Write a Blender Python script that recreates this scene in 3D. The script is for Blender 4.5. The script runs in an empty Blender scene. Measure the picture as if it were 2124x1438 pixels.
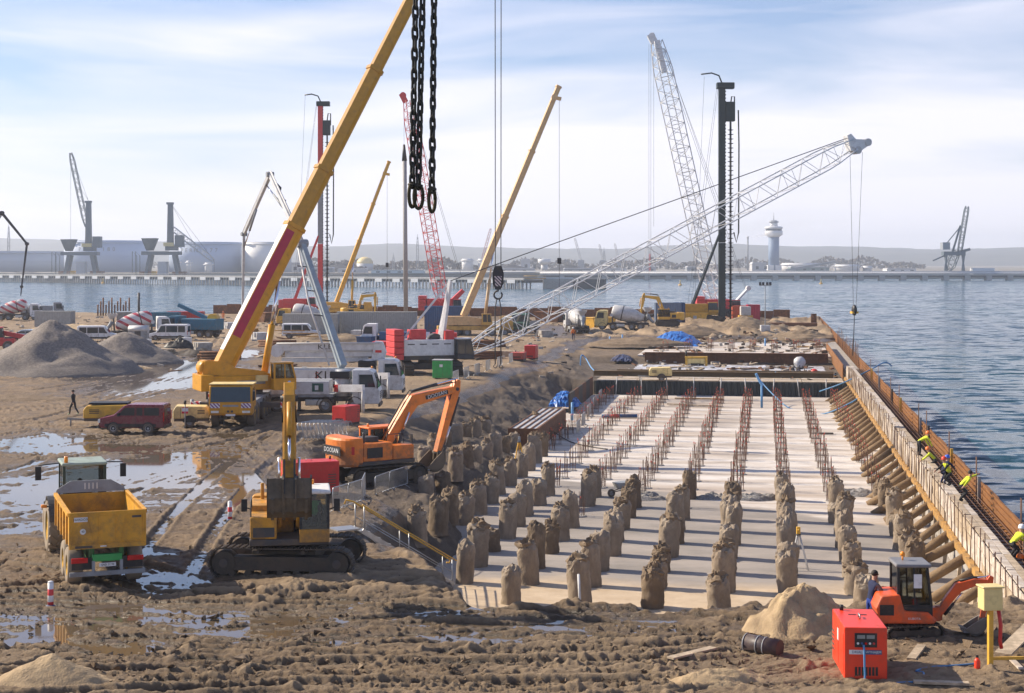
import bpy, bmesh, math, random
import numpy as np
from mathutils import Vector, Matrix, Euler
random.seed(7); RNG = np.random.RandomState(11)
sc = bpy.context.scene
COL = sc.collection
R = math.radians
# ---------------------------------------------------------------- camera
F, H0, CX, HC = 3300.0, 545.0, 1062.0, 10.8      # focal length in photo pixels, horizon row, centre column, eye height (m)
cam = bpy.data.cameras.new('camera'); camo = bpy.data.objects.new('camera', cam); COL.objects.link(camo)
camo.location = (0, 0, HC); camo.rotation_euler = (R(90), 0, 0)
cam.sensor_width = 36; cam.lens = 36*F/2124; cam.shift_y = (H0-719)/2124; cam.clip_end = 20000; cam.clip_start = .5
sc.camera = camo
# ---------------------------------------------------------------- sky, sun, exposure
SUN_EL, SUN_AZ = 33.0, -69.0      # degrees; azimuth measured from +Y (view direction) towards +X
sd = Vector((math.sin(R(SUN_AZ))*math.cos(R(SUN_EL)), math.cos(R(SUN_AZ))*math.cos(R(SUN_EL)), math.sin(R(SUN_EL))))
w = bpy.data.worlds.new('World'); sc.world = w; w.use_nodes = True
nt = w.node_tree; N = nt.nodes; L = nt.links; N.clear()
def nd(t, **k):
    n = N.new(t)
    for a, b in k.items(): setattr(n, a, b)
    return n
sky = nd('ShaderNodeTexSky', sky_type='NISHITA'); sky.sun_disc = False
sky.sun_elevation = R(SUN_EL); sky.sun_rotation = R(SUN_AZ); sky.altitude = 0; sky.air_density = 1.0; sky.dust_density = .4; sky.ozone_density = 3.5
tc = nd('ShaderNodeTexCoord'); sep = nd('ShaderNodeSeparateXYZ'); L.new(tc.outputs['Generated'], sep.inputs[0])
# thin high cloud: bands of stratus low over the water, wisps higher up
mp = nd('ShaderNodeMapping'); mp.inputs['Scale'].default_value = (1.6, 1.6, 11); L.new(tc.outputs['Generated'], mp.inputs[0])
nz = nd('ShaderNodeTexNoise'); nz.inputs['Scale'].default_value = 2.6; nz.inputs['Detail'].default_value = 5; nz.inputs['Roughness'].default_value = .46
nz.inputs['Distortion'].default_value = .6
L.new(mp.outputs[0], nz.inputs[0])
ma = nd('ShaderNodeMath', operation='MULTIPLY_ADD'); L.new(sep.outputs[2], ma.inputs[0]); ma.inputs[1].default_value = -2.9
L.new(nz.outputs[0], ma.inputs[2])
cr = nd('ShaderNodeValToRGB'); cr.color_ramp.elements[0].position = -.0; cr.color_ramp.elements[1].position = .40
cr.color_ramp.elements[0].color = (.11, .11, .11, 1); cr.color_ramp.elements[1].color = (.92, .92, .92, 1)
L.new(ma.outputs[0], cr.inputs[0])
tn = nd('ShaderNodeMixRGB', blend_type='MULTIPLY'); tn.inputs[0].default_value = 1; L.new(sky.outputs[0], tn.inputs[1]); tn.inputs[2].default_value = (1.12, 1.14, 1.34, 1)
mx = nd('ShaderNodeMixRGB'); L.new(cr.outputs[0], mx.inputs[0]); L.new(tn.outputs[0], mx.inputs[1])
mx.inputs[2].default_value = (10.6, 10.3, 11.2, 1)
bg = nd('ShaderNodeBackground'); bg.inputs[1].default_value = .07; L.new(mx.outputs[0], bg.inputs[0])
wo = nd('ShaderNodeOutputWorld'); L.new(bg.outputs[0], wo.inputs[0])
sun = bpy.data.lights.new('sun', 'SUN'); suno = bpy.data.objects.new('sun', sun); COL.objects.link(suno)
sun.energy = 5.0; sun.angle = R(.55); sun.color = (1, .87, .69); suno.location = (-60, 60, 80)
suno.rotation_euler = (-sd).to_track_quat('-Z', 'Y').to_euler()
sc.view_settings.view_transform = 'Standard'; sc.view_settings.look = 'None'; sc.view_settings.gamma = 1
sc.view_settings.exposure = .6; sc.view_settings.use_curve_mapping = False
cy = sc.cycles; cy.use_denoising = True; cy.max_bounces = 6; cy.transparent_max_bounces = 12; cy.volume_bounces = 1
cy.diffuse_bounces = 3; cy.glossy_bounces = 3; cy.transmission_bounces = 4; cy.caustics_reflective = False; cy.caustics_refractive = False
cy.sample_clamp_indirect = 6; cy.use_adaptive_sampling = True; cy.adaptive_threshold = .015
# ---------------------------------------------------------------- helpers: place
def G(x, y, z=0.0):                 # the point of height z that photo pixel (x, y) looks at
    d = F*(HC-z)/(y-H0); return Vector(((x-CX)/F*d, d, z))
def A(x, y, d):                     # the point at distance d on photo pixel (x, y)
    return Vector(((x-CX)/F*d, d, HC-(y-H0)/F*d))
QA = math.atan((1590-CX)/F)         # the quay runs this much to the right of the view
UA = Vector((math.sin(QA), math.cos(QA), 0)); VA = Vector((math.cos(QA), -math.sin(QA), 0))
def Q(u, v, z=0.0): return UA*u + VA*v + Vector((0, 0, z))
def uv(p): return p[0]*UA.x+p[1]*UA.y, p[0]*VA.x+p[1]*VA.y
# ---------------------------------------------------------------- helpers: mesh
def RZ(a): return Matrix.Rotation(R(a), 4, 'Z')
def TR(*a): return Matrix.Translation(Vector(a))
SPLIT = {'vent_grille': 'vent_panel', 'cab_pillars': 'cab_pillar', 'bucket_ears': 'bucket_ear', 'side_locker': 'locker', 'fuel_tank': 'side_tank', 'mudguards': 'mudguard_arch', 'pivot_pins': 'pivot_pin', 'bucket_linkage': 'linkage_bar', 'roof_slot': 'slot', 'tow_eye': 'towing_eye', 'vent_slots': 'slot', 'rear_grille': 'grille_panel', 'handrail': 'hand_rail', 'hydraulic_hose': 'hose_line'}
class MB:
    def __init__(s): s.v = []; s.f = []; s.s = []
    def add(s, vs, fs, sm=False):
        o = len(s.v); s.v += [tuple(v) for v in vs]
        for f in fs: s.f.append(tuple(i+o for i in f)); s.s.append(sm)
        return s
    def box(s, c, d, rz=0, top=(1, 1), m=None):
        x, y, z = d[0]/2, d[1]/2, d[2]/2; a, b = top
        vs = [Vector(p) for p in ((-x,-y,-z),(x,-y,-z),(x,y,-z),(-x,y,-z),(-x*a,-y*b,z),(x*a,-y*b,z),(x*a,y*b,z),(-x*a,y*b,z))]
        mm = m if m is not None else (RZ(rz) if rz else None)
        if mm is not None: vs = [mm @ v for v in vs]
        c = Vector(c)
        return s.add([v+c for v in vs], [(3,2,1,0),(4,5,6,7),(0,1,5,4),(1,2,6,5),(2,3,7,6),(3,0,4,7)])
    def b2(s, a, b):
        return s.box([(a[i]+b[i])/2 for i in range(3)], [abs(b[i]-a[i]) for i in range(3)])
    def frame(s, p0, p1, up=(0, 0, 1)):
        d = (Vector(p1)-Vector(p0)); l = d.length; d = d/l if l else Vector((0,0,1))
        u = Vector(up)
        if abs(d.dot(u)) > .995: u = Vector((1, 0, 0))
        x = d.cross(u).normalized(); return d, x, x.cross(d).normalized()
    def beam(s, p0, p1, w, h, w1=None, h1=None, up=(0, 0, 1)):
        d, x, y = s.frame(p0, p1, up); w1 = w if w1 is None else w1; h1 = h if h1 is None else h1
        vs = []
        for p, a, b in ((p0, w, h), (p1, w1, h1)):
            p = Vector(p)
            vs += [p-x*a/2-y*b/2, p+x*a/2-y*b/2, p+x*a/2+y*b/2, p-x*a/2+y*b/2]
        return s.add(vs, [(0,1,2,3),(7,6,5,4),(4,5,1,0),(5,6,2,1),(6,7,3,2),(7,4,0,3)])
    def tube(s, p0, p1, r0, r1=None, n=8, cap=True):
        r1 = r0 if r1 is None else r1; d, x, y = s.frame(p0, p1); vs = []
        for p, r in ((Vector(p0), r0), (Vector(p1), r1)):
            for i in range(n):
                a = 2*math.pi*i/n; vs.append(p+x*r*math.cos(a)+y*r*math.sin(a))
        s.add(vs, [(i, i+n, (i+1) % n+n, (i+1) % n) for i in range(n)], True)
        if cap:
            o = len(s.v)-2*n
            s.f.append(tuple(range(o, o+n))); s.f.append(tuple(range(o+2*n-1, o+n-1, -1))); s.s += [False, False]
        return s
    def path(s, pts, r, n=6):
        pts = [Vector(p) for p in pts]; vs = []; k = len(pts); x = None
        for i, p in enumerate(pts):
            d = (pts[min(i+1, k-1)]-pts[max(i-1, 0)]).normalized()
            if x is None:
                u = Vector((0, 0, 1)) if abs(d.z) < .9 else Vector((1, 0, 0)); x = d.cross(u).normalized()
            else: x = (x-d*x.dot(d)).normalized()
            y = x.cross(d); rr = r[i] if isinstance(r, (list, tuple)) else r
            for j in range(n):
                a = 2*math.pi*j/n; vs.append(p+x*rr*math.cos(a)+y*rr*math.sin(a))
        fs = [(i*n+j, (i+1)*n+j, (i+1)*n+(j+1) % n, i*n+(j+1) % n) for i in range(k-1) for j in range(n)]
        s.add(vs, fs, True)
        o = len(s.v)-k*n; s.f.append(tuple(range(o, o+n))); s.f.append(tuple(range(o+k*n-1, o+k*n-n-1, -1))); s.s += [False, False]
        return s
    def prism(s, poly, y0, y1, m=None):      # polygon in x, z pushed out along y
        n = len(poly); a = sum(poly[i][0]*poly[(i+1) % n][1]-poly[(i+1) % n][0]*poly[i][1] for i in range(n))
        if a < 0: poly = poly[::-1]
        vs = [Vector((p[0], y0, p[1])) for p in poly]+[Vector((p[0], y1, p[1])) for p in poly]
        if m is not None: vs = [m @ v for v in vs]
        return s.add(vs, [tuple(range(n)), tuple(range(2*n-1, n-1, -1))]+[(i, i+n, (i+1) % n+n, (i+1) % n) for i in range(n)])
    def lathe(s, prof, n=16, m=None, cap=True):   # profile of (radius, z) about z
        vs = []
        for r, z in prof:
            for i in range(n):
                a = 2*math.pi*i/n; vs.append(Vector((r*math.cos(a), r*math.sin(a), z)))
        if m is not None: vs = [m @ v for v in vs]
        k = len(prof); fs = [(i*n+j, i*n+(j+1) % n, (i+1)*n+(j+1) % n, (i+1)*n+j) for i in range(k-1) for j in range(n)]
        s.add(vs, fs, True)
        if cap:
            o = len(s.v)-k*n; s.f.append(tuple(range(o+n-1, o-1, -1))); s.f.append(tuple(range(o+k*n-n, o+k*n))); s.s += [False, False]
        return s
    def ball(s, c, r, n=10, sq=(1, 1, 1)):
        m = TR(*c) @ Matrix.Diagonal((sq[0], sq[1], sq[2], 1))
        k = max(4, n//2+1)
        return s.lathe([(max(.001, r*math.sin(math.pi*i/k)), -r*math.cos(math.pi*i/k)) for i in range(k+1)], n, m)
    def mesh(s, name):
        me = bpy.data.meshes.new(name); me.from_pydata([tuple(v) for v in s.v], [], s.f)
        me.polygons.foreach_set('use_smooth', s.s); me.update(); return me
    def islands(s):
        par = list(range(len(s.v)))
        def fd(a):
            while par[a] != a: par[a] = par[par[a]]; a = par[a]
            return a
        for f in s.f:
            r = fd(f[0])
            for i in f[1:]: par[fd(i)] = r
        out = {}
        for k, f in enumerate(s.f): out.setdefault(fd(f[0]), []).append(k)
        res = []
        for fs in out.values():
            b = MB(); mp = {}
            for k in fs:
                for i in s.f[k]:
                    if i not in mp: mp[i] = len(b.v); b.v.append(s.v[i])
                b.f.append(tuple(mp[i] for i in s.f[k])); b.s.append(s.s[k])
            res.append(b)
        return res
    def build(s, name, mat, parent=None, bevel=0, m=None, mats=None):
        if name in SPLIT:
            for b in s.islands(): o = b.build(SPLIT[name], mat, parent, bevel, m)
            return o
        if m is not None: s.v = [tuple(m @ Vector(v)) for v in s.v]
        me = s.mesh(name)
        me.materials.append(mat)
        return put(name, me, parent, bevel)
def put(name, me, parent=None, bevel=0):
    o = bpy.data.objects.new(name, me); COL.objects.link(o)
    if parent is not None: o.parent = parent
    if bevel:
        b = o.modifiers.new('bevel', 'BEVEL'); b.width = bevel; b.segments = 2; b.limit_method = 'ANGLE'; b.angle_limit = R(40); b.harden_normals = False
    return o
def tag(o, label, cat, group=None):
    o['label'] = label; o['category'] = cat
    if group: o['group'] = group
    return o
def struct(o, kind='structure', label=None):
    o['kind'] = kind
    if label: o['label'] = label
    return o
def thing(name, label, cat, loc=(0, 0, 0), rz=0, group=None, sc_=1):
    o = bpy.data.objects.new(name, None); COL.objects.link(o); o.location = loc; o.rotation_euler = (0, 0, R(rz)); o.empty_display_size = .3
    if sc_ != 1: o.scale = (sc_,)*3
    return tag(o, label, cat, group)
def dup(root, loc, rz, label, group=None):
    r = root.copy(); COL.objects.link(r); r.location = loc; r.rotation_euler = (0, 0, R(rz)); r['label'] = label
    if group: r['group'] = group
    for ch in root.children:
        c = ch.copy(); COL.objects.link(c); c.parent = r
        for g in ch.children:
            d = g.copy(); COL.objects.link(d); d.parent = c
    return r
def text(body, size, loc, rot, mat, parent, name='lettering', depth=.004, align='CENTER', sx=1):
    cu = bpy.data.curves.new(name, 'FONT'); cu.body = body; cu.size = size; cu.extrude = depth; cu.align_x = align; cu.align_y = 'CENTER'; cu.resolution_u = 2
    o = bpy.data.objects.new(name, cu); COL.objects.link(o)
    dg = bpy.context.evaluated_depsgraph_get(); me = bpy.data.meshes.new_from_object(o.evaluated_get(dg))
    bpy.data.objects.remove(o); me.materials.clear(); me.materials.append(mat)
    p = put(name, me, parent); p.location = loc; p.rotation_euler = [R(a) for a in rot]; p.scale = (sx, 1, 1)
    return p
# ---------------------------------------------------------------- helpers: materials
MATS = {}
def newmat(name):
    m = bpy.data.materials.new(name); m.use_nodes = True; t = m.node_tree; t.nodes.clear()
    o = t.nodes.new('ShaderNodeOutputMaterial'); b = t.nodes.new('ShaderNodeBsdfPrincipled'); t.links.new(b.outputs[0], o.inputs[0])
    return m, t, b
def nn(t, typ, **k):
    n = t.nodes.new(typ)
    for a, v in k.items():
        if hasattr(n, a): setattr(n, a, v)
        else: n.inputs[a].default_value = v
    return n
def ramp(t, src, p0, p1, c0=(0,0,0,1), c1=(1,1,1,1)):
    r = t.nodes.new('ShaderNodeValToRGB'); e = r.color_ramp.elements; e[0].position = p0; e[1].position = p1; e[0].color = c0; e[1].color = c1
    t.links.new(src, r.inputs[0]); return r.outputs[0]
def mixc(t, f, a, b, mode='MIX'):
    n = t.nodes.new('ShaderNodeMixRGB'); n.blend_type = mode
    for i, x in enumerate((f, a, b)):
        if hasattr(x, 'is_output'): t.links.new(x, n.inputs[i])
        elif i == 0: n.inputs[0].default_value = x
        else: n.inputs[i].default_value = (*x[:3], 1)
    return n.outputs[0]
def noise(t, co, scale, detail=4, rough=.55, dist=0, ms=None):
    if ms is not None:
        mpn = t.nodes.new('ShaderNodeMapping'); mpn.inputs['Scale'].default_value = ms; t.links.new(co, mpn.inputs[0]); co = mpn.outputs[0]
    n = t.nodes.new('ShaderNodeTexNoise'); n.inputs['Scale'].default_value = scale; n.inputs['Detail'].default_value = detail
    n.inputs['Roughness'].default_value = rough; n.inputs['Distortion'].default_value = dist; t.links.new(co, n.inputs[0]); return n.outputs[0]
def bump(t, b, h, strength=.4, dist=.05):
    n = t.nodes.new('ShaderNodeBump'); n.inputs['Strength'].default_value = strength; n.inputs['Distance'].default_value = dist
    t.links.new(h, n.inputs['Height']); t.links.new(n.outputs[0], b.inputs['Normal'])
MUD = (.15, .105, .066)
def mat(name, col, rough=.5, metal=0, var=.12, scale=2.5, dirt=.3, dcol=MUD, bmp=0, bscale=14, coords='Object', spec=.4):
    if name in MATS: return MATS[name]
    m, t, b = newmat(name); MATS[name] = m
    co = t.nodes.new('ShaderNodeTexCoord').outputs[coords]
    n1 = noise(t, co, scale, 5)
    c = mixc(t, ramp(t, n1, .3, .7), [x*(1-var) for x in col], [min(1, x*(1+var)) for x in col])
    if dirt > 0:
        n2 = noise(t, co, 1.7, 8, .68)
        sz = t.nodes.new('ShaderNodeSeparateXYZ'); t.links.new(co, sz.inputs[0])
        zr = nn(t, 'ShaderNodeMapRange'); t.links.new(sz.outputs[2], zr.inputs[0]); zr.inputs[1].default_value = .3; zr.inputs[2].default_value = 2.4; zr.inputs[3].default_value = .26*min(1, dirt*2); zr.inputs[4].default_value = 0
        an = nn(t, 'ShaderNodeMath', operation='ADD'); t.links.new(n2, an.inputs[0]); t.links.new(zr.outputs[0], an.inputs[1]); n2 = an.outputs[0]
        f = ramp(t, n2, .62-.25*dirt, .80-.2*dirt)
        f2 = t.nodes.new('ShaderNodeMath'); f2.operation = 'MULTIPLY'; f2.inputs[1].default_value = min(1, .35+.6*dirt); t.links.new(f, f2.inputs[0])
        c = mixc(t, f2.outputs[0], c, dcol)
        rr = t.nodes.new('ShaderNodeMath'); rr.operation = 'MULTIPLY_ADD'; rr.inputs[1].default_value = max(0, .85-rough); rr.inputs[2].default_value = rough
        t.links.new(f2.outputs[0], rr.inputs[0]); t.links.new(rr.outputs[0], b.inputs['Roughness'])
    else: b.inputs['Roughness'].default_value = rough
    t.links.new(c, b.inputs['Base Color']); b.inputs['Metallic'].default_value = metal; b.inputs['Specular IOR Level'].default_value = spec
    if bmp: bump(t, b, noise(t, co, bscale, 6, .6), bmp, .04)
    return m
def glassmat(name, tint=(.64, .67, .67), refl=.03):
    if name in MATS: return MATS[name]
    m = bpy.data.materials.new(name); m.use_nodes = True; t = m.node_tree; t.nodes.clear(); MATS[name] = m
    o = t.nodes.new('ShaderNodeOutputMaterial'); mixs = t.nodes.new('ShaderNodeMixShader'); tr = t.nodes.new('ShaderNodeBsdfTransparent'); gl = t.nodes.new('ShaderNodeBsdfGlossy')
    tr.inputs[0].default_value = (*tint, 1); gl.inputs['Roughness'].default_value = .03
    fr = t.nodes.new('ShaderNodeFresnel'); fr.inputs[0].default_value = 1.5
    ad = t.nodes.new('ShaderNodeMath'); ad.operation = 'ADD'; ad.inputs[1].default_value = refl-.04; t.links.new(fr.outputs[0], ad.inputs[0])
    t.links.new(ad.outputs[0], mixs.inputs[0]); t.links.new(tr.outputs[0], mixs.inputs[1]); t.links.new(gl.outputs[0], mixs.inputs[2]); t.links.new(mixs.outputs[0], o.inputs[0])
    return m
YEL = mat('yellow_paint', (.58, .28, .022), .42, dirt=.6)
YELB = mat('bright_yellow_paint', (.70, .40, .05), .45, dirt=.22)
YELT = mat('dump_yellow_paint', (.68, .34, .03), .5, dirt=.45)
ORA = mat('orange_paint', (.80, .21, .025), .38, dirt=.48)
ORM = mat('red_orange_paint', (.72, .10, .018), .38, dirt=.3)
TAN = mat('tan_crane_paint', (.62, .41, .20), .5, dirt=.25)
CREAM = mat('cream_paint', (.74, .58, .25), .5, dirt=.2)
RED = mat('red_paint', (.58, .035, .03), .42, dirt=.15)
REDG = mat('generator_red_paint', (.80, .055, .02), .35, dirt=.12, var=.06)
CRIM = mat('crimson_paint', (.42, .02, .06), .4, dirt=.12)
MAR = mat('maroon_car_paint', (.17, .012, .025), .25, dirt=.2, spec=.6)
BLU = mat('blue_paint', (.03, .09, .22), .5, dirt=.25)
TEAL = mat('teal_blue_paint', (.03, .14, .22), .5, dirt=.3)
GRN = mat('green_paint', (.05, .36, .09), .5, dirt=.15)
GRND = mat('tractor_green_paint', (.05, .14, .05), .5, dirt=.4)
WHI = mat('white_paint', (.74, .74, .74), .45, dirt=.18)
WHG = mat('light_grey_paint', (.52, .52, .52), .5, dirt=.2)
GRY = mat('grey_paint', (.27, .29, .31), .5, dirt=.25)
DGR = mat('dark_grey_steel', (.055, .055, .058), .55, dirt=.4)
BLK = mat('black_paint', (.018, .018, .02), .5, dirt=.2)
BLKM = mat('muddy_black_steel', (.028, .026, .025), .55, dirt=.42, dcol=(.10, .075, .05))
RIG = mat('rig_black_green_paint', (.018, .03, .03), .45, dirt=.1)
RUB = mat('tyre_rubber', (.028, .027, .026), .85, dirt=.55, dcol=(.2, .155, .11))
RUBM = mat('muddy_tyre_rubber', (.10, .083, .065), .9, dirt=.9, dcol=(.32, .26, .19))
STL = mat('galvanised_steel', (.42, .43, .44), .42, metal=.7, dirt=.15)
ALU = mat('bare_aluminium', (.5, .51, .5), .4, metal=.6, dirt=.15)
CHR = mat('chrome_rod', (.75, .75, .8), .12, metal=1, dirt=.0)
ROPE = mat('steel_rope', (.07, .07, .075), .6, metal=.3, dirt=0)
RUST = mat('rusty_steel', (.20, .085, .032), .8, var=.4, scale=3, dirt=.4, dcol=(.10, .05, .03), bmp=.3)
RUSTO = mat('orange_rusty_plate', (.36, .145, .026), .8, var=.4, scale=.8, dirt=.55, dcol=(.13, .06, .025), bmp=.3)
RBAR = mat('rebar_steel', (.14, .075, .05), .8, var=.3, dirt=0)
CAPR = mat('red_plastic_cap', (.50, .065, .035), .5, dirt=0)
WOOD = mat('formwork_timber', (.44, .24, .06), .7, var=.25, scale=5, dirt=.3)
WOODP = mat('pale_timber', (.55, .44, .31), .75, var=.25, scale=6, dirt=.35, dcol=(.2, .15, .1))
PLNK = mat('weathered_white_plank', (.62, .55, .47), .8, var=.25, scale=4, dirt=.3, dcol=(.25, .18, .12))
CONC = mat('concrete', (.40, .38, .35), .85, var=.2, scale=2, dirt=.25, bmp=.2)
PILE2 = mat('mud_smeared_pile', (.27, .205, .14), .95, var=.5, scale=3, dirt=.6, dcol=(.12, .085, .055), bmp=1.0, bscale=7)
PILE = mat('pile_concrete', (.42, .355, .275), .95, var=.5, scale=3.5, dirt=.55, dcol=(.17, .12, .078), bmp=1.0, bscale=7)
TARB = mat('blue_tarpaulin', (.03, .16, .50), .4, var=.3, dirt=.15)
TARW = mat('white_sheeting', (.62, .64, .70), .5, var=.2, dirt=.3)
HOSE = mat('blue_hose', (.08, .24, .46), .5, dirt=.1)
PBLU = mat('pale_blue_pipe', (.14, .34, .62), .5, dirt=.1)
HBLK = mat('black_hose', (.012, .012, .013), .5, dirt=.2)
AMB = mat('amber_lens', (.85, .28, .02), .3, dirt=0)
REDL = mat('red_lens', (.55, .01, .01), .25, dirt=0)
LAMP = mat('clear_lens', (.75, .75, .7), .15, dirt=0)
GLD = mat('dark_glass', (.02, .035, .045), .06, dirt=0, dcol=(.12, .1, .08), spec=.7)
GLS = glassmat('cab_glass')
SEAT = mat('seat_fabric', (.03, .03, .035), .9, dirt=0)
HVY = mat('hi_vis_yellow', (.62, .70, .03), .7, dirt=.05); HVG = mat('hi_vis_green', (.10, .72, .12), .7, dirt=0)
HVO = mat('hi_vis_orange', (.85, .20, .02), .7, dirt=.05)
NAVY = mat('navy_cloth', (.012, .018, .06), .85, dirt=.1); DKCL = mat('dark_cloth', (.02, .02, .022), .85, dirt=.1); ROYB = mat('royal_blue_cloth', (.015, .045, .25), .8, dirt=.05)
GRCL = mat('grey_cloth', (.16, .15, .15), .85, dirt=.1); SKIN = mat('skin', (.48, .28, .19), .6, dirt=0); HAIR = mat('hair', (.03, .022, .018), .7, dirt=0)
HATR = mat('red_hard_hat', (.75, .06, .03), .35, dirt=0); HATB = mat('blue_hard_hat', (.03, .12, .55), .35, dirt=0); HATW = mat('white_hard_hat', (.8, .8, .8), .35, dirt=0); HATO = mat('orange_hard_hat', (.85, .2, .03), .35, dirt=0)
CHAIN = mat('chain_steel', (.028, .026, .022), .5, metal=.3, dirt=.15, dcol=(.13, .08, .03))
RINGM = mat('brassy_ring_steel', (.10, .07, .025), .45, metal=.5, dirt=.4, dcol=(.03, .025, .015))
def stripes(name, c1, c2, period, width=.5, angle=45, plane='YZ', rough=.5):
    if name in MATS: return MATS[name]
    m, t, b = newmat(name); MATS[name] = m
    co = t.nodes.new('ShaderNodeTexCoord').outputs['Object']; s = t.nodes.new('ShaderNodeSeparateXYZ'); t.links.new(co, s.inputs[0])
    a, bb = ('XYZ'.index(plane[0]), 'XYZ'.index(plane[1]))
    m1 = nn(t, 'ShaderNodeMath', operation='MULTIPLY'); t.links.new(s.outputs[a], m1.inputs[0]); m1.inputs[1].default_value = math.cos(R(angle))/period
    m2 = nn(t, 'ShaderNodeMath', operation='MULTIPLY_ADD'); t.links.new(s.outputs[bb], m2.inputs[0]); m2.inputs[1].default_value = math.sin(R(angle))/period; t.links.new(m1.outputs[0], m2.inputs[2])
    fr = nn(t, 'ShaderNodeMath', operation='FRACT'); t.links.new(m2.outputs[0], fr.inputs[0])
    gt = nn(t, 'ShaderNodeMath', operation='GREATER_THAN'); t.links.new(fr.outputs[0], gt.inputs[0]); gt.inputs[1].default_value = width
    c = mixc(t, gt.outputs[0], c1, c2); c = mixc(t, ramp(t, noise(t, co, 2, 6), .55, .75, c1=(.5, .5, .5, 1)), c, MUD)
    t.links.new(c, b.inputs['Base Color']); b.inputs['Roughness'].default_value = rough
    return m
STRW = stripes('red_white_chevrons', (.65, .03, .05), (.8, .8, .8), .30)
# ================================================================ the setting
_T = RNG.rand(256, 256)
def vn(x, y, seed=0):
    x = np.asarray(x)+seed*17.3; y = np.asarray(y)+seed*9.7
    i = np.floor(x).astype(int); j = np.floor(y).astype(int); fx = x-i; fy = y-j
    fx = fx*fx*(3-2*fx); fy = fy*fy*(3-2*fy)
    a = _T[i & 255, j & 255]; b = _T[(i+1) & 255, j & 255]; c = _T[i & 255, (j+1) & 255]; d = _T[(i+1) & 255, (j+1) & 255]
    return (a*(1-fx)+b*fx)*(1-fy)+(c*(1-fx)+d*fx)*fy-.5
def fbm(x, y, o=4, seed=0, g=.5):
    s = 0; a = 1
    for k in range(o): s = s+a*vn(x*2**k, y*2**k, seed+k*3); a *= g
    return s
def sm(t): t = np.clip(t, 0, 1); return t*t*(3-2*t)
ZS, ZW, ZP = -2.5, -3.2, .02        # slab, sea, puddles
# wet hollows, as seen: pixel centre, half sizes in pixels
WET = [(500,1285,1000,60,.62),(1000,1300,600,45,.66),(250,1000,500,130,.62),(350,780,260,50,.6),(300,800,150,14),(370,765,130,16),(420,790,60,10),(200,930,200,14),(480,905,60,8),(120,1115,110,12),(30,1030,110,40),(700,1285,40,6),(1240,1318,110,7),(820,1290,50,8),(150,1000,330,70),(60,925,200,30),(330,965,230,40),(60,1080,190,60),(350,1205,120,38),(330,775,170,42),(230,1265,250,16),(90,1310,190,14),(740,1262,70,24),(930,1275,150,34),
       (1130,1300,190,30),(1330,1292,130,17),(520,1318,260,16),(420,1298,110,9),(60,1330,90,14),(250,1345,120,20),(560,1000,150,26),(1160,688,50,14),(480,735,110,12),(880,1325,160,10),(1010,1330,150,9),(300,1150,90,10),(700,1335,70,10)]
def wetmap(X, Y):
    w_ = np.zeros(np.shape(X))
    for e_ in WET:
        x, y, rx, ry = e_[:4]; wt = e_[4] if len(e_) > 4 else 1.0; c = G(x, y); ax = rx/F*c.y; ay = ry*c.y*c.y/(F*HC)
        w_ = np.maximum(w_, wt*np.exp(-(((X-c.x)/ax)**2+((Y-c.y)/ay)**2)*.9))
    return w_
def macro(X, Y):
    X = np.asarray(X, float); Y = np.asarray(Y, float)
    u = X*UA.x+Y*UA.y; v = X*VA.x+Y*VA.y
    vt = np.interp(Y, [40,70,78,90,140,210,240,400], [-17.0,-17.6,-21,-27,-26.5,-28,-25,-25]); vb = np.interp(Y, [50,68,85,106,135,172,190,250], [-13.6,-13.9,-15,-15.8,-16.6,-17.5,-19,-22])
    wob = fbm(X*.25, Y*.12, 3, 5)*1.6
    t = (v+wob-vt)/(vb-vt)
    pT = .42*sm(t/.25)+.58*sm((t-.66)/.34); w_ = sm((Y-70)/8)*sm((118-Y)/14)
    pL = sm(t)*(1-w_)+pT*w_
    pF = sm((Y+fbm(X*.45, Y*.2, 4, 9, .6)*2.4-48.6-11*sm((-.6-X)/3.5))/7.5)
    D = np.interp(u, [0,160.6,160.9,192,193,228,240], [-2.8,-2.8,-1.35,-1.35,-.55,-.5,.35])
    z = D*np.minimum(pL, pF)
    inside = np.minimum(pL, pF)
    return z, inside, u, v
def edges(X, Y, z, u, v):
    E = Y-(339.4-.29*(X+88.7)); z = np.where(E > 0, z+(-6.5-z)*sm(E/2.5), z)
    return np.where(v > 9.75, z+(-6.5-z)*sm((v-9.75)/.5), z)
TRK = []
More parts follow.
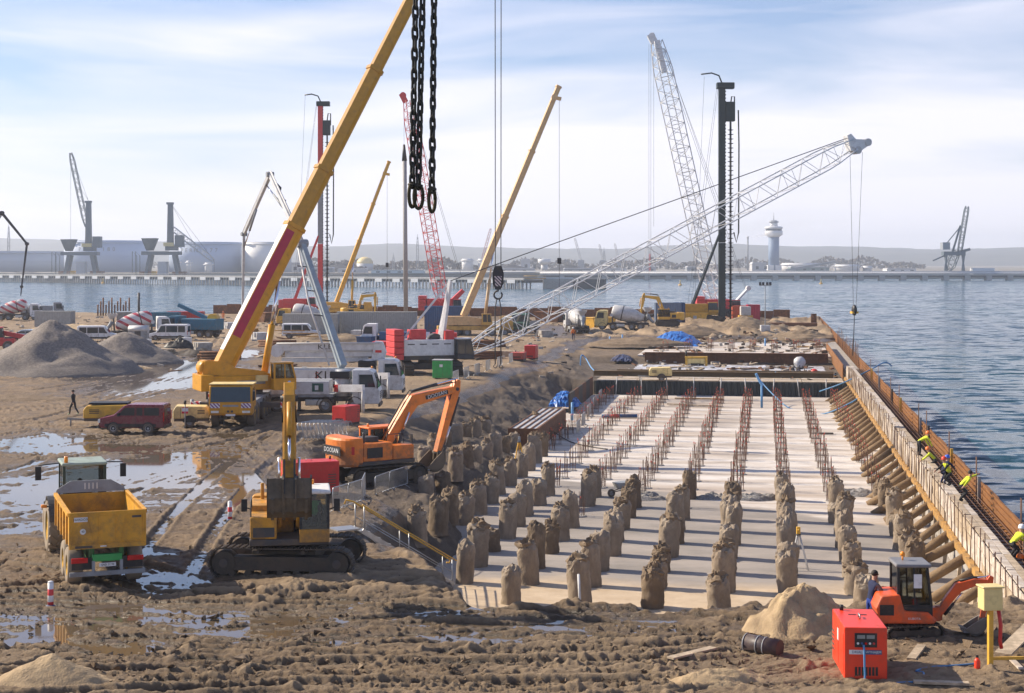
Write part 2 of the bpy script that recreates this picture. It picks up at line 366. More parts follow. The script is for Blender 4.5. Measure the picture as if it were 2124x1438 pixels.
def tracks(X, Y):
    h = np.zeros(X.shape); row = Y[:, 0]          # every grid row lies at one distance
    for pts, gauge, wd, dep, tread in TRK:
        P = [G(*p) for p in pts]; pl = []
        for i in range(len(P)-1):               # smooth curve through the points
            p0, p1, p2, p3 = P[max(i-1, 0)], P[i], P[i+1], P[min(i+2, len(P)-1)]
            for k in range(8):
                t = k/8; pl.append(.5*((2*p1)+(p2-p0)*t+(2*p0-5*p1+4*p2-p3)*t*t+(3*p1-p0-3*p2+p3)*t**3))
        pl.append(P[-1]); s0 = 0
        for a, b in zip(pl, pl[1:]):
            d = Vector((b.x-a.x, b.y-a.y)); l = d.length
            if l < .01: continue
            d /= l; m = gauge/2+wd*2
            i0, i1 = np.searchsorted(row, (min(a.y, b.y)-m, max(a.y, b.y)+m))
            if i1 > i0:
                XX = X[i0:i1]; YY = Y[i0:i1]; dx = XX-a.x; dy = YY-a.y; al = dx*d.x+dy*d.y; k = np.nonzero((al >= -.15) & (al < l+.15) & (np.abs(dx) < l+m))
                al = al[k]; ac = np.abs(-dx[k]*d.y+dy[k]*d.x)-gauge/2; ok = np.abs(ac) < wd*1.4; al = al[ok]; ac = ac[ok]; k = (k[0][ok]+i0, k[1][ok])
                q = ac/(wd/2); prof = -np.exp(-(q**4))+.55*np.exp(-((np.abs(q)-1.35)/.38)**2)
                tr = np.sin((al+s0+np.abs(ac)*.7)*2*math.pi/.42)*np.exp(-(q**4))*tread
                h[k] = h[k]*.5+prof*dep+tr
            s0 += l
    return h
for p in [[(-60,1020),(120,985),(330,950),(560,930),(700,905)], [(-60,1100),(150,1060),(300,1000),(420,960),(540,950)], [(-80,880),(60,885),(150,905),(120,960),(-40,1000)],
          [(-60,870),(130,880),(300,868),(440,850)], [(-50,835),(200,830),(330,800),(420,770),(480,730)], [(200,800),(330,775),(430,745),(470,700)], [(250,830),(360,790),(450,760)]]:
    TRK.append((p, 2.1, .62, .11, .02))
for p in [[(430,1400),(560,1375),(700,1350),(860,1335),(1000,1345),(1200,1345)], [(350,1420),(520,1402),(720,1378),(900,1352),(1010,1320)], [(-100,1255),(80,1232),(220,1228),(420,1242),(700,1250)],
          [(-100,1290),(160,1268),(400,1272),(600,1300),(900,1302),(1300,1330),(1420,1318)], [(420,1385),(640,1380),(900,1392),(1150,1378),(1400,1395)], [(600,1430),(900,1418),(1200,1420),(1450,1405)],
          [(-60,1400),(200,1340),(330,1300),(520,1260),(600,1235)], [(500,1290),(760,1310),(1000,1300),(1250,1282),(1560,1312)]]:
    TRK.append((p, 2.3, .6, .15, .06))
for p in [[(-80,940),(100,930),(260,915),(420,905),(560,880)], [(-80,1050),(120,1040),(260,1015),(380,985),(480,975),(560,1000)], [(300,1230),(380,1120),(440,1040),(520,960),(600,900)], [(-80,1180),(60,1160),(260,1190),(380,1225)],
          [(250,1330),(420,1310),(640,1275),(800,1260)], [(-80,860),(80,850),(240,842),(380,880),(500,960)], [(180,830),(280,800),(390,765),(460,735),(520,715)], [(300,812),(380,790),(470,752)], [(0,1340),(250,1315),(480,1330),(760,1372)], [(820,1420),(1000,1370),(1240,1355),(1500,1345)]]:
    TRK.append((p, 2.2, .55, .12, .045))
rt = random.Random(404)
for i in range(12):
    y0 = 1250+i*15; sl = rt.uniform(-.09, .09); am = rt.uniform(3, 12); ph = rt.uniform(0, 6); x0 = rt.choice((-150, -150, 150, 350)); x1 = rt.choice((1500, 1250, 900, 1100))
    TRK.append(([(x, y0+sl*(x-600)+am*math.sin(x*.004+ph)) for x in range(x0, x1, 170)], rt.uniform(1.9, 2.5), rt.uniform(.45, .65), rt.uniform(.09, .15), rt.uniform(.03, .06)))
for i in range(16):
    y0 = rt.uniform(715, 960); sl = rt.uniform(-.25, .12); am = rt.uniform(3, 14); ph = rt.uniform(0, 6); x0 = rt.choice((-150, -100, 100)); x1 = rt.choice((420, 520, 600))
    TRK.append(([(x, max(690, y0+sl*(x-250)+am*math.sin(x*.012+ph))) for x in range(x0, x1, 90)], rt.uniform(1.9, 2.5), rt.uniform(.5, .75), rt.uniform(.09, .13), .02))
def hgt(X, Y, fine=True):
    z, ins, u, v = macro(X, Y)
    flat = 1-sm(ins*3)
    wet = wetmap(X, Y)
    near = np.clip((130-Y)/70, .5, 1)
    base = .165-.225*wet
    if fine:
        wx = X+fbm(X*.12, Y*.12, 2, 51)*7; wy = Y+fbm(X*.10, Y*.10, 2, 53)*5
        n = fbm(X*.16, Y*.13, 3, 1)*.09+fbm(X*.8, Y*.8, 3, 2)*.05
        st = np.abs(fbm(wx*.16, wy*1.5, 4, 4)); st2 = np.abs(fbm(wx*.35+wy*.25, wy*2.6-wx*.35, 3, 14))
        n = n-(np.exp(-(st/.05)**2)*.07+np.exp(-(st2/.06)**2)*.05)*near+.02
        n = n+fbm(wx*.13, wy*.75, 4, 81, .6)*.17*wet*near+fbm(wx*.3-wy*.2, wy*1.1+wx*.25, 3, 83, .6)*.09*wet*near
        n = n+fbm(X*1.7, Y*3.9, 4, 6, .66)*.05*near*(1-.25*wet)+fbm(X*4.5, Y*4.5, 3, 61, .65)*.042*near*(1-.4*wet)+np.maximum(fbm(X*1.4, Y*1.4, 4, 12)-.30, 0)*.35*near
        bank = fbm(X*.8, Y*.3, 4, 21)*.6*ins*(1-ins)*2.4+(fbm(X*2.4, Y*1.3, 4, 23, .6)*.30*ins*(1-ins)*2.4+np.maximum(fbm(X*1.2, Y*1.2, 4, 27)-.15, 0)*.8*ins*(1-ins)*2)*(.35+.65*near)
        fb = np.exp(-((Y-51)/3.5)**2)*np.maximum(fbm(X*.9, Y*1.0, 4, 31)+.1, 0)*.5*sm((v+17)/2)*(1-.9*np.clip(wet*1.3, 0, 1))
        z = z+(base+n+1.0*tracks(X, Y)*(1-.2*wet))*np.clip(flat+.1, 0, 1)+bank+fb
        z = z-(fbm(X*.5, Y*.5, 3, 41))*.1*(ins > .5)+sm((u-222)/10)*sm((v+30)/6)*(np.maximum(fbm(X*.22, Y*.16, 4, 71, .6), -.1)*1.5+fbm(X*.9, Y*.5, 3, 73)*.35)
    else: z = z+base*flat
    return edges(X, Y, z, u, v)
def gz(p): return float(hgt(np.array([p[0]]), np.array([p[1]]), False)[0])
def gp(x, y, guess=0.0, dz=0.0):          # ground point under a pixel
    z = guess
    for _ in range(5): z = gz(G(x, y, z))
    p = G(x, y, z); p.z += dz; return p
ys = np.concatenate([np.arange(1620, 1180, -1.25), np.arange(1180, 860, -1.45), np.arange(860, 625, -1.1)])
xs = np.arange(-420, 2520, 3.3)
yy = F*HC/(ys-H0)
Yg = np.repeat(yy[:, None], len(xs), 1); Xg = (xs[None, :]-CX)/F*Yg
Zg = hgt(Xg, Yg)
nr, nc = Xg.shape
me = bpy.data.meshes.new('ground'); me.vertices.add(nr*nc); me.vertices.foreach_set('co', np.stack([Xg, Yg, Zg], -1).ravel())
ii = (np.arange(nr-1)[:, None]*nc+np.arange(nc-1)[None, :]).ravel(); qd = np.stack([ii, ii+1, ii+nc+1, ii+nc], 1)
me.loops.add(qd.size); me.loops.foreach_set('vertex_index', qd.ravel()); me.polygons.add(len(qd)); me.polygons.foreach_set('loop_start', np.arange(len(qd))*4)
me.polygons.foreach_set('use_smooth', np.ones(len(qd), bool)); me.update(); me.validate()
# mud
m, t, b = newmat('mud'); geo = t.nodes.new('ShaderNodeNewGeometry'); co = geo.outputs['Position']
sx_ = t.nodes.new('ShaderNodeSeparateXYZ'); t.links.new(co, sx_.inputs[0])
c = mixc(t, ramp(t, noise(t, co, .11, 5), .35, .65), (.20, .135, .082), (.31, .22, .135))
c = mixc(t, ramp(t, noise(t, co, .9, 7, .65), .38, .66), c, (.14, .095, .06))
c = mixc(t, ramp(t, noise(t, co, .035, 4), .5, .7), c, (.25, .19, .125))
c = mixc(t, ramp(t, noise(t, co, 6, 6, .7), .35, .7, c1=(.55, .55, .55, 1)), c, (.44, .325, .205))
# damp where it lies close to the water table of the puddles
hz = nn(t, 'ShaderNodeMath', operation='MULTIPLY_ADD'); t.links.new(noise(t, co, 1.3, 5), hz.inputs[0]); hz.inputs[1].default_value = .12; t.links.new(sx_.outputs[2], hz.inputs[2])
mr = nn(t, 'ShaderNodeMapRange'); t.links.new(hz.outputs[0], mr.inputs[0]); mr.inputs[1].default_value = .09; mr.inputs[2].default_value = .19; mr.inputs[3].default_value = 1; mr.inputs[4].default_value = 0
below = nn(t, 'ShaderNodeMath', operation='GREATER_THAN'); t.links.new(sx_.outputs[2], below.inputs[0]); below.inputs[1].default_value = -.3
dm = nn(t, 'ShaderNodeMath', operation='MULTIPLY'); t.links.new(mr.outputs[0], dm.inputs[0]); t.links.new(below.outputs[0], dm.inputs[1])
crest_lit = nn(t, 'ShaderNodeMapRange'); t.links.new(sx_.outputs[2], crest_lit.inputs[0]); crest_lit.inputs[1].default_value = .13; crest_lit.inputs[2].default_value = .30  # higher crests lightened to tan: their sunlit look is put into the colour
crest_fade = nn(t, 'ShaderNodeMapRange'); t.links.new(sx_.outputs[2], crest_fade.inputs[0]); crest_fade.inputs[1].default_value = .35; crest_fade.inputs[2].default_value = .8; crest_fade.inputs[3].default_value = 1; crest_fade.inputs[4].default_value = .15
dm2 = nn(t, 'ShaderNodeMath', operation='MULTIPLY'); t.links.new(crest_lit.outputs[0], dm2.inputs[0]); t.links.new(crest_fade.outputs[0], dm2.inputs[1])
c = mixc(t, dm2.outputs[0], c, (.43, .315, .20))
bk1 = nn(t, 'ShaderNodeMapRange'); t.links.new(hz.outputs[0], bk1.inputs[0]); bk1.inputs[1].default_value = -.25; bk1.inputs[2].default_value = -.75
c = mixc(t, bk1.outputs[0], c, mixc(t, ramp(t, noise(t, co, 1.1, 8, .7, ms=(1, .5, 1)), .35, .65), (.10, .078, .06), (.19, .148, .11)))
c2 = mixc(t, 1.0, c, (.50, .47, .45), 'MULTIPLY'); cc = mixc(t, dm.outputs[0], c, c2)
t.links.new(cc, b.inputs['Base Color'])
rg = nn(t, 'ShaderNodeMapRange'); t.links.new(dm.outputs[0], rg.inputs[0]); rg.inputs[3].default_value = .88; rg.inputs[4].default_value = .34; t.links.new(rg.outputs[0], b.inputs['Roughness'])
b.inputs['Specular IOR Level'].default_value = .35
bump(t, b, noise(t, co, 5.5, 10, .8), 1.0, .22)
MUDM = m; me.materials.append(m)
gr = struct(put('ground', me), label='rutted muddy ground of the building site')
# puddles: one level sheet that fills every hollow
m, t, b = newmat('muddy_water'); geo = t.nodes.new('ShaderNodeNewGeometry')
b.inputs['Base Color'].default_value = (.13, .095, .06, 1); b.inputs['Roughness'].default_value = .04; b.inputs['IOR'].default_value = 1.4; b.inputs['Specular IOR Level'].default_value = .85
bump(t, b, noise(t, geo.outputs['Position'], 2.5, 3), .05, .01)
mb = MB()
pu = MB(); P = [Q(20,-60,ZP), Q(46.5,8,ZP), Q(20,8,ZP)]
left = [(-75, 33), (12, 33), (13, 47.9), (.3, 47.9), (-2.2, 51), (-4.4, 56.5), (-10.6, 57), (-11, 68), (-11.6, 76), (-15, 88), (-14.8, 100), (-7, 140), (-2, 200), (2, 236), (-2, 300), (-85, 330), (-150, 330)]
pu.add([(x, y, ZP) for x, y in left], [tuple(range(len(left)))])
struct(pu.build('puddle_water', m), 'structure', 'pale puddles of standing water in the ruts')
# sea
m, t, b = newmat('sea_water'); geo = t.nodes.new('ShaderNodeNewGeometry'); co = geo.outputs['Position']
c = mixc(t, ramp(t, noise(t, co, .012, 4, ms=(1, .35, 1)), .4, .62), (.011, .052, .08), (.018, .078, .10)); t.links.new(c, b.inputs['Base Color'])
b.inputs['Roughness'].default_value = .12; b.inputs['IOR'].default_value = 1.33; b.inputs['Specular IOR Level'].default_value = .24
def ncol(scale, ms, det):
    mpn = t.nodes.new('ShaderNodeMapping'); mpn.inputs['Scale'].default_value = ms; t.links.new(co, mpn.inputs[0])
    n = t.nodes.new('ShaderNodeTexNoise'); n.inputs['Scale'].default_value = scale; n.inputs['Detail'].default_value = det; n.inputs['Roughness'].default_value = .6; n.inputs['Distortion'].default_value = .5; t.links.new(mpn.outputs[0], n.inputs[0]); return n.outputs['Color']
def vm(op, a, b_):
    n = t.nodes.new('ShaderNodeVectorMath'); n.operation = op
    for i, q in enumerate((a, b_)):
        if q is None: continue
        if hasattr(q, 'is_output'): t.links.new(q, n.inputs[i])
        else: n.inputs[i].default_value = q
    return n.outputs[0]
w1 = vm('MULTIPLY', vm('SUBTRACT', ncol(.55, (.5, 1, 1), 4), (.5, .5, .5)), (1.0, 2.1, 0)); w2 = vm('MULTIPLY', vm('SUBTRACT', ncol(.05, (.4, 1, 1), 3), (.5, .5, .5)), (.15, .5, 0))
nrm_ = vm('NORMALIZE', vm('ADD', vm('ADD', w1, w2), (0, 0, 1)), None); t.links.new(nrm_, b.inputs['Normal'])
sea = MB(); sea.add([(-4800, -40, ZW), (4800, -40, ZW), (4800, 6800, ZW), (-4800, 6800, ZW)], [(0, 1, 2, 3)])
struct(sea.build('sea', m), label='choppy blue green harbour water')
# quay slab, laid in quay coordinates (x across, y along)
def quay(name, me_, kind=None):
    o = put(name, me_); o.rotation_euler = (0, 0, -QA); return o
m, t, b = newmat('blinding_concrete'); co = t.nodes.new('ShaderNodeTexCoord').outputs['Object']; s_ = t.nodes.new('ShaderNodeSeparateXYZ'); t.links.new(co, s_.inputs[0])
def edge_mask(pos, soft, ns, amp, tilt=0):
    n = nn(t, 'ShaderNodeMath', operation='MULTIPLY_ADD'); t.links.new(noise(t, co, ns, 5), n.inputs[0]); n.inputs[1].default_value = amp; t.links.new(s_.outputs[1], n.inputs[2])
    n2 = nn(t, 'ShaderNodeMath', operation='MULTIPLY_ADD'); t.links.new(s_.outputs[0], n2.inputs[0]); n2.inputs[1].default_value = tilt; t.links.new(n.outputs[0], n2.inputs[2])
    r = nn(t, 'ShaderNodeMapRange'); t.links.new(n2.outputs[0], r.inputs[0]); r.inputs[1].default_value = pos+amp/2-soft; r.inputs[2].default_value = pos+amp/2+soft; return r.outputs[0]
pale = mixc(t, ramp(t, noise(t, co, .35, 6, .6, ms=(.25, 1.4, 1)), .40, .64), (.68, .635, .585), (.44, .36, .285))
pale = mixc(t, ramp(t, noise(t, co, .05, 3, ms=(.2, 1, 1)), .52, .60, c1=(.55, .55, .55, 1)), pale, (.42, .33, .25))
grey = mixc(t, ramp(t, noise(t, co, .5, 6, .6, ms=(.5, 1, 1)), .35, .65), (.245, .22, .195), (.37, .325, .285))
sand = mixc(t, ramp(t, noise(t, co, .8, 7, .65), .35, .65), (.46, .35, .23), (.58, .46, .32))
pale = mixc(t, ramp(t, noise(t, co, .9, 7, .7), .5, .68, c1=(.6, .6, .6, 1)), pale, (.50, .42, .34))
c = mixc(t, edge_mask(66.5, 1.2, .25, 6), sand, grey); c = mixc(t, edge_mask(87, .4, .12, 7, .8), c, pale)
c = mixc(t, ramp(t, noise(t, co, .16, 4, .6, ms=(.6, 1, 1)), .56, .66, c1=(.6, .6, .6, 1)), c, (.30, .26, .225))
c = mixc(t, ramp(t, noise(t, co, 1.2, 8, .7), .60, .72, c1=(.5, .5, .5, 1)), c, (.25, .18, .12))
t.links.new(c, b.inputs['Base Color']); b.inputs['Roughness'].default_value = .8; bump(t, b, noise(t, co, 2.5, 8, .65), .35, .05)
me = MB()
us = np.arange(50, 160.7, 1.3); vs_ = np.arange(-24, 9.2, 1.2)
for uu in us:
    for vv in vs_: me.v.append((vv, uu, ZS+float(vn(np.array(uu*.4), np.array(vv*.4), 3))*.04))
k = len(vs_)
for i in range(len(us)-1):
    for j in range(k-1): me.f.append((i*k+j, i*k+j+1, i*k+k+j+1, i*k+k+j)); me.s.append(True)
me = me.mesh('slab'); me.materials.append(m)
struct(quay('slab', me), label='pale concrete blinding slab on the floor of the excavation')
fs = MB().b2((-15.5, 193.5, -.9), (7.6, 226, -.42)); fs = fs.mesh('far_slab'); fs.materials.append(m); struct(quay('far_slab', fs), label='pale slab of the next quay stage behind the big brown beam')
# ---------------------------------------------------------------- far shore
m, t, b = newmat('far_land'); geo = t.nodes.new('ShaderNodeNewGeometry'); c = mixc(t, ramp(t, noise(t, geo.outputs['Position'], .02, 4), .4, .6), (.16, .14, .11), (.26, .24, .20)); t.links.new(c, b.inputs['Base Color']); b.inputs['Roughness'].default_value = .9
FARM = m
sh = MB(); pl = [(-4700, 1420), (-700, 1420), (-120, 1330), (560, 1420), (700, 1900), (2200, 2600), (4700, 2600), (4700, 6700), (-4700, 6700)]
sh.add([(x, y, 1.9) for x, y in pl]+[(x, y, -5) for x, y in pl], [tuple(range(9))]+[(i+9, (i+1) % 9+9, (i+1) % 9, i) for i in range(9)])
struct(sh.build('far_shore', FARM))
m, t, b = newmat('wooded_hill'); geo = t.nodes.new('ShaderNodeNewGeometry'); c = mixc(t, ramp(t, noise(t, geo.outputs['Position'], .012, 6, .7), .4, .6), (.035, .045, .03), (.075, .075, .05)); t.links.new(c, b.inputs['Base Color']); b.inputs['Roughness'].default_value = 1
hx = np.linspace(-4600, 4600, 240); hy = np.linspace(4300, 6600, 26); hm = MB()
px_ = CX+hx/5400*F
top = np.interp(px_, [-2000,0,250,480,650,800,1000,1250,1500,1700,1900,2124,4000], [493,497,501,508,512,507,516,520,509,513,518,516,500])
for y in hy:
    f = math.sin(min(1, max(0, (y-4300)/1500))*math.pi/2)
    for i, x in enumerate(hx):
        hm.v.append((x, y, 1.5+(HC+(H0-top[i])/F*5500+float(fbm(np.array(x*.004), np.array(y*.004), 4, 3))*16)*f))
for i in range(len(hy)-1):
    for j in range(239): hm.f.append((i*240+j, i*240+j+1, i*240+241+j, i*240+240+j)); hm.s.append(True)
struct(hm.build('hills', m))
WOODL = mat('bare_woodland', (.13, .11, .09), 1, var=.4, scale=.4, dirt=0)
wd = MB(); rr = random.Random(5)
def clump(c, r):
    vs = [Vector((rr.uniform(-1, 1), rr.uniform(-1, 1), rr.uniform(-1, 1)))*r+Vector(c) for _ in range(6)]
    wd.add(vs, [(0, 1, 2), (3, 4, 5), (0, 3, 4), (1, 4, 5), (2, 5, 0), (1, 2, 3)])
for (x0, x1, d0, d1, h0, n) in ((590, 1010, 1700, 1950, 11, 1000), (1000, 1500, 2000, 2400, 13, 1100), (1500, 1920, 2300, 2650, 17, 1300), (-400, 520, 2600, 3000, 14, 900), (640, 760, 1600, 1650, 9, 200)):
    for _ in range(n):
        x = rr.uniform(x0, x1); d = rr.uniform(d0, d1); e = min(1, (x-x0)/60, (x1-x)/60)
        hh = h0*(.55+.45*math.sin(x*.05)*math.sin(x*.021+1)+.1)*max(.25, e)+2
        z = 2+rr.random()**.7*hh; clump(((x-CX)/F*d, d, z), rr.uniform(1.6, 3.6))
struct(wd.build('far_wood', WOODL), 'stuff', 'belt of bare winter woodland along the far shore')
# ---------------------------------------------------------------- haze
m = bpy.data.materials.new('haze_air'); m.use_nodes = True; t = m.node_tree; t.nodes.clear(); o = t.nodes.new('ShaderNodeOutputMaterial'); pv = t.nodes.new('ShaderNodeVolumePrincipled')
pv.inputs['Color'].default_value = (.80, .87, 1, 1); pv.inputs['Density'].default_value = .00018; pv.inputs['Anisotropy'].default_value = .25; t.links.new(pv.outputs[0], o.inputs['Volume'])
hb = MB(); hb.b2((-4900, -60, -7.5), (4900, 6900, 125)); struct(hb.build('haze', m), 'stuff', 'thin blue haze over the harbour')
# ================================================================ builders: vehicles and machines
def plate(mb, pts, t=.02, off=.0):
    P = [Vector(p) for p in pts]; n = (P[1]-P[0]).cross(P[2]-P[0]).normalized(); k = len(P)
    vs = [p+n*off for p in P]+[p+n*(off+t) for p in P]
    return mb.add(vs, [tuple(range(k-1, -1, -1)), tuple(range(k, 2*k))]+[(i, (i+1) % k, (i+1) % k+k, i+k) for i in range(k)])
def limb(pts, th):              # thick bent limb: polygon in x, z
    P = [Vector(p) for p in pts]; a = []; b = []
    for i, p in enumerate(P):
        d = (P[min(i+1, len(P)-1)]-P[max(i-1, 0)]).normalized(); n = Vector((-d.y, d.x)); a.append(p+n*th[i]/2); b.append(p-n*th[i]/2)
    return [tuple(q) for q in a+b[::-1]]
def wheel(par, c, r, w, tm=None, rm=None, lugs=0, n=20):
    tm = tm or RUB; rm = rm or GRY
    m = TR(*c) @ Matrix.Rotation(R(90), 4, 'X')
    mb = MB(); mb.lathe([(r*.56, -w*.46), (r*.86, -w*.5), (r*.97, -w*.42), (r, -w*.3), (r, w*.3), (r*.97, w*.42), (r*.86, w*.5), (r*.56, w*.46)], n, m, cap=False)
    for i in range(lugs):
        a = 2*math.pi*i/lugs
        for s_ in (-1, 1):
            aa = a+(math.pi/lugs if s_ > 0 else 0)
            mm = m @ Matrix.Rotation(aa, 4, 'Z') @ TR(r, 0, s_*w*.22) @ Matrix.Rotation(R(s_*38), 4, 'X')
            mb.box((0, 0, 0), (.001, .001, .001)); del mb.v[-8:]; del mb.f[-6:]; del mb.s[-6:]
            t_ = MB().box((0, 0, 0), (.10, .085, w*.52)); mb.add([mm @ Vector(v) for v in t_.v], t_.f)
    o = mb.build('wheel', tm, par)
    rb = MB().lathe([(.01, -w*.34), (r*.18, -w*.40), (r*.22, -w*.22), (r*.46, -w*.28), (r*.57, -w*.45), (r*.57, w*.45), (r*.46, w*.28), (r*.22, w*.22), (r*.18, w*.40), (.01, w*.34)], n, m)
    rb.build('rim', rm, o); return o
def hyd(par, p0, p1, r, bm, f=.55):
    p0 = Vector(p0); p1 = Vector(p1); q = p0.lerp(p1, f)
    o = MB().tube(p0, q, r, n=10).build('hydraulic_cylinder', bm, par); MB().tube(q-(p1-p0)*.02, p1, r*.6, n=8).build('piston_rod', CHR, o); return o
def track(par, y, Lh, H, w, near=True, frm=None, m=None, cx=0):
    r = H/2; st = Lh-H; per = 2*st+2*math.pi*r; frm = frm or BLKM; mm = m or Matrix()
    def at(s):
        s %= per
        if s < st: return (-st/2+s, H), 0
        s -= st
        if s < math.pi*r: a = s/r; return (st/2+r*math.sin(a), r+r*math.cos(a)), -a
        s -= math.pi*r
        if s < st: return (st/2-s, 0), -math.pi
        a = (s-st)/r; return (-st/2-r*math.sin(a), r-r*math.cos(a)), -math.pi-a
    if near:
        n = int(per/.21); sh = MB().box((0, 0, 0), (per/n*.93, w, .045)); sh.box((per/n*.3, 0, .04), (.03, w*.98, .05)); sh.box((-per/n*.1, 0, .03), (.025, w*.98, .03)); me = sh.mesh('track_shoe'); me.materials.append(BLKM)
        for i in range(n):
            (x, z), a = at(i*per/n); o = put('track_shoe', me, par)
            o.matrix_local = mm @ TR(cx+x, y, z) @ Matrix.Rotation(-a, 4, 'Y')
        inr = .10
    else:
        mb = MB(); k = 28; out = [at(i*per/k)[0] for i in range(k)]
        mb.prism([(x+cx, z) for x, z in out], y-w/2, y+w/2); n = int(per/.45)
        for i in range(n):
            (x, z), a = at(i*per/n); q = Matrix.Rotation(-a, 4, 'Y'); mb.box((x+cx, y, z), (.12, w*1.02, .12), m=q)
        mb.build('crawler_track', BLKM, par, m=mm); inr = .12
    fb = MB(); fb.prism([(cx-st/2-.1, H*.25), (cx+st/2+.1, H*.25), (cx+st/2, H*.72), (cx-st/2, H*.72)], y-w*.40, y+w*.40)
    for sx in (-1, 1): fb.tube((cx+sx*st/2, y-w*.46, r), (cx+sx*st/2, y+w*.46, r), r-inr, n=18)
    for i in range(7): x = cx-st/2+st*(i+.5)/7; fb.tube((x, y-w*.44, .16), (x, y+w*.44, .16), .12, n=10)
    for x in (cx-st*.2, cx+st*.2): fb.tube((x, y-w*.44, H-.12), (x, y+w*.44, H-.12), .07, n=8)
    f_ = fb.build('track_frame', frm, par, m=mm)
    for sx in (-1, 1):
        for sy in (-1, 1): MB().tube((cx+sx*st/2, y+sy*w*.46, r), (cx+sx*st/2, y+sy*w*.5, r), r*.30, n=14).build('wheel_hub', DGR, f_, m=mm)
def cabbox(par, x0, x1, y0, y1, z0, z1, frm, roof, sill=None, slope=.12, glass=None, m=None, pil=.09, floor=.45):
    """glazed cab: sill, pillars, roof and panes"""
    glass = glass or GLS; sill = sill or frm
    zs = z0+floor; xf = x1-slope
    c = MB().b2((x0, y0, z0), (x1, y1, zs)).build('cab_base', sill, par, bevel=.03, m=m)
    MB().b2((x0-.05, y0-.04, z1-.12), (xf+.1, y1+.04, z1)).build('cab_roof', roof, par, bevel=.05, m=m)
    p = MB()
    for y in (y0+pil/2, y1-pil/2):
        p.beam((x0+pil/2, y, zs), (x0+pil/2, y, z1-.1), pil, pil); p.beam((x1-pil/2, y, zs), (xf-pil/2, y, z1-.1), pil, pil); p.beam(((x0+x1)/2, y, zs), ((x0+x1)/2-.03, y, z1-.1), pil*.7, pil*.7)
    for y in (y0+pil/2, y1-pil/2): p.b2((x0+pil, y-pil*.4, zs), (x1-pil, y+pil*.4, zs+.05))
    p.build('cab_pillars', frm, par, m=m)
    e = .012
    for pts in ([(x1-pil/2, y0+pil, zs), (x1-pil/2, y1-pil, zs), (xf-pil/2, y1-pil, z1-.12), (xf-pil/2, y0+pil, z1-.12)], [(x0+pil/2, y1-pil, zs), (x0+pil/2, y0+pil, zs), (x0+pil/2, y0+pil, z1-.12), (x0+pil/2, y1-pil, z1-.12)],
                [(x0+pil, y0+.03, zs+.05), ((x0+x1)/2-.03, y0+.03, zs+.05), ((x0+x1)/2-.05, y0+.03, z1-.12), (x0+pil, y0+.03, z1-.12)], [((x0+x1)/2+.03, y0+.03, zs+.05), (x1-pil, y0+.03, zs+.05), (xf-pil, y0+.03, z1-.12), ((x0+x1)/2+.03, y0+.03, z1-.12)],
                [((x0+x1)/2-.03, y1-.03, zs+.05), (x0+pil, y1-.03, zs+.05), (x0+pil, y1-.03, z1-.12), ((x0+x1)/2-.05, y1-.03, z1-.12)], [(x1-pil, y1-.03, zs+.05), ((x0+x1)/2+.03, y1-.03, zs+.05), ((x0+x1)/2+.03, y1-.03, z1-.12), (xf-pil, y1-.03, z1-.12)]):
        plate(MB(), pts, .008).build('window_pane', glass, par, m=m)
    xs_ = x0+(x1-x0)*.38; ym = (y0+y1)/2
    s_ = MB().box((xs_, ym, zs+.08), (.5, .5, .16)); s_.box((xs_-.25, ym, zs+.45), (.14, .48, .7)); s_.build('seat', SEAT, par, bevel=.04, m=m)
    return c
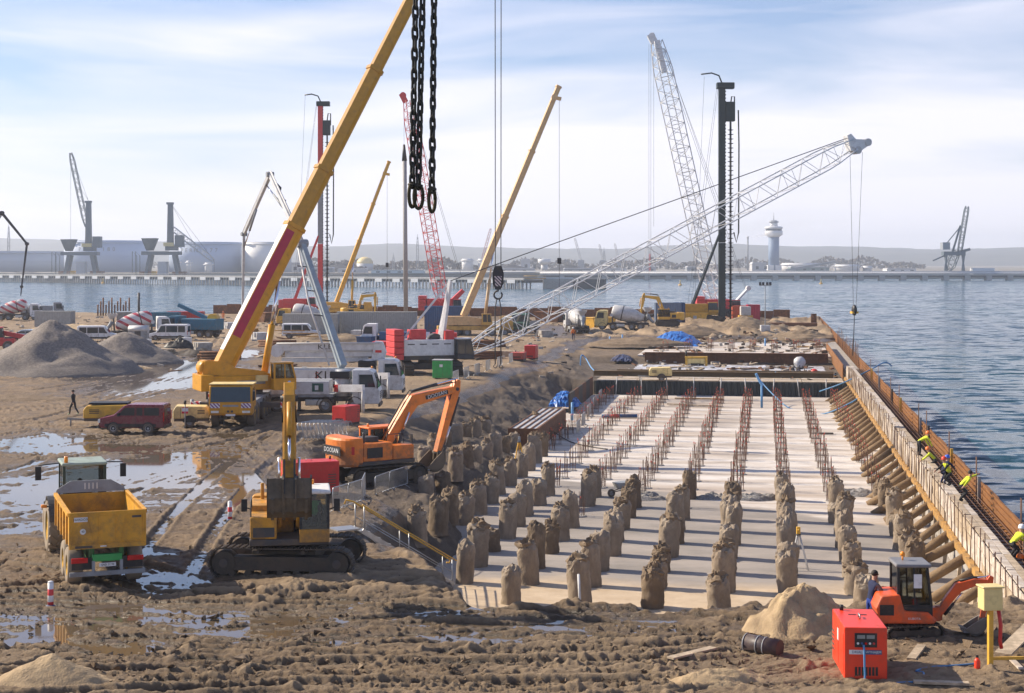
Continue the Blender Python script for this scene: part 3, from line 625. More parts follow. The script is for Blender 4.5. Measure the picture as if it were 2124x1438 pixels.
def bucket(par, pin, c, wd, k, bm, m=None, soil=None):
    """pin (x, z), curl c in degrees, width, size"""
    o_ = Vector((-math.cos(R(c)), math.sin(R(c)))); l_ = Vector((-math.sin(R(c)), -math.cos(R(c)))); p0 = Vector(pin)
    W = lambda a, b: tuple(p0+o_*a*k+l_*b*k)
    out = [(-.12, -.12), (-.38, .30), (-.42, .7), (-.22, 1.05), (.15, 1.22), (.55, 1.25)]; inn = [(.55, 1.20), (.15, 1.16), (-.17, 1.0), (-.36, .68), (-.32, .32), (-.04, -.05)]
    mb = MB().prism([W(*q) for q in out+inn], -wd/2, wd/2)
    for y in (-wd/2, wd/2-.05): mb.prism([W(*q) for q in out+[(.34, .55), (.1, -.05)]], y, y+.05)
    for i in range(5):
        y = -wd/2+.12+(wd-.24)*i/4; a = W(.5, 1.22); b_ = W(.8, 1.27); mb.beam((a[0], y, a[1]), (b_[0], y, b_[1]), .14, .10, .07, .03)
    o = mb.build('bucket', bm, par, m=m)
    for i in range(4):
        y = -wd/2+wd*(i+.5)/4
        MB().prism([W(-.43, .3), W(-.46, .72), W(-.25, 1.1), W(.14, 1.27), W(.14, 1.2), W(-.2, 1.04), W(-.40, .7), W(-.37, .3)], y-.05, y+.05).build('wear_strip', bm, o, m=m)
    a, b_ = W(.42, 1.27), W(.58, 1.29); MB().beam((a[0], -wd/2, a[1]), (a[0], wd/2, a[1]), .16, .08).build('lip_plate', GRY, o, m=m)
    e = MB()
    for y in (-.2, .2): e.prism([W(-.45, .35), W(-.1, .45), W(.12, 0), (p0.x, p0.y+.12*k), W(-.3, -.22)], y-.03, y+.03)
    e.build('bucket_ears', bm, o, m=m)
    if soil:
        sb = MB(); n = 9
        for i in range(n+1):
            for j in range(n+1):
                q = i/n; y = (-.5+j/n)*wd*.94; hh = .22*k*math.sin(math.pi*q)*math.sin(math.pi*j/n)+random.uniform(-.05, .07)*k
                a = Vector(W(-.1+.6*q, .0+1.15*q)); a = a+o_*hh*1.2; sb.v.append((a.x, y, a.y))
        sb.f = [(i*(n+1)+j, i*(n+1)+j+1, (i+1)*(n+1)+j+1, (i+1)*(n+1)+j) for i in range(n) for j in range(n)]; sb.s = [False]*len(sb.f)
        sb.build('soil_load', soil, o, m=m)
    return o
def excavator(name, label, loc, rz, slew, body, boom, cfg, near=True, group=None):
    """boom: (foot, knee, tip, stick pin, bucket curl) in the machine's own upright plane"""
    g = cfg.get; t = thing(name, label, 'excavator', loc, rz, group)
    Lh, Ht, gw, sw = g('L', 4.7), g('H', 1.0), g('gauge', 2.45), g('shoe', .6)
    for s_ in (-1, 1): track(t, s_*gw/2, Lh, Ht, sw, near)
    MB().b2((-1.1, -gw/2+sw/2, .45), (1.1, gw/2-sw/2, .85)).tube((0, 0, .8), (0, 0, Ht+.12), .62, n=20).build('undercarriage', BLKM, t, bevel=.03)
    M = RZ(slew); z0 = Ht+.12; dm = g('frame', DGR)
    hw = g('hw', 1.32); ct = g('cabroof', body)
    MB().b2((-2.0, -hw, z0), (1.55, hw, z0+.22)).build('slew_platform', dm, t, bevel=.03, m=M)
    # counterweight with rounded rear
    rr_ = g('rear', 2.85); pl = [(-1.75, hw), (-1.75, -hw)]
    cw = MB(); n = 14; ring = [(-1.7, -hw)]+[(-rr_+.75+(-.75)*math.cos(a)*1.0, hw*math.sin(a)) for a in np.linspace(-math.pi/2, math.pi/2, n)]+[(-1.7, hw)]
    zc0, zc1 = z0-.02, z0+g('cwh', 1.25)
    for zz, kk in ((zc0, .96), (zc0+.12, 1), (zc1-.12, 1), (zc1, .95)):
        cw.v += [(-1.7+(x+1.7)*kk, y*kk, zz) for x, y in ring]
    q = len(ring)
    for i in range(3):
        for j in range(q): cw.f.append((i*q+j, i*q+(j+1) % q, (i+1)*q+(j+1) % q, (i+1)*q+j)); cw.s.append(False)
    cw.f += [tuple(range(q-1, -1, -1)), tuple(range(3*q, 4*q))]; cw.s += [False, False]
    cwo = cw.build('counterweight', g('cwm', body), t, m=M, bevel=.04)
    # engine house, side boxes
    hd = MB().b2((-1.68, -hw+.02, z0+.22), (.15, hw*.12, z0+1.18)).b2((-1.68, hw*.14, z0+.22), (-.35, hw-.02, z0+1.1)).build('engine_house', g('house', body), t, bevel=.05, m=M)
    MB().b2((.17, -hw+.02, z0+.22), (1.5, -.42, z0+.98)).build('tank_box', g('tank', body), t, bevel=.05, m=M)
    MB().b2((-1.45, -hw-.012, z0+.4), (-.5, -hw+.03, z0+.95)).b2((-1.3, hw-.03, z0+.4), (-.6, hw+.012, z0+.9)).build('vent_grille', BLK, t, m=M)
    MB().b2((1.48, -hw+.12, z0+.3), (1.53, -.5, z0+.62)).build('front_grille', DGR, t, m=M)
    eb = MB().b2((-1.2, -.75, z0+1.18), (-.35, .05, z0+1.45)); eb.tube((-1.4, -.95, z0+1.1), (-1.4, -.95, z0+1.75), .07); eb.build('hood_box', g('hoodm', DGR), t, bevel=.04, m=M)
    hr = MB()
    for y in (-hw+.05, -.5): hr.path([(1.4, y, z0+.95), (1.4, y, z0+1.5), (.3, y, z0+1.5), (.3, y, z0+1.15)], .022)
    hr.build('handrail', g('rail', DGR), t, m=M)
    cy0, cy1 = .34, hw+.02
    cabbox(t, -.28, 1.62, cy0, cy1, z0+.1, z0+1.85, g('cabf', BLK), ct, g('sill', body), m=M)
    for y, x in ((cy1+.25, 1.5), (-hw-.18, 1.2)): MB().box((x, y, z0+1.35), (.06, .2, .42)).tube((x-.05, y*.85, z0+1.2), (x, y, z0+1.3), .02).build('mirror', BLK, t, m=M)
    lp = MB(); lp.tube((-.1, .8, z0+1.85), (-.1, .8, z0+2.02), .06); lp.build('beacon', AMB, t, m=M)
    # boom, stick, bucket
    ft, kn, tp, pn, cu = boom; bw = g('bw', .52); bmat = g('boomm', body)
    MB().prism(limb([ft, (Vector(ft)+Vector(kn))*.5, kn, (Vector(kn)+Vector(tp))*.5, tp], [.40, .55, .70, .5, .34]), -bw/2, bw/2).build('boom', bmat, t, bevel=.03, m=M)
    dv = (Vector(tp)-Vector(pn)).normalized(); bk = Vector(tp)+dv*.55
    MB().prism(limb([bk, tp, (Vector(tp)+Vector(pn))*.5, pn], [.22, .55, .40, .26]), -bw*.4, bw*.4).build('stick', bmat, t, bevel=.03, m=M)
    pv = MB()
    for q in (ft, tp, pn): pv.tube((q[0], -bw*.62, q[1]), (q[0], bw*.62, q[1]), .10, n=12)
    pv.build('pivot_pins', DGR, t, m=M)
    P3 = lambda q, y: M @ Vector((q[0], y, q[1]))
    k2 = Vector(kn)
    for y in (-bw*.72, bw*.72): hyd(t, P3((ft[0]+.55, ft[1]-.35), y), P3(k2*.75+Vector(ft)*.25, y), .085, g('cylm', DGR))
    nrm = Vector((-(Vector(tp)-k2).y, (Vector(tp)-k2).x)).normalized()
    if nrm.y < 0: nrm = -nrm
    hyd(t, P3(k2+nrm*.5, 0), P3(bk+nrm*.05, 0), .09, g('cylm', DGR))
    sd_ = Vector((dv.y, -dv.x)); sd_ = sd_ if sd_.x > 0 else -sd_
    lk = Vector(pn)+dv*.45+sd_*.38
    hyd(t, P3(Vector(tp)-dv*.35+sd_*.42, 0), P3(lk, 0), .085, g('cylm', bmat), .58)
    li = MB()
    o_ = Vector((-math.cos(R(cu)), math.sin(R(cu)))); l_ = Vector((-math.sin(R(cu)), -math.cos(R(cu)))); kk = g('bk', 1.1)
    e1 = Vector(pn)+(-o_*.34+l_*.2)*kk
    for y in (-.16, .16):
        li.beam(P3(lk, y), P3(Vector(pn)+dv*.5, y), .05, .12); li.beam(P3(lk, y), P3(e1, y), .06, .14)
    li.build('bucket_linkage', DGR, t)
    bucket(t, pn, cu, g('bwid', 1.3), kk, g('bm', BLKM), M, g('soil'))
    hs = MB()
    for y in (-bw*.3, bw*.3): hs.path([P3((ft[0]-.1, ft[1]+.3), y), P3(k2+nrm*.62-(k2-Vector(ft))*.3, y), P3(k2+nrm*.55, y), P3(Vector(tp)+nrm*.4, y), P3(Vector(tp)-dv*.7-sd_*.3, y*1.6)], .028)
    hs.build('hydraulic_hose', HBLK, t)
    return t, M, z0
# ---------------------------------------------------------------- road trucks
def truck(name, label, loc, rz, cabm, axles, Lc=8.2, group=None, glass=None, dark=None, cat='truck', two=False):
    """x forward; front of cab at x = Lc/2"""
    t = thing(name, label, cat, loc, rz, group); xf = Lc/2; dark = dark or DGR; glass = glass or GLD
    ch = MB()
    for y in (-.42, .42): ch.b2((-Lc/2, y-.06, .75), (xf-1.2, y+.06, 1.05))
    for i in range(5): x = -Lc/2+.3+i*(Lc-2)/4; ch.b2((x-.05, -.38, .8), (x+.05, .38, 1.0))
    ch.b2((-Lc/2-.05, -1.15, .55), (-Lc/2+.08, 1.15, .72))
    ch.build('chassis', dark, t)
    MB().b2((-.4, -1.2, .5), (1.0, -.75, .95)).b2((-.5, .75, .5), (.9, 1.2, .95)).build('fuel_tank', ALU, t, bevel=.06)
    c = MB().prism([(xf-1.95, .95), (xf-1.75, .62), (xf-.06, .62), (xf, .9), (xf, 1.55), (xf-.1, 1.75), (xf-.42, 2.88), (xf-.75, 3.05), (xf-1.95, 3.05)], -1.22, 1.22).build('cab', cabm, t, bevel=.06)
    dx, dz = -.32, 1.13; f = lambda k: (xf-.1+dx*k, 1.75+dz*k)
    a, b_ = f(.03), f(.93); e = .004
    plate(MB(), [(a[0]+e, -1.08, a[1]), (a[0]+e, 1.08, a[1]), (b_[0]+e, 1.02, b_[1]), (b_[0]+e, -1.02, b_[1])], .012).build('windscreen', glass, c)
    for s_ in (-1, 1):
        p = [(xf-1.45, s_*1.222, 1.82), (xf-.30, s_*1.222, 1.82), (xf-.52, s_*1.222, 2.72), (xf-1.45, s_*1.222, 2.72)]
        plate(MB(), p if s_ < 0 else p[::-1], .012).build('side_window', glass, c)
        MB().b2((xf-1.52, s_*1.226-.004, .95), (xf-1.50, s_*1.226+.004, 2.8)).b2((xf-1.5, s_*1.23-.01, 1.45), (xf-1.3, s_*1.23+.012, 1.5)).build('door_seam', dark, c)
        MB().b2((xf-.18, s_*1.38-.1, 1.75), (xf-.1, s_*1.38+.1, 2.45)).build('mirror', BLK, c)
        MB().b2((xf-.02, s_*.9-.2, .72), (xf+.015, s_*.9+.2, .9)).build('headlight', LAMP, c)
    gr_ = MB()
    for i in range(4): gr_.b2((xf-.01, -.75, 1.02+i*.13), (xf+.02, .75, 1.08+i*.13))
    gr_.build('grille', BLK, c); MB().b2((xf-.1, -1.2, .42), (xf+.05, 1.2, .66)).build('bumper', dark, c, bevel=.03)
    mg = MB()
    for x, dbl in axles:
        for s_ in (-1, 1):
            wheel(t, (x, s_*(1.05 if not dbl else .98), .51), .51, .32 if not dbl else .52, RUB, GRY)
            pr = [(x+.66*math.cos(q), .51+.66*math.sin(q)) for q in np.linspace(0, math.pi, 9)]; pi_ = [(x+.61*math.cos(q), .51+.61*math.sin(q)) for q in np.linspace(math.pi, 0, 9)]
            mg.prism(pr+pi_, s_*1.0-.26, s_*1.0+.26)
        mg.tube((x, -.9, .51), (x, .9, .51), .09)
    mg.build('mudguards', dark, t)
    return t
def mixer(name, label, loc, rz, cabm, drum, group=None, axles=((3.0, 0), (1.35, 0), (-1.6, 1), (-2.95, 1))):
    t = truck(name, label, loc, rz, cabm, axles, 8.4, group, cat='mixer truck')
    ax = Matrix.Rotation(R(-13), 4, 'Y'); m = TR(-.95, 0, 2.35) @ ax @ Matrix.Rotation(R(-90), 4, 'Y')
    MB().lathe([(.75, -2.55), (1.02, -2.3), (1.19, -1.2), (1.19, .2), (1.0, 1.2), (.62, 2.2), (.48, 2.55)], 22, m).build('mixer_drum', drum, t)
    MB().lathe([(1.205, -.95), (1.205, -.80)], 22, m, cap=False).build('drum_ring', DGR, t)
    fr = MB()
    for y in (-.55, .55): fr.beam((-3.6, y, 1.05), (-3.75, y*.9, 2.9), .12, .12); fr.beam((1.5, y, 1.05), (1.5, y*.5, 1.9), .14, .14)
    fr.b2((-4.0, -.9, 1.02), (1.7, .9, 1.12)).build('drum_frame', DGR, t)
    MB().lathe([(.32, 0), (.75, .6), (.78, .75)], 12, TR(-3.95, 0, 2.75), cap=False).lathe([(.30, 0), (.73, .6), (.76, .75)], 12, TR(-3.95, 0, 2.75), cap=False).build('charging_hopper', WHG, t)
    MB().path([(-3.9, 0, 2.4), (-4.2, 0, 1.9), (-4.7, .1, 1.35), (-5.0, .15, 1.1)], [.34, .28, .22, .2], 8).build('discharge_chute', GRY, t)
    ld = MB()
    for y in (.75, 1.05): ld.tube((-3.9, y, 1.0), (-4.05, y, 3.0), .03)
    for i in range(6): ld.tube((-3.95, .75, 1.2+i*.33), (-3.95, 1.05, 1.2+i*.33), .02)
    ld.build('ladder', GRY, t)
    MB().tube((1.55, -.9, 2.3), (1.55, .9, 2.3), .28, n=12).build('water_tank', WHG, t)
    return t
def van(name, label, loc, rz, bm, L_=5.0, H_=2.0, W_=1.95, win=True, group=None, cat='van'):
    t = thing(name, label, cat, loc, rz, group); x = L_/2
    pr = [(-x, .45), (-x+.05, .35), (x-.1, .35), (x, .6), (x-.05, .95), (x-.95, 1.15), (x-1.65, H_-.06), (x-1.9, H_), (-x+.12, H_), (-x, H_-.1)]
    MB().prism(pr, -W_/2, W_/2).build('body', bm, t, bevel=.08)
    e = .004
    a, b_ = (x-.98, 1.18), (x-1.6, H_-.12)
    plate(MB(), [(a[0]+.03, -W_*.42, a[1]), (a[0]+.03, W_*.42, a[1]), (b_[0]+.03, W_*.4, b_[1]), (b_[0]+.03, -W_*.4, b_[1])], .012, .005).build('windscreen', GLD, t)
    rows = [(x-1.25, x-2.3)]+([(x-2.42, -x+1.35), (-x+1.25, -x+.3)] if win else [])
    for s_ in (-1, 1):
        for i, (p, q) in enumerate(rows):
            pts = [(q, s_*(W_/2+e), 1.14), (p, s_*(W_/2+e), 1.14), (p-(.42 if i == 0 else 0), s_*(W_/2+e), H_-.2), (q, s_*(W_/2+e), H_-.2)]
            plate(MB(), pts if s_ < 0 else pts[::-1], .01).build('side_window', GLD, t)
        MB().b2((x-.12, s_*.72-.18, .68), (x+.01, s_*.72+.18, .9)).build('headlight', LAMP, t)
        MB().b2((-x-.01, s_*.88-.08, .8), (-x+.02, s_*.88+.08, 1.35)).build('tail_light', REDL, t)
        MB().box((x-1.3, s_*(W_/2+.12), 1.2), (.12, .16, .2)).build('mirror', BLK, t)
        MB().b2((x-2.38, s_*(W_/2+.003)-.003, .5), (x-2.36, s_*(W_/2+.003)+.003, H_-.15)).b2((-x+.5, s_*(W_/2+.01)-.008, .42), (x-.4, s_*(W_/2+.01)+.008, .62)).build('side_trim', BLK, t)
        for wx in (x-.95, -x+1.0):
            wheel(t, (wx, s_*(W_/2-.06), .33), .33, .22, RUB, WHG)
            MB().prism([(wx+.41*math.cos(q), .33+.41*math.sin(q)) for q in np.linspace(-.3, math.pi+.3, 12)], s_*(W_/2+.004)-.003, s_*(W_/2+.004)+.003).build('wheel_arch', BLK, t)
    plate(MB(), [(-x-.004, W_*.38, 1.15), (-x-.004, -W_*.38, 1.15), (-x-.004, -W_*.36, H_-.25), (-x-.004, W_*.36, H_-.25)], .01).build('rear_window', GLD, t)
    MB().b2((x-.03, -W_/2+.05, .3), (x+.06, W_/2-.05, .55)).b2((-x-.06, -W_/2+.05, .32), (-x+.03, W_/2-.05, .55)).build('bumper', DGR, t, bevel=.03)
    return t
def container(name, label, loc, rz, m_, dims=(6.06, 2.44, 2.6), group=None, cat='container', doors=True):
    t = thing(name, label, cat, loc, rz, group); lx, ly, lz = dims
    mb = MB(); n = int(lx/.28)
    def corr(p0, p1, z0, z1, out, n):
        p0 = Vector(p0); p1 = Vector(p1); o = Vector(out); vs = []
        for i in range(n*2+1):
            k = i/(n*2); q = p0.lerp(p1, k)-o*(.035 if (i//1) % 2 else 0); vs += [(q.x, q.y, z0), (q.x, q.y, z1)]
        mb.add(vs, [(2*i, 2*i+2, 2*i+3, 2*i+1) for i in range(n*2)])
    corr((-lx/2+.05, -ly/2+.02, 0), (lx/2-.05, -ly/2+.02, 0), .15, lz-.1, (0, -1, 0), n); corr((lx/2-.05, ly/2-.02, 0), (-lx/2+.05, ly/2-.02, 0), .15, lz-.1, (0, 1, 0), n)
    corr((lx/2-.02, -ly/2+.05, 0), (lx/2-.02, ly/2-.05, 0), .15, lz-.1, (1, 0, 0), max(3, int(ly/.28))); corr((-lx/2+.02, ly/2-.05, 0), (-lx/2+.02, -ly/2+.05, 0), .15, lz-.1, (-1, 0, 0), max(3, int(ly/.28)))
    mb.b2((-lx/2+.03, -ly/2+.03, lz-.08), (lx/2-.03, ly/2-.03, lz-.02))
    mb.build('wall', m_, t)
    fr = MB()
    for sx in (-1, 1):
        for sy in (-1, 1): fr.box((sx*(lx/2-.05), sy*(ly/2-.05), lz/2), (.12, .12, lz))
    for sy in (-1, 1): fr.box((0, sy*(ly/2-.05), .08), (lx-.1, .11, .16)); fr.box((0, sy*(ly/2-.05), lz-.05), (lx-.1, .11, .12))
    for sx in (-1, 1): fr.box((sx*(lx/2-.05), 0, .08), (.11, ly-.1, .16)); fr.box((sx*(lx/2-.05), 0, lz-.05), (.11, ly-.1, .12))
    fr.build('frame', m_, t)
    if doors:
        d = MB()
        for y in (-.6, -.2, .2, .6): d.tube((lx/2+.02, y, .2), (lx/2+.02, y, lz-.15), .022)
        d.build('lock_bars', STL, t)
    return t
# ---------------------------------------------------------------- lattice, ropes
def lattice(par, p0, p1, w0, wm, w1, bays, rc, rd, mat_, t0=.12, t1=.1, up=(0, 0, 1), asp=1.0, name='boom'):
    p0 = Vector(p0); p1 = Vector(p1); d, x, y = MB().frame(p0, p1, up); ch = MB(); la = MB()
    def wd(k):
        if k < t0: return w0+(wm-w0)*k/t0
        if k > 1-t1: return w1+(wm-w1)*(1-k)/t1
        return wm
    rings = []
    for i in range(bays+1):
        k = i/bays; c = p0.lerp(p1, k); q = wd(k)/2; rings.append([c+x*q*a+y*q*asp*b for a, b in ((-1, -1), (1, -1), (1, 1), (-1, 1))])
    for j in range(4): ch.path([r[j] for r in rings], rc, 6)
    for i in range(bays):
        for j in range(4):
            a, b = rings[i], rings[i+1]; jj = (j+1) % 4
            la.tube(*( (a[j], b[jj]) if (i+j) % 2 else (a[jj], b[j]) ), rd, n=4, cap=False)
            if i % 4 == 0: la.tube(a[j], a[jj], rd, n=4, cap=False)
    o = ch.build(name, mat_, par); la.build('lacing', mat_, o); return o, rings
def ropes(par, pairs, r=.02, name='rope', mat_=None, n=5):
    for a, b in pairs: MB().tube(a, b, r, n=n, cap=False).build(name, mat_ or ROPE, par)
def hookblock(par, p, w, h, body, name='hook_block'):
    x, y, z = p
    o = MB().prism([(x-w*.32, z), (x+w*.32, z), (x+w*.5, z-h*.35), (x+w*.42, z-h*.85), (x+w*.2, z-h), (x-w*.2, z-h), (x-w*.42, z-h*.85), (x-w*.5, z-h*.35)], y-w*.3, y+w*.3).build(name, body, par, bevel=.02)
    r = w*.28; c = Vector((x, y, z-h-w*.55)); pts = [c+Vector((r*math.cos(a), 0, r*math.sin(a))) for a in np.linspace(R(100), R(390), 12)]
    MB().path([(x, y, z-h), (x, y, z-h-w*.25)]+pts, w*.085, 8).build('hook', DGR, o); return o
# ================================================================ people
def person(label, loc, rz, top, bot, hat=None, lean=0, pelvis=.95, legs=None, arms=None, group=None, head=0, boots=None, vest=None, sleeves=None, scale=1):
    """legs: ((knee x, z), (ankle x, z)) left and right; arms: ((elbow x, y, z), (hand x, y, z)) from the shoulder, left and right"""
    legs = legs or (((.03, .5), (0, .09)), ((.03, .5), (0, .09))); arms = arms or (((-.03, .07, -.29), (.05, .09, -.53)),)*2
    ca, sa = math.cos(R(lean)), math.sin(R(lean)); T = lambda x, y, z: Vector((x*ca+z*sa, y, pelvis+z*ca-x*sa))
    V = []; E = []; Rd = []; seg = []
    def v(p, r): V.append(Vector(p)); Rd.append(r); return len(V)-1
    def e(a, b, k): E.append((a, b)); seg.append((a, b, k))
    pe = v((0, 0, pelvis), .135); wa = v(T(0, 0, .2), .125); chs = v(T(.01, 0, .40), .15); nk = v(T(.0, 0, .55), .06)
    hc = T(.02, 0, .55)+Vector((.05*math.sin(R(lean*.4+head)), 0, .1)); h1 = v(hc, .088); h2 = v(hc+Vector((.02, 0, .11)), .09)
    e(pe, wa, 0); e(wa, chs, 0); e(chs, nk, 0); e(nk, h1, 2); e(h1, h2, 2)
    for i, s_ in enumerate((1, -1)):
        sh = v(T(0, s_*.19, .47), .07); e(chs, sh, 0); so = V[sh]
        el = v(so+Vector((arms[i][0][0], s_*arms[i][0][1], arms[i][0][2])), .052); wr = v(so+Vector((arms[i][1][0], s_*arms[i][1][1], arms[i][1][2])), .038)
        dr = (V[wr]-V[el]).normalized(); hn = v(V[wr]+dr*.08, .042); e(sh, el, 3); e(el, wr, 3); e(wr, hn, 2)
        side = dr.cross(Vector((0, 1, 0))).normalized() if abs(dr.y) < .9 else Vector((0, 0, 1))
        for q in range(4):
            b0 = V[hn]+side*(q-1.5)*.018; f1 = v(b0+dr*(.06, .075, .07, .055)[q]+Vector((0, -s_*.02, 0)), .010); e(hn, f1, 2)
        th = v(V[wr]+dr*.05+side*.055, .012); e(wr, th, 2)
        hp = v((0, s_*.10, pelvis-.04), .10); e(pe, hp, 1); (kx, kz), (ax, az) = legs[i]
        kn = v((kx, s_*.12, kz), .072); an = v((ax, s_*.12, az), .052); toe = v((ax+.17, s_*.14, max(.04, az-.05)), .045); e(hp, kn, 1); e(kn, an, 1); e(an, toe, 4)
    me = bpy.data.meshes.new('person'); me.from_pydata([tuple(p) for p in V], E, []); o = bpy.data.objects.new('person', me); COL.objects.link(o)
    md = o.modifiers.new('skin', 'SKIN'); md.use_smooth_shade = True; md.branch_smoothing = .4; o.modifiers.new('sub', 'SUBSURF').levels = 1
    for i, q in enumerate(me.skin_vertices[0].data): q.radius = (Rd[i], Rd[i]*(.8 if seg and i in (pe, wa, chs) else 1)); q.use_root = (i == pe)
    dg = bpy.context.evaluated_depsgraph_get(); m2 = bpy.data.meshes.new_from_object(o.evaluated_get(dg)); bpy.data.objects.remove(o)
    m2.materials.clear()
    for q in (vest or top, bot, SKIN, sleeves or top, boots or DKCL): m2.materials.append(q)
    A_ = np.array([V[a] for a, b, k in seg]); B_ = np.array([V[b] for a, b, k in seg]); D_ = B_-A_; LL = (D_**2).sum(1)+1e-9; kd = [k for _, _, k in seg]
    for f in m2.polygons:
        c = np.array(f.center); tt = np.clip(((c-A_)*D_).sum(1)/LL, 0, 1); dd = ((A_+D_*tt[:, None]-c)**2).sum(1); f.material_index = kd[int(dd.argmin())]; f.use_smooth = True
    p = put('person', m2); p.location = loc; p.rotation_euler = (0, 0, R(rz)); p.scale = (scale,)*3; tag(p, label, 'person', group)
    hc = V[h2]
    if hat is not None:
        MB().lathe([(.14, -.02), (.128, 0), (.125, .05), (.095, .11), (.02, .135)], 12, TR(*hc) @ TR(-.01, 0, -.02)).build('hard_hat', hat, p)
    else: MB().ball(hc+Vector((-.025, 0, .0)), .105, 10, (1, .95, .95)).build('hair', HAIR, p)
    fc = MB(); fc.ball(hc+Vector((.095, 0, -.055)), .018, 6); fc.ball(hc+Vector((.08, .03, -.03)), .012, 6); fc.ball(hc+Vector((.08, -.03, -.03)), .012, 6); fc.box(hc+Vector((.078, 0, -.095)), (.015, .045, .01)); fc.build('face_features', HAIR if False else SKIN, p)
    return p
# ================================================================ near machines
SOIL = mat('soil_load', (.26, .18, .10), .95, var=.4, scale=6, dirt=.3, bmp=.8)
BUKM = mat('worn_bucket_steel', (.10, .085, .065), .6, var=.3, dirt=.75, dcol=(.20, .15, .10), bmp=.3)
CATW = mat('cab_white_roof', (.72, .70, .66), .5, dirt=.25)
# yellow excavator, tracks across the view, digging arm towards the camera
pe_ = G(600, 1186); pe_.z = .06
ex1, M1, z1 = excavator('excavator', 'large yellow tracked excavator holding up a soil filled bucket towards us', pe_, -4, -78,
    YEL, ((.55, 2.05), (1.5, 4.75), (4.3, 6.35), (5.75, 3.95), 30), dict(L=4.9, H=1.0, gauge=2.5, bw=.46, bk=1.25, bwid=1.4, bm=BUKM, soil=SOIL, cabroof=CATW, sill=YEL, hw=1.34, cylm=YEL, hoodm=YEL))
op = person('excavator operator in green hi-vis vest at the controls', (0, 0, 0), 0, DKCL, DKCL, None, 5, .52, (((.42, .55), (.48, .12)), ((.42, .55), (.48, .12))), (((.1, .12, -.25), (.36, .05, -.28)),)*2, vest=HVG)
op.location = (ex1.matrix_basis @ M1 @ Vector((.55, .86, z1+.32))); op.rotation_euler = (0, 0, R(-4-78))
# orange excavator on the lower terrace, seen from behind
po = gp(782, 1000, -1.2); ex2, M2, z2 = excavator('excavator', 'orange tracked excavator on the lower terrace beside the piles, seen from behind', po, 34, 2,
    ORA, ((.4, 1.9), (2.3, 4.35), (5.1, 4.85), (3.9, 1.35), 30), dict(L=4.6, H=1.0, gauge=2.5, bw=.55, bk=.95, bwid=1.3, bm=BUKM, cabf=ORA, cwh=1.5, hw=1.42, cylm=DGR, cwm=ORA))
mt_ = M2
def on2(p): return M2 @ Vector(p)
text('DOOSAN', .36, on2((-2.86, 0, z2+.82)), (90, 0, -90+2), WHI, ex2, depth=.006)
MB().box(on2((-2.843, 0, z2+.82)), (.02, 1.9, .5), rz=2).build('name_plate', BLK, ex2)
text('DOOSAN', .30, on2((3.75, -.279, 4.6)), (90, -11, 2), WHI, ex2, depth=.004)
plate(MB(), [on2((3.0, -.277, 4.36)), on2((4.5, -.277, 4.62)), on2((4.46, -.277, 4.84)), on2((2.96, -.277, 4.58))], .003, -.004).build('name_plate', BLK, ex2)
MB().box(on2((-2.3, -1.36, z2+.86)), (.16, .02, .42), rz=-30).build('red_flash', RED, ex2)
MB().tube(on2((2.2, 1.3, z2+.2)), on2((2.2, 1.3, z2+1.2)), .03).build('guard_post', YELB, ex2)
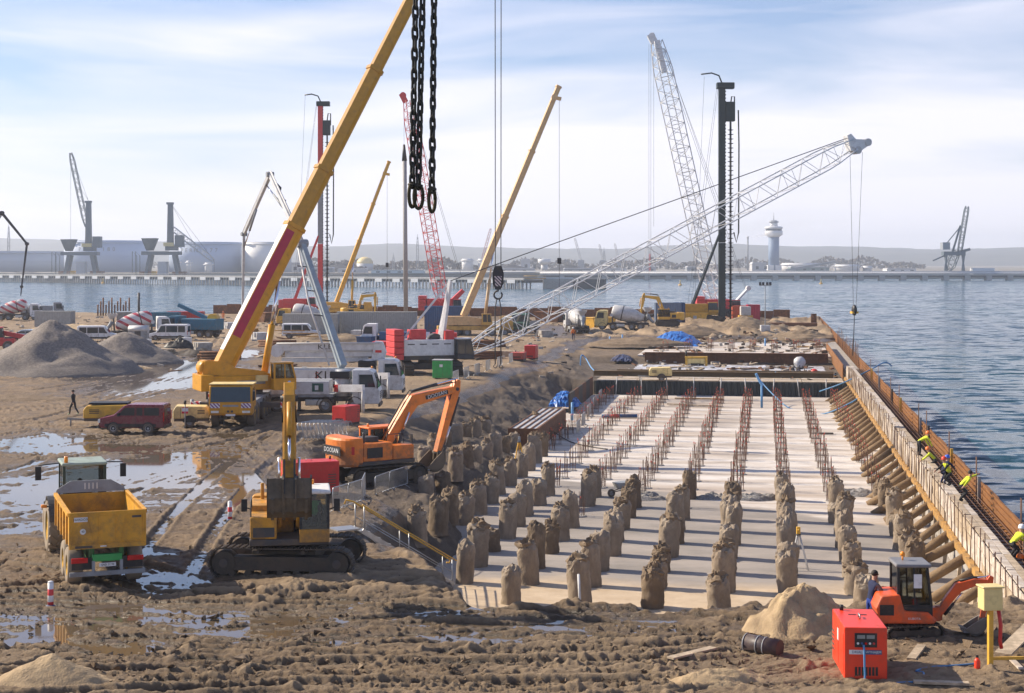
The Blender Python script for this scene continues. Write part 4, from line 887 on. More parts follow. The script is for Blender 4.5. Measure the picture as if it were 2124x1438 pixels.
# mini excavator by the generator
pm = G(1880, 1324); pm.z = .05
def mini():
    t = thing('mini_excavator', 'small orange mini excavator with black glazed cab beside the formwork', 'excavator', pm, 12, None, .88)
    for s_ in (-1, 1): track(t, s_*.55, 1.95, .48, .3, True)
    MB().b2((-.45, -.42, .25), (.45, .42, .45)).build('undercarriage', BLKM, t)
    MB().prism([(-1.05, -.08+.15), (-1.0, .35), (-.9, .4), (-.9, .05)], -.7, .7, TR(2.05, 0, 0)).build('dozer_blade', ORM, t) if False else None
    M = RZ(-14); z0 = .56
    pr = [(-1.0, z0), (.75, z0), (.85, z0+.12), (.55, z0+.38), (-.2, z0+.42), (-.35, z0+.95), (-.95, z0+.88), (-1.12, z0+.5)]
    MB().prism(pr, -.72, .72).build('engine_cover', ORM, t, bevel=.06, m=M)
    MB().b2((-1.0, -.735, z0+.28), (-.55, -.715, z0+.62)).b2((-.85, .715, z0+.28), (-.5, .735, z0+.6)).build('vent_grille', BLK, t, m=M)
    MB().b2((-1.13, -.68, z0+.02), (-.98, .68, z0+.32)).build('rear_guard', BLK, t, m=M)
    cabbox(t, -.42, .72, -.62, .62, z0+.05, z0+1.92, BLK, mat('grey_cab_roof', (.20, .20, .21), .5, dirt=.3), BLK, .14, m=M, pil=.08, floor=.5)
    MB().b2((.1, -.66, z0+1.15), (.36, -.645, z0+1.6)).build('paper_notice', WHI, t, m=M)
    MB().tube((-.1, .1, z0+1.92), (-.1, .1, z0+2.05), .03).ball((-.1, .1, z0+2.12), .085).build('beacon', AMB, t, m=M)
    S = M @ TR(.95, 0, 0)
    MB().b2((-.22, -.16, z0-.02), (.12, .16, z0+.42)).tube((.1, 0, z0), (.1, 0, z0+.45), .12).build('swing_post', ORM, t, m=S)
    ft, kn, tp, pn = (.1, z0+.2), (.72, 1.62), (1.72, 1.80), (1.50, .62)
    MB().prism(limb([ft, ((ft[0]+kn[0])/2-.02, (ft[1]+kn[1])/2+.02), kn, (1.25, 1.80), tp], [.2, .26, .32, .24, .18]), -.11, .11).build('boom', ORM, t, bevel=.02, m=S)
    bk = (1.80, 2.0)
    MB().prism(limb([bk, tp, (1.61, 1.2), pn], [.14, .26, .18, .13]), -.09, .09).build('stick', ORM, t, bevel=.02, m=S)
    hyd(t, S @ Vector((.28, 0, z0+.15)), S @ Vector((.82, 0, 1.4)), .05, BLK)
    hyd(t, S @ Vector((.78, 0, 1.84)), S @ Vector((1.78, 0, 2.0)), .045, BLK); hyd(t, S @ Vector((1.88, 0, 1.62)), S @ Vector((1.70, 0, .85)), .045, BLK)
    MB().beam((1.70, 0, .85), (1.53, 0, .85), .1, .06).beam((1.70, 0, .85), (1.67, 0, .56), .1, .06).build('bucket_linkage', DGR, t, m=S)
    bucket(t, pn, 38, .55, .52, mat('grey_bucket_steel', (.30, .28, .25), .5, metal=.3, dirt=.4), S)
    text('KUBOTA', .1, M @ Vector((.1, -.745, z0+.18)), (90, 0, -14), WHI, t, depth=.003)
    hs = MB().path([S @ Vector(p) for p in ((.0, .1, z0+.5), (.25, .1, 1.2), (.65, .1, 1.78), (1.2, .1, 1.95), (1.68, .1, 1.95))], .018); hs.build('hydraulic_hose', HBLK, t)
mini()
pw = G(1806, 1318); pw.z = .1
person('worker in blue overalls and dark hood leaning on the mini excavator', pw, 20, GRCL, ROYB, None, 12, .95, None, (((.18, .05, -.22), (.40, 0, -.20)), ((.16, .06, -.25), (.38, .0, -.3))), vest=NAVY)
# ---------------------------------------------------------------- tractor and tipping trailer, seen from behind
pt = G(220, 1222)+Vector((-2.6, 6.75, 0)); pt.z = .08
HEAD = 111
def tractor():
    t = thing('tractor', 'green tractor with muddy wheels in front of the tipping trailer', 'tractor', pt, HEAD)
    for s_ in (-1, 1):
        wheel(t, (0, s_*.98, .98), .98, .68, RUBM, YELB, lugs=18, n=28); wheel(t, (2.75, s_*.92, .72), .72, .5, RUBM, YELB, lugs=14, n=22)
        pr = [(1.1*math.cos(a), .98+1.1*math.sin(a)) for a in np.linspace(R(25), R(165), 12)]; pi_ = [(1.05*math.cos(a), .98+1.05*math.sin(a)) for a in np.linspace(R(165), R(25), 12)]
        MB().prism(pr+pi_, s_*.92-.36, s_*.92+.36).build('mudguard', DGR, t)
    MB().b2((-.7, -.35, .6), (3.2, .35, 1.25)).build('chassis', DGR, t, bevel=.05)
    MB().prism([(1.0, 1.2), (3.45, 1.15), (3.55, 1.55), (3.3, 1.85), (1.0, 2.05)], -.48, .48).build('bonnet', GRND, t, bevel=.08)
    cabbox(t, -.75, 1.0, -.78, .78, 1.25, 3.35, mat('dark_green_frame', (.03, .05, .035), .5, dirt=.3), mat('pale_green_roof', (.30, .36, .30), .5, dirt=.3), GRND, .1, pil=.1, floor=.3)
    MB().tube((1.2, .6, 1.9), (1.2, .6, 3.3), .06).build('exhaust_stack', DGR, t)
    for s_ in (-1, 1):
        MB().tube((.6, s_*.8, 3.2), (.55, s_*1.55, 3.15), .022).box((.55, s_*1.55, 2.85), (.06, .22, .5)).build('mirror', BLK, t)
        MB().box((-.72, s_*.9, 1.95), (.05, .2, .12)).build('tail_light', REDL, t)
    MB().tube((-.6, .65, 3.35), (-.6, .65, 3.58), .07).build('beacon', AMB, t)
    MB().tube((-.7, 1.0, 1.75), (-.75, 1.35, 1.8), .03).build('work_arm', DGR, t); MB().tube((-.75, 1.35, 1.8), (-.76, 1.55, 1.82), .06).build('lamp_pod', AMB, t)
    return t
trc = tractor()
pp = person('tractor driver in an orange vest inside the cab', trc.matrix_basis @ Vector((-.1, .1, 1.25)), HEAD, DKCL, DKCL, None, 3, .58, (((.42, .6), (.5, .12)), ((.42, .6), (.5, .12))), (((.1, .1, -.25), (.36, .05, -.2)),)*2, vest=HVO)
def trailer():
    p = G(222, 1222); p.z = .08; t = thing('tipping_trailer', 'yellow high sided tipping trailer with open dark grey headboard', 'trailer', p, HEAD)
    zb, zt, Lb, wb = 1.42, 2.50, 5.0, 2.45
    x0, x1 = -.15, -.15+Lb
    fl = MB().b2((x0, -wb/2+.06, zb), (x1, wb/2-.06, zb+.1)); fl.build('bed_floor', DGR, t)
    for s_ in (-1, 1):
        sd_ = MB().b2((x0, s_*(wb/2-.03)-.03, zb), (x1, s_*(wb/2-.03)+.03, zt)); sd_.b2((x0, s_*(wb/2)-.06, zt-.1), (x1, s_*(wb/2)+.06, zt+.02))
        for i in range(5): sd_.b2((x0+.5+i*1.0, s_*(wb/2+.03)-.03, zb), (x0+.6+i*1.0, s_*(wb/2+.03)+.03, zt-.1))
        sd_.build('side_wall', YELT, t)
    tg = MB().b2((x0-.08, -wb/2-.02, zb-.1), (x0-.02, wb/2+.02, zt+.03))
    tgo = tg.build('tailgate', YELT, t, bevel=.015); xt = x0-.08
    fr = MB()
    def pan(y0, y1, y2, y3, z0, z1):       # raised border round a sunken panel
        for a, b in (((y0, z0), (y1, z0)), ((y1, z0), (y2, z1)), ((y2, z1), (y3, z1)), ((y3, z1), (y0, z0))): fr.beam((xt-.012, a[0], a[1]), (xt-.012, b[0], b[1]), .035, .03, up=(1, 0, 0))
    pan(1.15, .43, .62, 1.15, zb+.12, zt-.08); pan(.28, -.28, -.28, .28, zb+.12, zt-.08); pan(-.43, -1.15, -1.15, -.62, zb+.12, zt-.08)
    fr.box((xt-.03, 0, zb-.02), (.06, wb, .14)).build('tailgate_ribs', YELT, tgo)
    MB().b2((xt-.02, .65, zt-.28), (xt-.003, 1.08, zt-.13)).build('sign_plate', WHI, tgo); text('HARDOX', .11, (xt-.022, .865, zt-.205), (90, 0, -90), BLK, tgo, depth=.003)
    MB().tube((xt-.025, .8, zt-.6), (xt-.003, .8, zt-.6), .095, n=16).build('speed_disc', WHI, tgo); text('40', .1, (xt-.027, .8, zt-.6), (90, 0, -90), BLK, tgo, depth=.003)
    MB().b2((xt-.064, .5, zb-.06), (xt-.06, 1.05, zb+.02)).b2((xt-.02, -1.08, zt-.22), (xt-.016, -.78, zt-.15)).build('worn_decal', DGR, tgo)
    MB().b2((xt-.064, .05, zb-.04), (xt-.06, .25, zb+.0)).build('reflector', WHI, tgo)
    hb_ = MB().prism([(x1-.06, zb), (x1, zb), (x1, zt-.05), (x1-.06, zt-.05)], -wb/2, wb/2); hb_.build('headboard', YELT, t)
    vs = [(wb/2, zt-.02), (wb/2-.05, zt+.12), (.7, zt+.40), (-.7, zt+.40), (-wb/2+.05, zt+.12), (-wb/2, zt-.02)]
    he = MB(); k = len(vs); he.add([(x1+.01, y, z) for y, z in vs]+[(x1+.06, y, z) for y, z in vs], [tuple(range(k)), tuple(range(2*k-1, k-1, -1))]+[(i, (i+1) % k, (i+1) % k+k, i+k) for i in range(k)]); he.build('headboard_extension', GRY, t)
    sl = MB()
    for i in range(4): sl.box((x1-.015+.02, -.22+i*.14, zt+.2), (.01, .035, .22))
    sl.build('vent_slots', LAMP, t)
    res = MB(); n = 10
    for i in range(n+1):
        for j in range(n+1): res.v.append((x0+.1+(Lb-.2)*i/n, (-.5+j/n)*(wb-.16), zb+.12+.16*math.sin(math.pi*j/n)*(i/n)+random.uniform(0, .05)))
    res.f = [(i*(n+1)+j, (i+1)*(n+1)+j, (i+1)*(n+1)+j+1, i*(n+1)+j+1) for i in range(n) for j in range(n)]; res.s = [True]*len(res.f); res.build('soil_residue', BLKM, t)
    MB().b2((.1, -.55, .8), (x1+.4, -.4, zb-.02)).b2((.1, .4, .8), (x1+.4, .55, zb-.02)).build('chassis', mat('trailer_green', (.05, .22, .06), .5, dirt=.4), t)
    MB().b2((-.12, -.48, .86), (.1, .48, 1.1)).build('hydraulic_tank', GRN, t, bevel=.03)
    MB().beam((x1+.3, 0, .85), (x1+1.3, 0, .75), .22, .2).build('drawbar', DGR, t)
    for s_ in (-1, 1):
        for x in (.95, 2.35): wheel(t, (x, s_*.98, .62), .62, .5, RUBM, YELB, n=24)
        MB().b2((-.1, s_*.82-.33, .62), (-.02, s_*.82+.33, 1.0)).build('mud_flap', BLK, t)
        l_ = MB().b2((-.2, s_*.9-.26, .86), (-.12, s_*.9+.26, 1.02)); l_.build('tail_light', REDL, t)
    MB().b2((-.2, -1.22, .42), (-.1, 1.22, .56)).b2((-.15, -.5, .5), (-.08, -.4, .9)).b2((-.15, .4, .5), (-.08, .5, .9)).build('under_run_bar', GRY, t)
    MB().b2((-.16, -.27, .70), (-.14, .27, .82)).build('number_plate', WHI, t); text('GND 21198', .1, (-.163, 0, .76), (90, 0, -90), BLK, t, depth=.002, sx=.85)
trailer()
# ---------------------------------------------------------------- bollards
RW = stripes('red_white_bands', (.72, .05, .05), (.78, .78, .78), .40, .5, 90, 'XZ')
for i, (x, y, lb) in enumerate(((105, 1258, 'red and white bollard behind the tipping trailer, nearest to us'), (477, 1079, 'red and white bollard left of the yellow excavator'))):
    p = gp(x, y); p.z -= .05; t = thing('bollard', lb, 'bollard', p, 0, 'red and white bollards')
    MB().tube((0, 0, 0), (0, 0, .8), .09, n=14).build('post', RW, t); MB().lathe([(.09, .8), (.085, .83), (.04, .85)], 14).build('cap', WHI, t); MB().lathe([(.16, 0), (.15, .07), (.1, .1)], 14).build('base', BLU, t)
# ---------------------------------------------------------------- generators
def generator(label, p, rz, L_, W_, H_, m_, panel='front', base=.2, name='generator', full=False, lid=None):
    t = thing(name, label, 'generator', p, rz)
    b_ = MB().b2((-L_/2, -W_/2, base), (L_/2, W_/2, H_)).build('housing', m_, t, bevel=.03)
    MB().b2((-L_/2+.03, -W_/2+.03, 0), (L_/2-.03, W_/2-.03, base)).build('base_tank', BLK, t)
    v_ = MB()
    for i in range(7): v_.b2((-L_/2-.006, -W_*.28+i*W_*.08, base+.10), (-L_/2+.004, -W_*.28+i*W_*.08+W_*.055, base+.32))
    v_.build('air_grille', BLK, b_)
    for s_ in (-1, 1):
        dd = MB()
        for i in range(2): x = -L_*.28+i*L_*.42; dd.b2((x-.33, s_*(W_/2+.004)-.004, base+.12), (x+.33, s_*(W_/2+.004)+.004, H_-.2))
        dd.build('access_door', m_, b_)
        kk = MB()
        for i in range(5): kk.b2((L_*.30, s_*(W_/2+.004)-.008, base+.3+i*.12), (L_*.44, s_*(W_/2+.004)+.008, base+.34+i*.12))
        kk.build('louvres', DGR, b_)
    MB().path([(.12, 0, H_), (.12, 0, H_+.09), (-.12, 0, H_+.09), (-.12, 0, H_)], .02).build('lifting_eye', STL, t)
    MB().tube((L_*.42, W_*.3, H_), (L_*.42, W_*.3, H_+.14), .05).build('exhaust_pipe', BLK, t)
    return t, b_
pg = G(1796, 1428); pg.z = .02
gen, gb = generator('bright red generator with control panel in the right foreground', pg+Vector((.069, 1.1, 0)), 86.4, 2.2, 1.08, 1.52, REDG)
xf_ = -1.1
MB().b2((xf_-.012, -.28, 1.02), (xf_+.01, .28, 1.38)).build('control_panel', BLK, gb)
for y in (-.12, .12): MB().b2((xf_-.02, y-.1, 1.24), (xf_-.01, y+.1, 1.33)).build('display', mat('lcd_grey', (.25, .27, .26), .3, dirt=0), gb)
for i in range(5): MB().tube((xf_-.03, -.2+i*.1, 1.12), (xf_-.008, -.2+i*.1, 1.12), .03, n=10).build('push_button', (RED, WHI, REDL, BLU, WHI)[i], gb)
MB().b2((xf_-.008, -.40, .84), (xf_+.001, .02, .95)).build('name_strip', BLU, gb); MB().b2((xf_-.008, .02, .84), (xf_+.001, .42, .95)).build('name_strip', WHI, gb)
text('WYNAJEM', .085, (xf_-.011, -.19, .895), (90, 0, -90), WHI, gb, depth=.002); text('DRIAL', .095, (xf_-.011, .22, .895), (90, 0, -90), BLU, gb, depth=.002)
MB().b2((-.1, .541, .95), (.1, .552, 1.25)).build('sticker', WHI, gb)
MB().b2((-1.0, -.1, 1.52), (-.55, .28, 1.525)).build('roof_slot', BLK, gb) if False else MB().b2((.35, -.25, 1.521), (.42, -.05, 1.528)).b2((.35, .02, 1.521), (.42, .22, 1.528)).build('roof_slot', BLK, gb)
gm = gen.matrix_basis
cab = [gm @ Vector(q) for q in ((-1.13, .06, 1.08), (-1.25, .06, .9), (-1.28, .05, .4), (-1.35, 0, .1))]+[G(1850, 1432, .05), G(1905, 1425, .08), G(1916, 1408, .08), G(1900, 1402, .1), G(1930, 1394, .1), G(1990, 1388, .12), G(2032, 1384, .12)]
def smooth_path(P, k=6):
    out = []
    for i in range(len(P)-1):
        p0, p1, p2, p3 = P[max(i-1, 0)], P[i], P[i+1], P[min(i+2, len(P)-1)]
        for j in range(k):
            t = j/k; out.append(.5*((2*p1)+(p2-p0)*t+(2*p0-5*p1+4*p2-p3)*t*t+(3*p1-p0-3*p2+p3)*t**3))
    return out+[P[-1]]
for q in cab[4:]: q.z = gz(q)+.06
tag(MB().path(smooth_path([Vector(q) for q in cab]), .028, 7).build('power_cable', HOSE), 'blue grey power cable running from the red generator over the ground', 'cable')
p = gp(640, 1028); generator('red generator with sloped lid behind the yellow excavator', p, 20, 2.6, 1.2, 1.6, RED)
p = gp(718, 882); generator('red generator standing by the stack of barriers', p, 60, 1.6, 1.1, 1.3, RED)
p = gp(1102, 746); generator('tall red generator on the bank top above the excavation', p, 80, 2.0, 1.25, 1.6, RED)
p = gp(1075, 748); generator('low red generator beside the taller red one on the bank', p, 80, 2.0, 1.5, .9, mat('faded_red_paint', (.5, .08, .06), .6))
# ================================================================ middle ground
def stuff(o): o['kind'] = 'stuff'; return o
def boomsec(p0, p1, w, h, w1=None, h1=None, up=(0, 0, 1)):
    mb = MB(); d, x, y = mb.frame(p0, p1, up); w1 = w1 or w; h1 = h1 or h; vs = []
    cs = [(-.5, .5), (.5, .5), (.5, -.15), (.36, -.38), (.15, -.5), (-.15, -.5), (-.36, -.38), (-.5, -.15)]
    for p, a, b in ((Vector(p0), w, h), (Vector(p1), w1, h1)): vs += [p+x*c*a+y*e*b for c, e in cs]
    n = 8; return mb.add(vs, [tuple(range(n)), tuple(range(2*n-1, n-1, -1))]+[(i+n, (i+1) % n+n, (i+1) % n, i) for i in range(n)])
def telescope(par, base, tip, lens, w, h, mats, shrink=.86, collar=None, m=None):
    """telescopic boom: each section slides out of the last"""
    base = Vector(base); tip = Vector(tip); d = (tip-base).normalized(); a = 0
    for i, l in enumerate(lens):
        k = shrink**i; p0 = base+d*max(0, a-.4); p1 = base+d*(a+l); mm = mats[min(i, len(mats)-1)]
        o = boomsec(p0, p1, w*k, h*k).build('boom_section', mm, par)
        if i < len(lens)-1 or True: boomsec(p1-d*.22, p1+d*.05, w*k+.16, h*k+.16).build('collar', collar or mm, o)
        a += l
    return d
# ---------------------------------------------------------------- big yellow mobile crane
CRY = mat('crane_yellow_paint', (.60, .285, .012), .36, dirt=.25)
CROL = CRY
def mobile_crane():
    p = G(478, 893); p.z = .1; t = thing('mobile_crane', 'big yellow mobile crane facing us with its long boom raised', 'crane', p, -90+2)
    # carrier
    cab_ = MB().prism([(-2.1, .95), (-.1, .85), (0, 1.0), (0, 1.75), (-.16, 2.7), (-.35, 2.82), (-2.1, 2.82)], -1.38, 1.38).build('carrier_cab', CRY, t, bevel=.06)
    MB().b2((-2.05, -1.42, 2.82), (-.2, 1.42, 2.88)).build('cab_roof_edge', CREAM, cab_)
    plate(MB(), [(.0, -1.28, 1.72), (.0, 1.28, 1.72), (-.14, 1.24, 2.68), (-.14, -1.24, 2.68)], .015, .004).build('windscreen', GLD, cab_)
    for s_ in (-1, 1):
        q = [(-1.5, s_*1.383, 1.75), (-.25, s_*1.383, 1.75), (-.4, s_*1.383, 2.6), (-1.5, s_*1.383, 2.6)]; plate(MB(), q if s_ < 0 else q[::-1], .012).build('side_window', GLD, cab_)
        MB().b2((-.02, s_*1.0-.32, 1.34), (.012, s_*1.0+.32, 1.64)).build('chevron_panel', stripes('violet_white_chevrons', (.18, .05, .22), (.75, .72, .75), .17), cab_)
        MB().b2((-.02, s_*1.0-.25, 1.02), (.014, s_*1.0+.25, 1.16)).build('headlight', LAMP, cab_)
        MB().b2((-.1, s_*1.5-.06, 1.9), (0, s_*1.5+.06, 2.4)).build('mirror', BLK, cab_)
    MB().b2((-.02, -.5, 1.42), (.012, .5, 1.54)).build('name_strip', GRY, cab_); MB().tube((.0, .1, 1.12), (.06, .1, 1.12), .08).tube((.0, -.15, 1.12), (.06, -.15, 1.12), .08).build('tow_eye', DGR, cab_)
    MB().b2((-.05, -.3, .82), (.02, .3, .95)).build('number_plate', WHI, cab_)
    MB().b2((-13, -1.3, .95), (-2.15, 1.3, 1.55)).b2((-12.6, -1.36, 1.5), (-2.3, 1.36, 1.62)).build('carrier_deck', GRY, t, bevel=.03)
    for x in (-1.6, -3.3, -6.6, -8.3, -10.0):
        for s_ in (-1, 1): wheel(t, (x, s_*1.15, .72), .72, .5, RUB, mat('dusty_yellow_rim', (.35, .24, .06), .6, dirt=.4), n=22)
    for x in (-4.9, -11.9):
        MB().b2((x-.25, -3.3, .95), (x+.25, 3.3, 1.3)).build('outrigger_beam', DGR, t)
        for s_ in (-1, 1):
            MB().tube((x, s_*3.25, .1), (x, s_*3.25, 1.5), .12).build('outrigger_leg', GRY, t); MB().lathe([(.42, 0), (.42, .08), (.15, .14)], 14, TR(x, s_*3.25, 0)).build('outrigger_pad', DGR, t)
            MB().b2((x-.27, s_*3.0-.3, .93), (x-.255+.55, s_*3.0+.3, 1.33)).build('chevron_panel', STRW, t)
    # superstructure
    S = TR(-8.0, 0, 0) @ RZ(90-2+24)
    MB().tube((0, 0, 1.55), (0, 0, 1.95), 1.1, n=24).build('slew_ring', DGR, t, m=S)
    MB().prism([(-2.6, 1.95), (2.9, 1.95), (2.9, 2.5), (1.3, 2.9), (-2.6, 2.95)], -1.15, 1.15).build('upper_frame', CRY, t, bevel=.04, m=S)
    cw = MB().b2((-3.5, -1.35, 1.95), (-2.62, 1.35, 3.05)).build('counterweight', CRY, t, bevel=.04, m=S)
    MB().tube((-2.9, -.7, 3.5), (-2.9, .7, 3.5), .5, n=18).build('winch', CRY, t, m=S)
    for y in (-.75, .75): MB().prism([(-3.3, 3.05), (-1.0, 2.9), (-1.1, 3.6), (-2.0, 3.95), (-3.1, 4.0)], y-.06, y+.06).build('boom_bracket', CRY, t, m=S)
    MB().prism([(-2.2, 2.95), (2.0, 2.75), (1.0, 3.2), (-1.0, 3.5)], -.85, -.72).build('side_plate', CRY, t, m=S)
    MB().b2((-1.0, -1.165, 2.35), (1.0, -1.15, 2.6)).build('name_strip', GRY, t, m=S)
    cabbox(t, 1.35, 2.95, -2.1, -1.18, 1.95, 3.85, CRY, CRY, CRY, .28, glass=GLS, m=S, pil=.11, floor=.75)
    MB().b2((.3, -1.5, 2.55), (1.1, -1.18, 2.95)).build('heater_box', CREAM, t, m=S)
    b0 = S @ Vector((-1.7, 0, 3.35)); el = R(62.3); L_ = 44.7; dl = Vector((math.cos(el), 0, math.sin(el))); b1 = S @ (Vector((-1.7, 0, 3.35))+dl*L_)
    d = telescope(t, b0, b1, (11.2, 4.6, 8.2, 10, 10.3), 1.12, 1.36, (CRY, mat('shaded_crane_yellow', (.46, .235, .015), .36, dirt=.3)), .87)  # sections above the base: shade on the boom put in as darker yellow
    dd, x_, y_ = MB().frame(b0, b1)
    # crimson band with white edge on the base section
    for s_ in (-1, 1): MB().beam(b0+dd*2.4+x_*s_*.563+y_*.32, b0+dd*10.7+x_*s_*.563+y_*.32, .012, .62).build('crimson_band', CRIM, t)
    MB().beam(b0+dd*1.2+y_*.69, b0+dd*11+y_*.69, 1.0, .02).build('white_edge', WHI, t)
    hyd(t, S @ Vector((1.2, 0, 2.7)), S @ (Vector((-1.7, 0, 3.35))+dl*7.2+Vector((.62, 0, -.35))), .24, CRY, .55)
    # hook and ropes
    tip = t.matrix_basis @ b1; inv = t.matrix_basis.inverted(); ht = A(1033, 552, tip.y); W = lambda v: inv @ Vector(v)
    MB().tube(W(tip+Vector((-.4, -.25, 0))), W(tip+Vector((-.4, .25, 0))), .45, n=16).build('head_sheave', DGR, t)
    ropes(t, [(W((ht.x+o, ht.y, tip.z)), W((ht.x+o*.9, ht.y, ht.z))) for o in (-.24, -.20, .22, .26)], .018)
    zz = ht.z
    hb = MB(); hx_ = W((ht.x, ht.y, zz))
    o = MB().prism([(-.26, 0), (.26, 0), (.42, -.5), (.40, -1.3), (.2, -1.75), (-.2, -1.75), (-.40, -1.3), (-.42, -.5)], -.25, .25, TR(*hx_) @ RZ(90)).build('hook_block', BLK, t, bevel=.03)
    MB().prism([(-.28, -.75), (.28, -.75), (.2, -1.5), (-.2, -1.5)], -.255, .255, TR(*hx_) @ RZ(90)).build('warning_plate', stripes('block_warning', (.6, .5, .5), (.05, .05, .05), .18), o)
    c = Vector((ht.x, ht.y, zz-2.15)); MB().path([W(c+Vector((0, 0, .45)))]+[W(c+Vector((.3*math.cos(a), 0, .3*math.sin(a)))) for a in np.linspace(R(90), R(400), 12)], .07, 8).build('hook', DGR, o)
    for dx in (-.22, .22):
        q = [W((ht.x+dx*.4, ht.y, zz-2.4)), W((ht.x+dx, ht.y, zz-3.2)), W((ht.x+dx*.95, ht.y, zz-7.3))]; MB().path(q, .045, 6).build('sling', ROPE, t)
        MB().path([W((ht.x+dx*.95+.12*math.cos(a), ht.y, zz-7.45+.12*math.sin(a))) for a in np.linspace(R(90), R(380), 9)], .035, 6).build('sling_hook', DGR, t)
mobile_crane()
# ---------------------------------------------------------------- concrete pumps
PWH = mat('pump_white_paint', (.60, .61, .62), .45, dirt=.25); PGR = mat('pump_blue_grey_paint', (.30, .36, .40), .45, dirt=.15)
def pump(label, px, y, folded):
    p = G(px, y); p.z = .1; p.x -= 4.9
    t = truck('concrete_pump', label, p, 0, PWH, ((3.1, 0), (1.05, 0), (-2.4, 1), (-3.8, 1)), 9.8, 'concrete pump trucks', cat='pump truck')
    MB().b2((-4.6, -1.2, 1.1), (1.6, 1.2, 1.3)).build('deck', GRY, t)
    MB().b2((-4.2, -1.24, 1.3), (1.3, -.7, 2.25)).b2((-4.2, .7, 1.3), (1.3, 1.24, 2.25)).build('side_locker', PWH, t, bevel=.03)
    MB().b2((.1, -1.255, 1.5), (.9, -1.24, 2.1)).build('control_box', mat('dark_green_panel', (.03, .10, .08), .4), t)
    MB().b2((.3, -1.265, 1.62), (.55, -1.25, 1.95)).build('display', WHI, t); text('S', .7, (-1.9, -1.262, 1.78), (90, 0, 0), RED, t)
    MB().lathe([(.6, 1.0), (.95, 1.9), (1.0, 2.0)], 10, TR(-4.7, 0, .2)).build('hopper', GRY, t)
    MB().tube((2.15, 0, 1.1), (2.15, 0, 3.0), .55, n=16).build('boom_pedestal', PWH, t); MB().b2((1.3, -.75, 2.4), (2.7, .75, 2.9)).build('pedestal_housing', BLK, t, bevel=.05)
    MB().tube((4.2, .7, 3.05), (4.2, .7, 3.2), .07).build('beacon', AMB, t)
    for s_ in (-1,):
        MB().beam((1.9, s_*1.3, 1.75), (3.9, s_*2.6, 1.85), .28, .5).build('outrigger_beam', WHI, t)
        MB().tube((3.85, s_*2.55, .1), (3.85, s_*2.55, 1.75), .12, n=8).build('outrigger_leg', WHG, t); MB().b2((3.5, s_*2.55-.3, 0), (4.2, s_*2.55+.3, .08)).build('outrigger_pad', DGR, t)
        MB().beam((1.75, s_*1.2, 1.74), (2.05, s_*1.4, 1.76), .3, .52).build('outrigger_tip', RED, t)
    W = lambda q: Vector(q)-p
    if folded:
        for i, (z, x0, x1, hh) in enumerate(((3.95, -5.2, 3.0, .55), (3.35, -4.6, 2.4, .42), (2.9, -4.9, 2.0, .36))):
            o = MB().beam((x0, -.1+.25*i, z), (x1, -.1+.25*i, z+.1), .42, hh).build('boom_section', PWH, t, bevel=.03)
            MB().tube((x0, -.45+.25*i, z+.32), (x1, -.45+.25*i, z+.36), .07).build('delivery_pipe', WHG, o)
        MB().tube((-5.2, -.5, 3.7), (-5.2, .5, 3.7), .5, n=16).build('fold_joint', PWH, t)
        MB().prism([(2.3, 2.9), (3.3, 2.9), (3.5, 3.6), (3.2, 4.4), (2.6, 4.45)], -.45, .45).build('boom_yoke', PWH, t, bevel=.06)
        MB().b2((2.65, -.46, 3.55), (3.15, -.452, 3.75)).build('badge', RED, t)
        text('KLEIN', .55, (-1.0, -.33, 3.98), (90, 0, 0), BLK, t, sx=1.3); text('KLEIN', 1.0, (-.6, -1.262, 1.75), (90, 0, 0), BLK, t, sx=1.1)
    else:
        D0 = p.y
        J = [A(706, 755, D0), A(626, 505, D0+5), A(560, 362, D0+12), A(506, 486, D0+16), A(503, 668, D0+18)]
        J[0] = p+Vector((2.15, 0, 3.2))
        th = [.62, .42, .34, .28]
        for i in range(4):
            a, b_ = W(J[i]), W(J[i+1])
            o = MB().beam(a, b_, th[i]*.8, th[i], th[i]*.65, th[i]*.75).build('boom_section', (PGR, PWH, WHG, WHG)[i], t, bevel=.02)
            d, x, y_ = MB().frame(a, b_); off = y_*(th[i]*.5+.1)+x*.0
            if i == 0: off = Vector((-.95, -.1, .1))
            MB().path([a+off, a.lerp(b_, .5)+off, b_+off*(.35 if i == 0 else 1)], .075, 8).build('delivery_pipe', WHG, o)
            MB().tube(b_-x*th[i]*.7, b_+x*th[i]*.7, th[i]*.5, n=12).build('boom_joint', GRY, o)
            if i < 3: hyd(o, a.lerp(b_, .55)-y_*th[i]*.7, b_.lerp(W(J[i+2]), .14)-y_*th[i]*.3, .09, GRY)
            for k in range(1, 5): q = a.lerp(b_, k/5); MB().beam(q, q+off*.95, .06, .08).build('pipe_clamp', DGR, o)
        MB().path([W(J[2])+Vector((.15, -.2, -.3)), W(J[2])+Vector((.9, -.3, -1.1)), W(J[2])+Vector((.7, -.3, -2.0)), W(J[2])+Vector((1.3, -.2, -2.1))], .08, 8).build('rubber_hose', HBLK, t)
    return t
pump('white concrete pump truck with its boom folded flat on top', 838, 826, True)
pump('white concrete pump truck with grey boom raised and folded over', 790, 856, False)
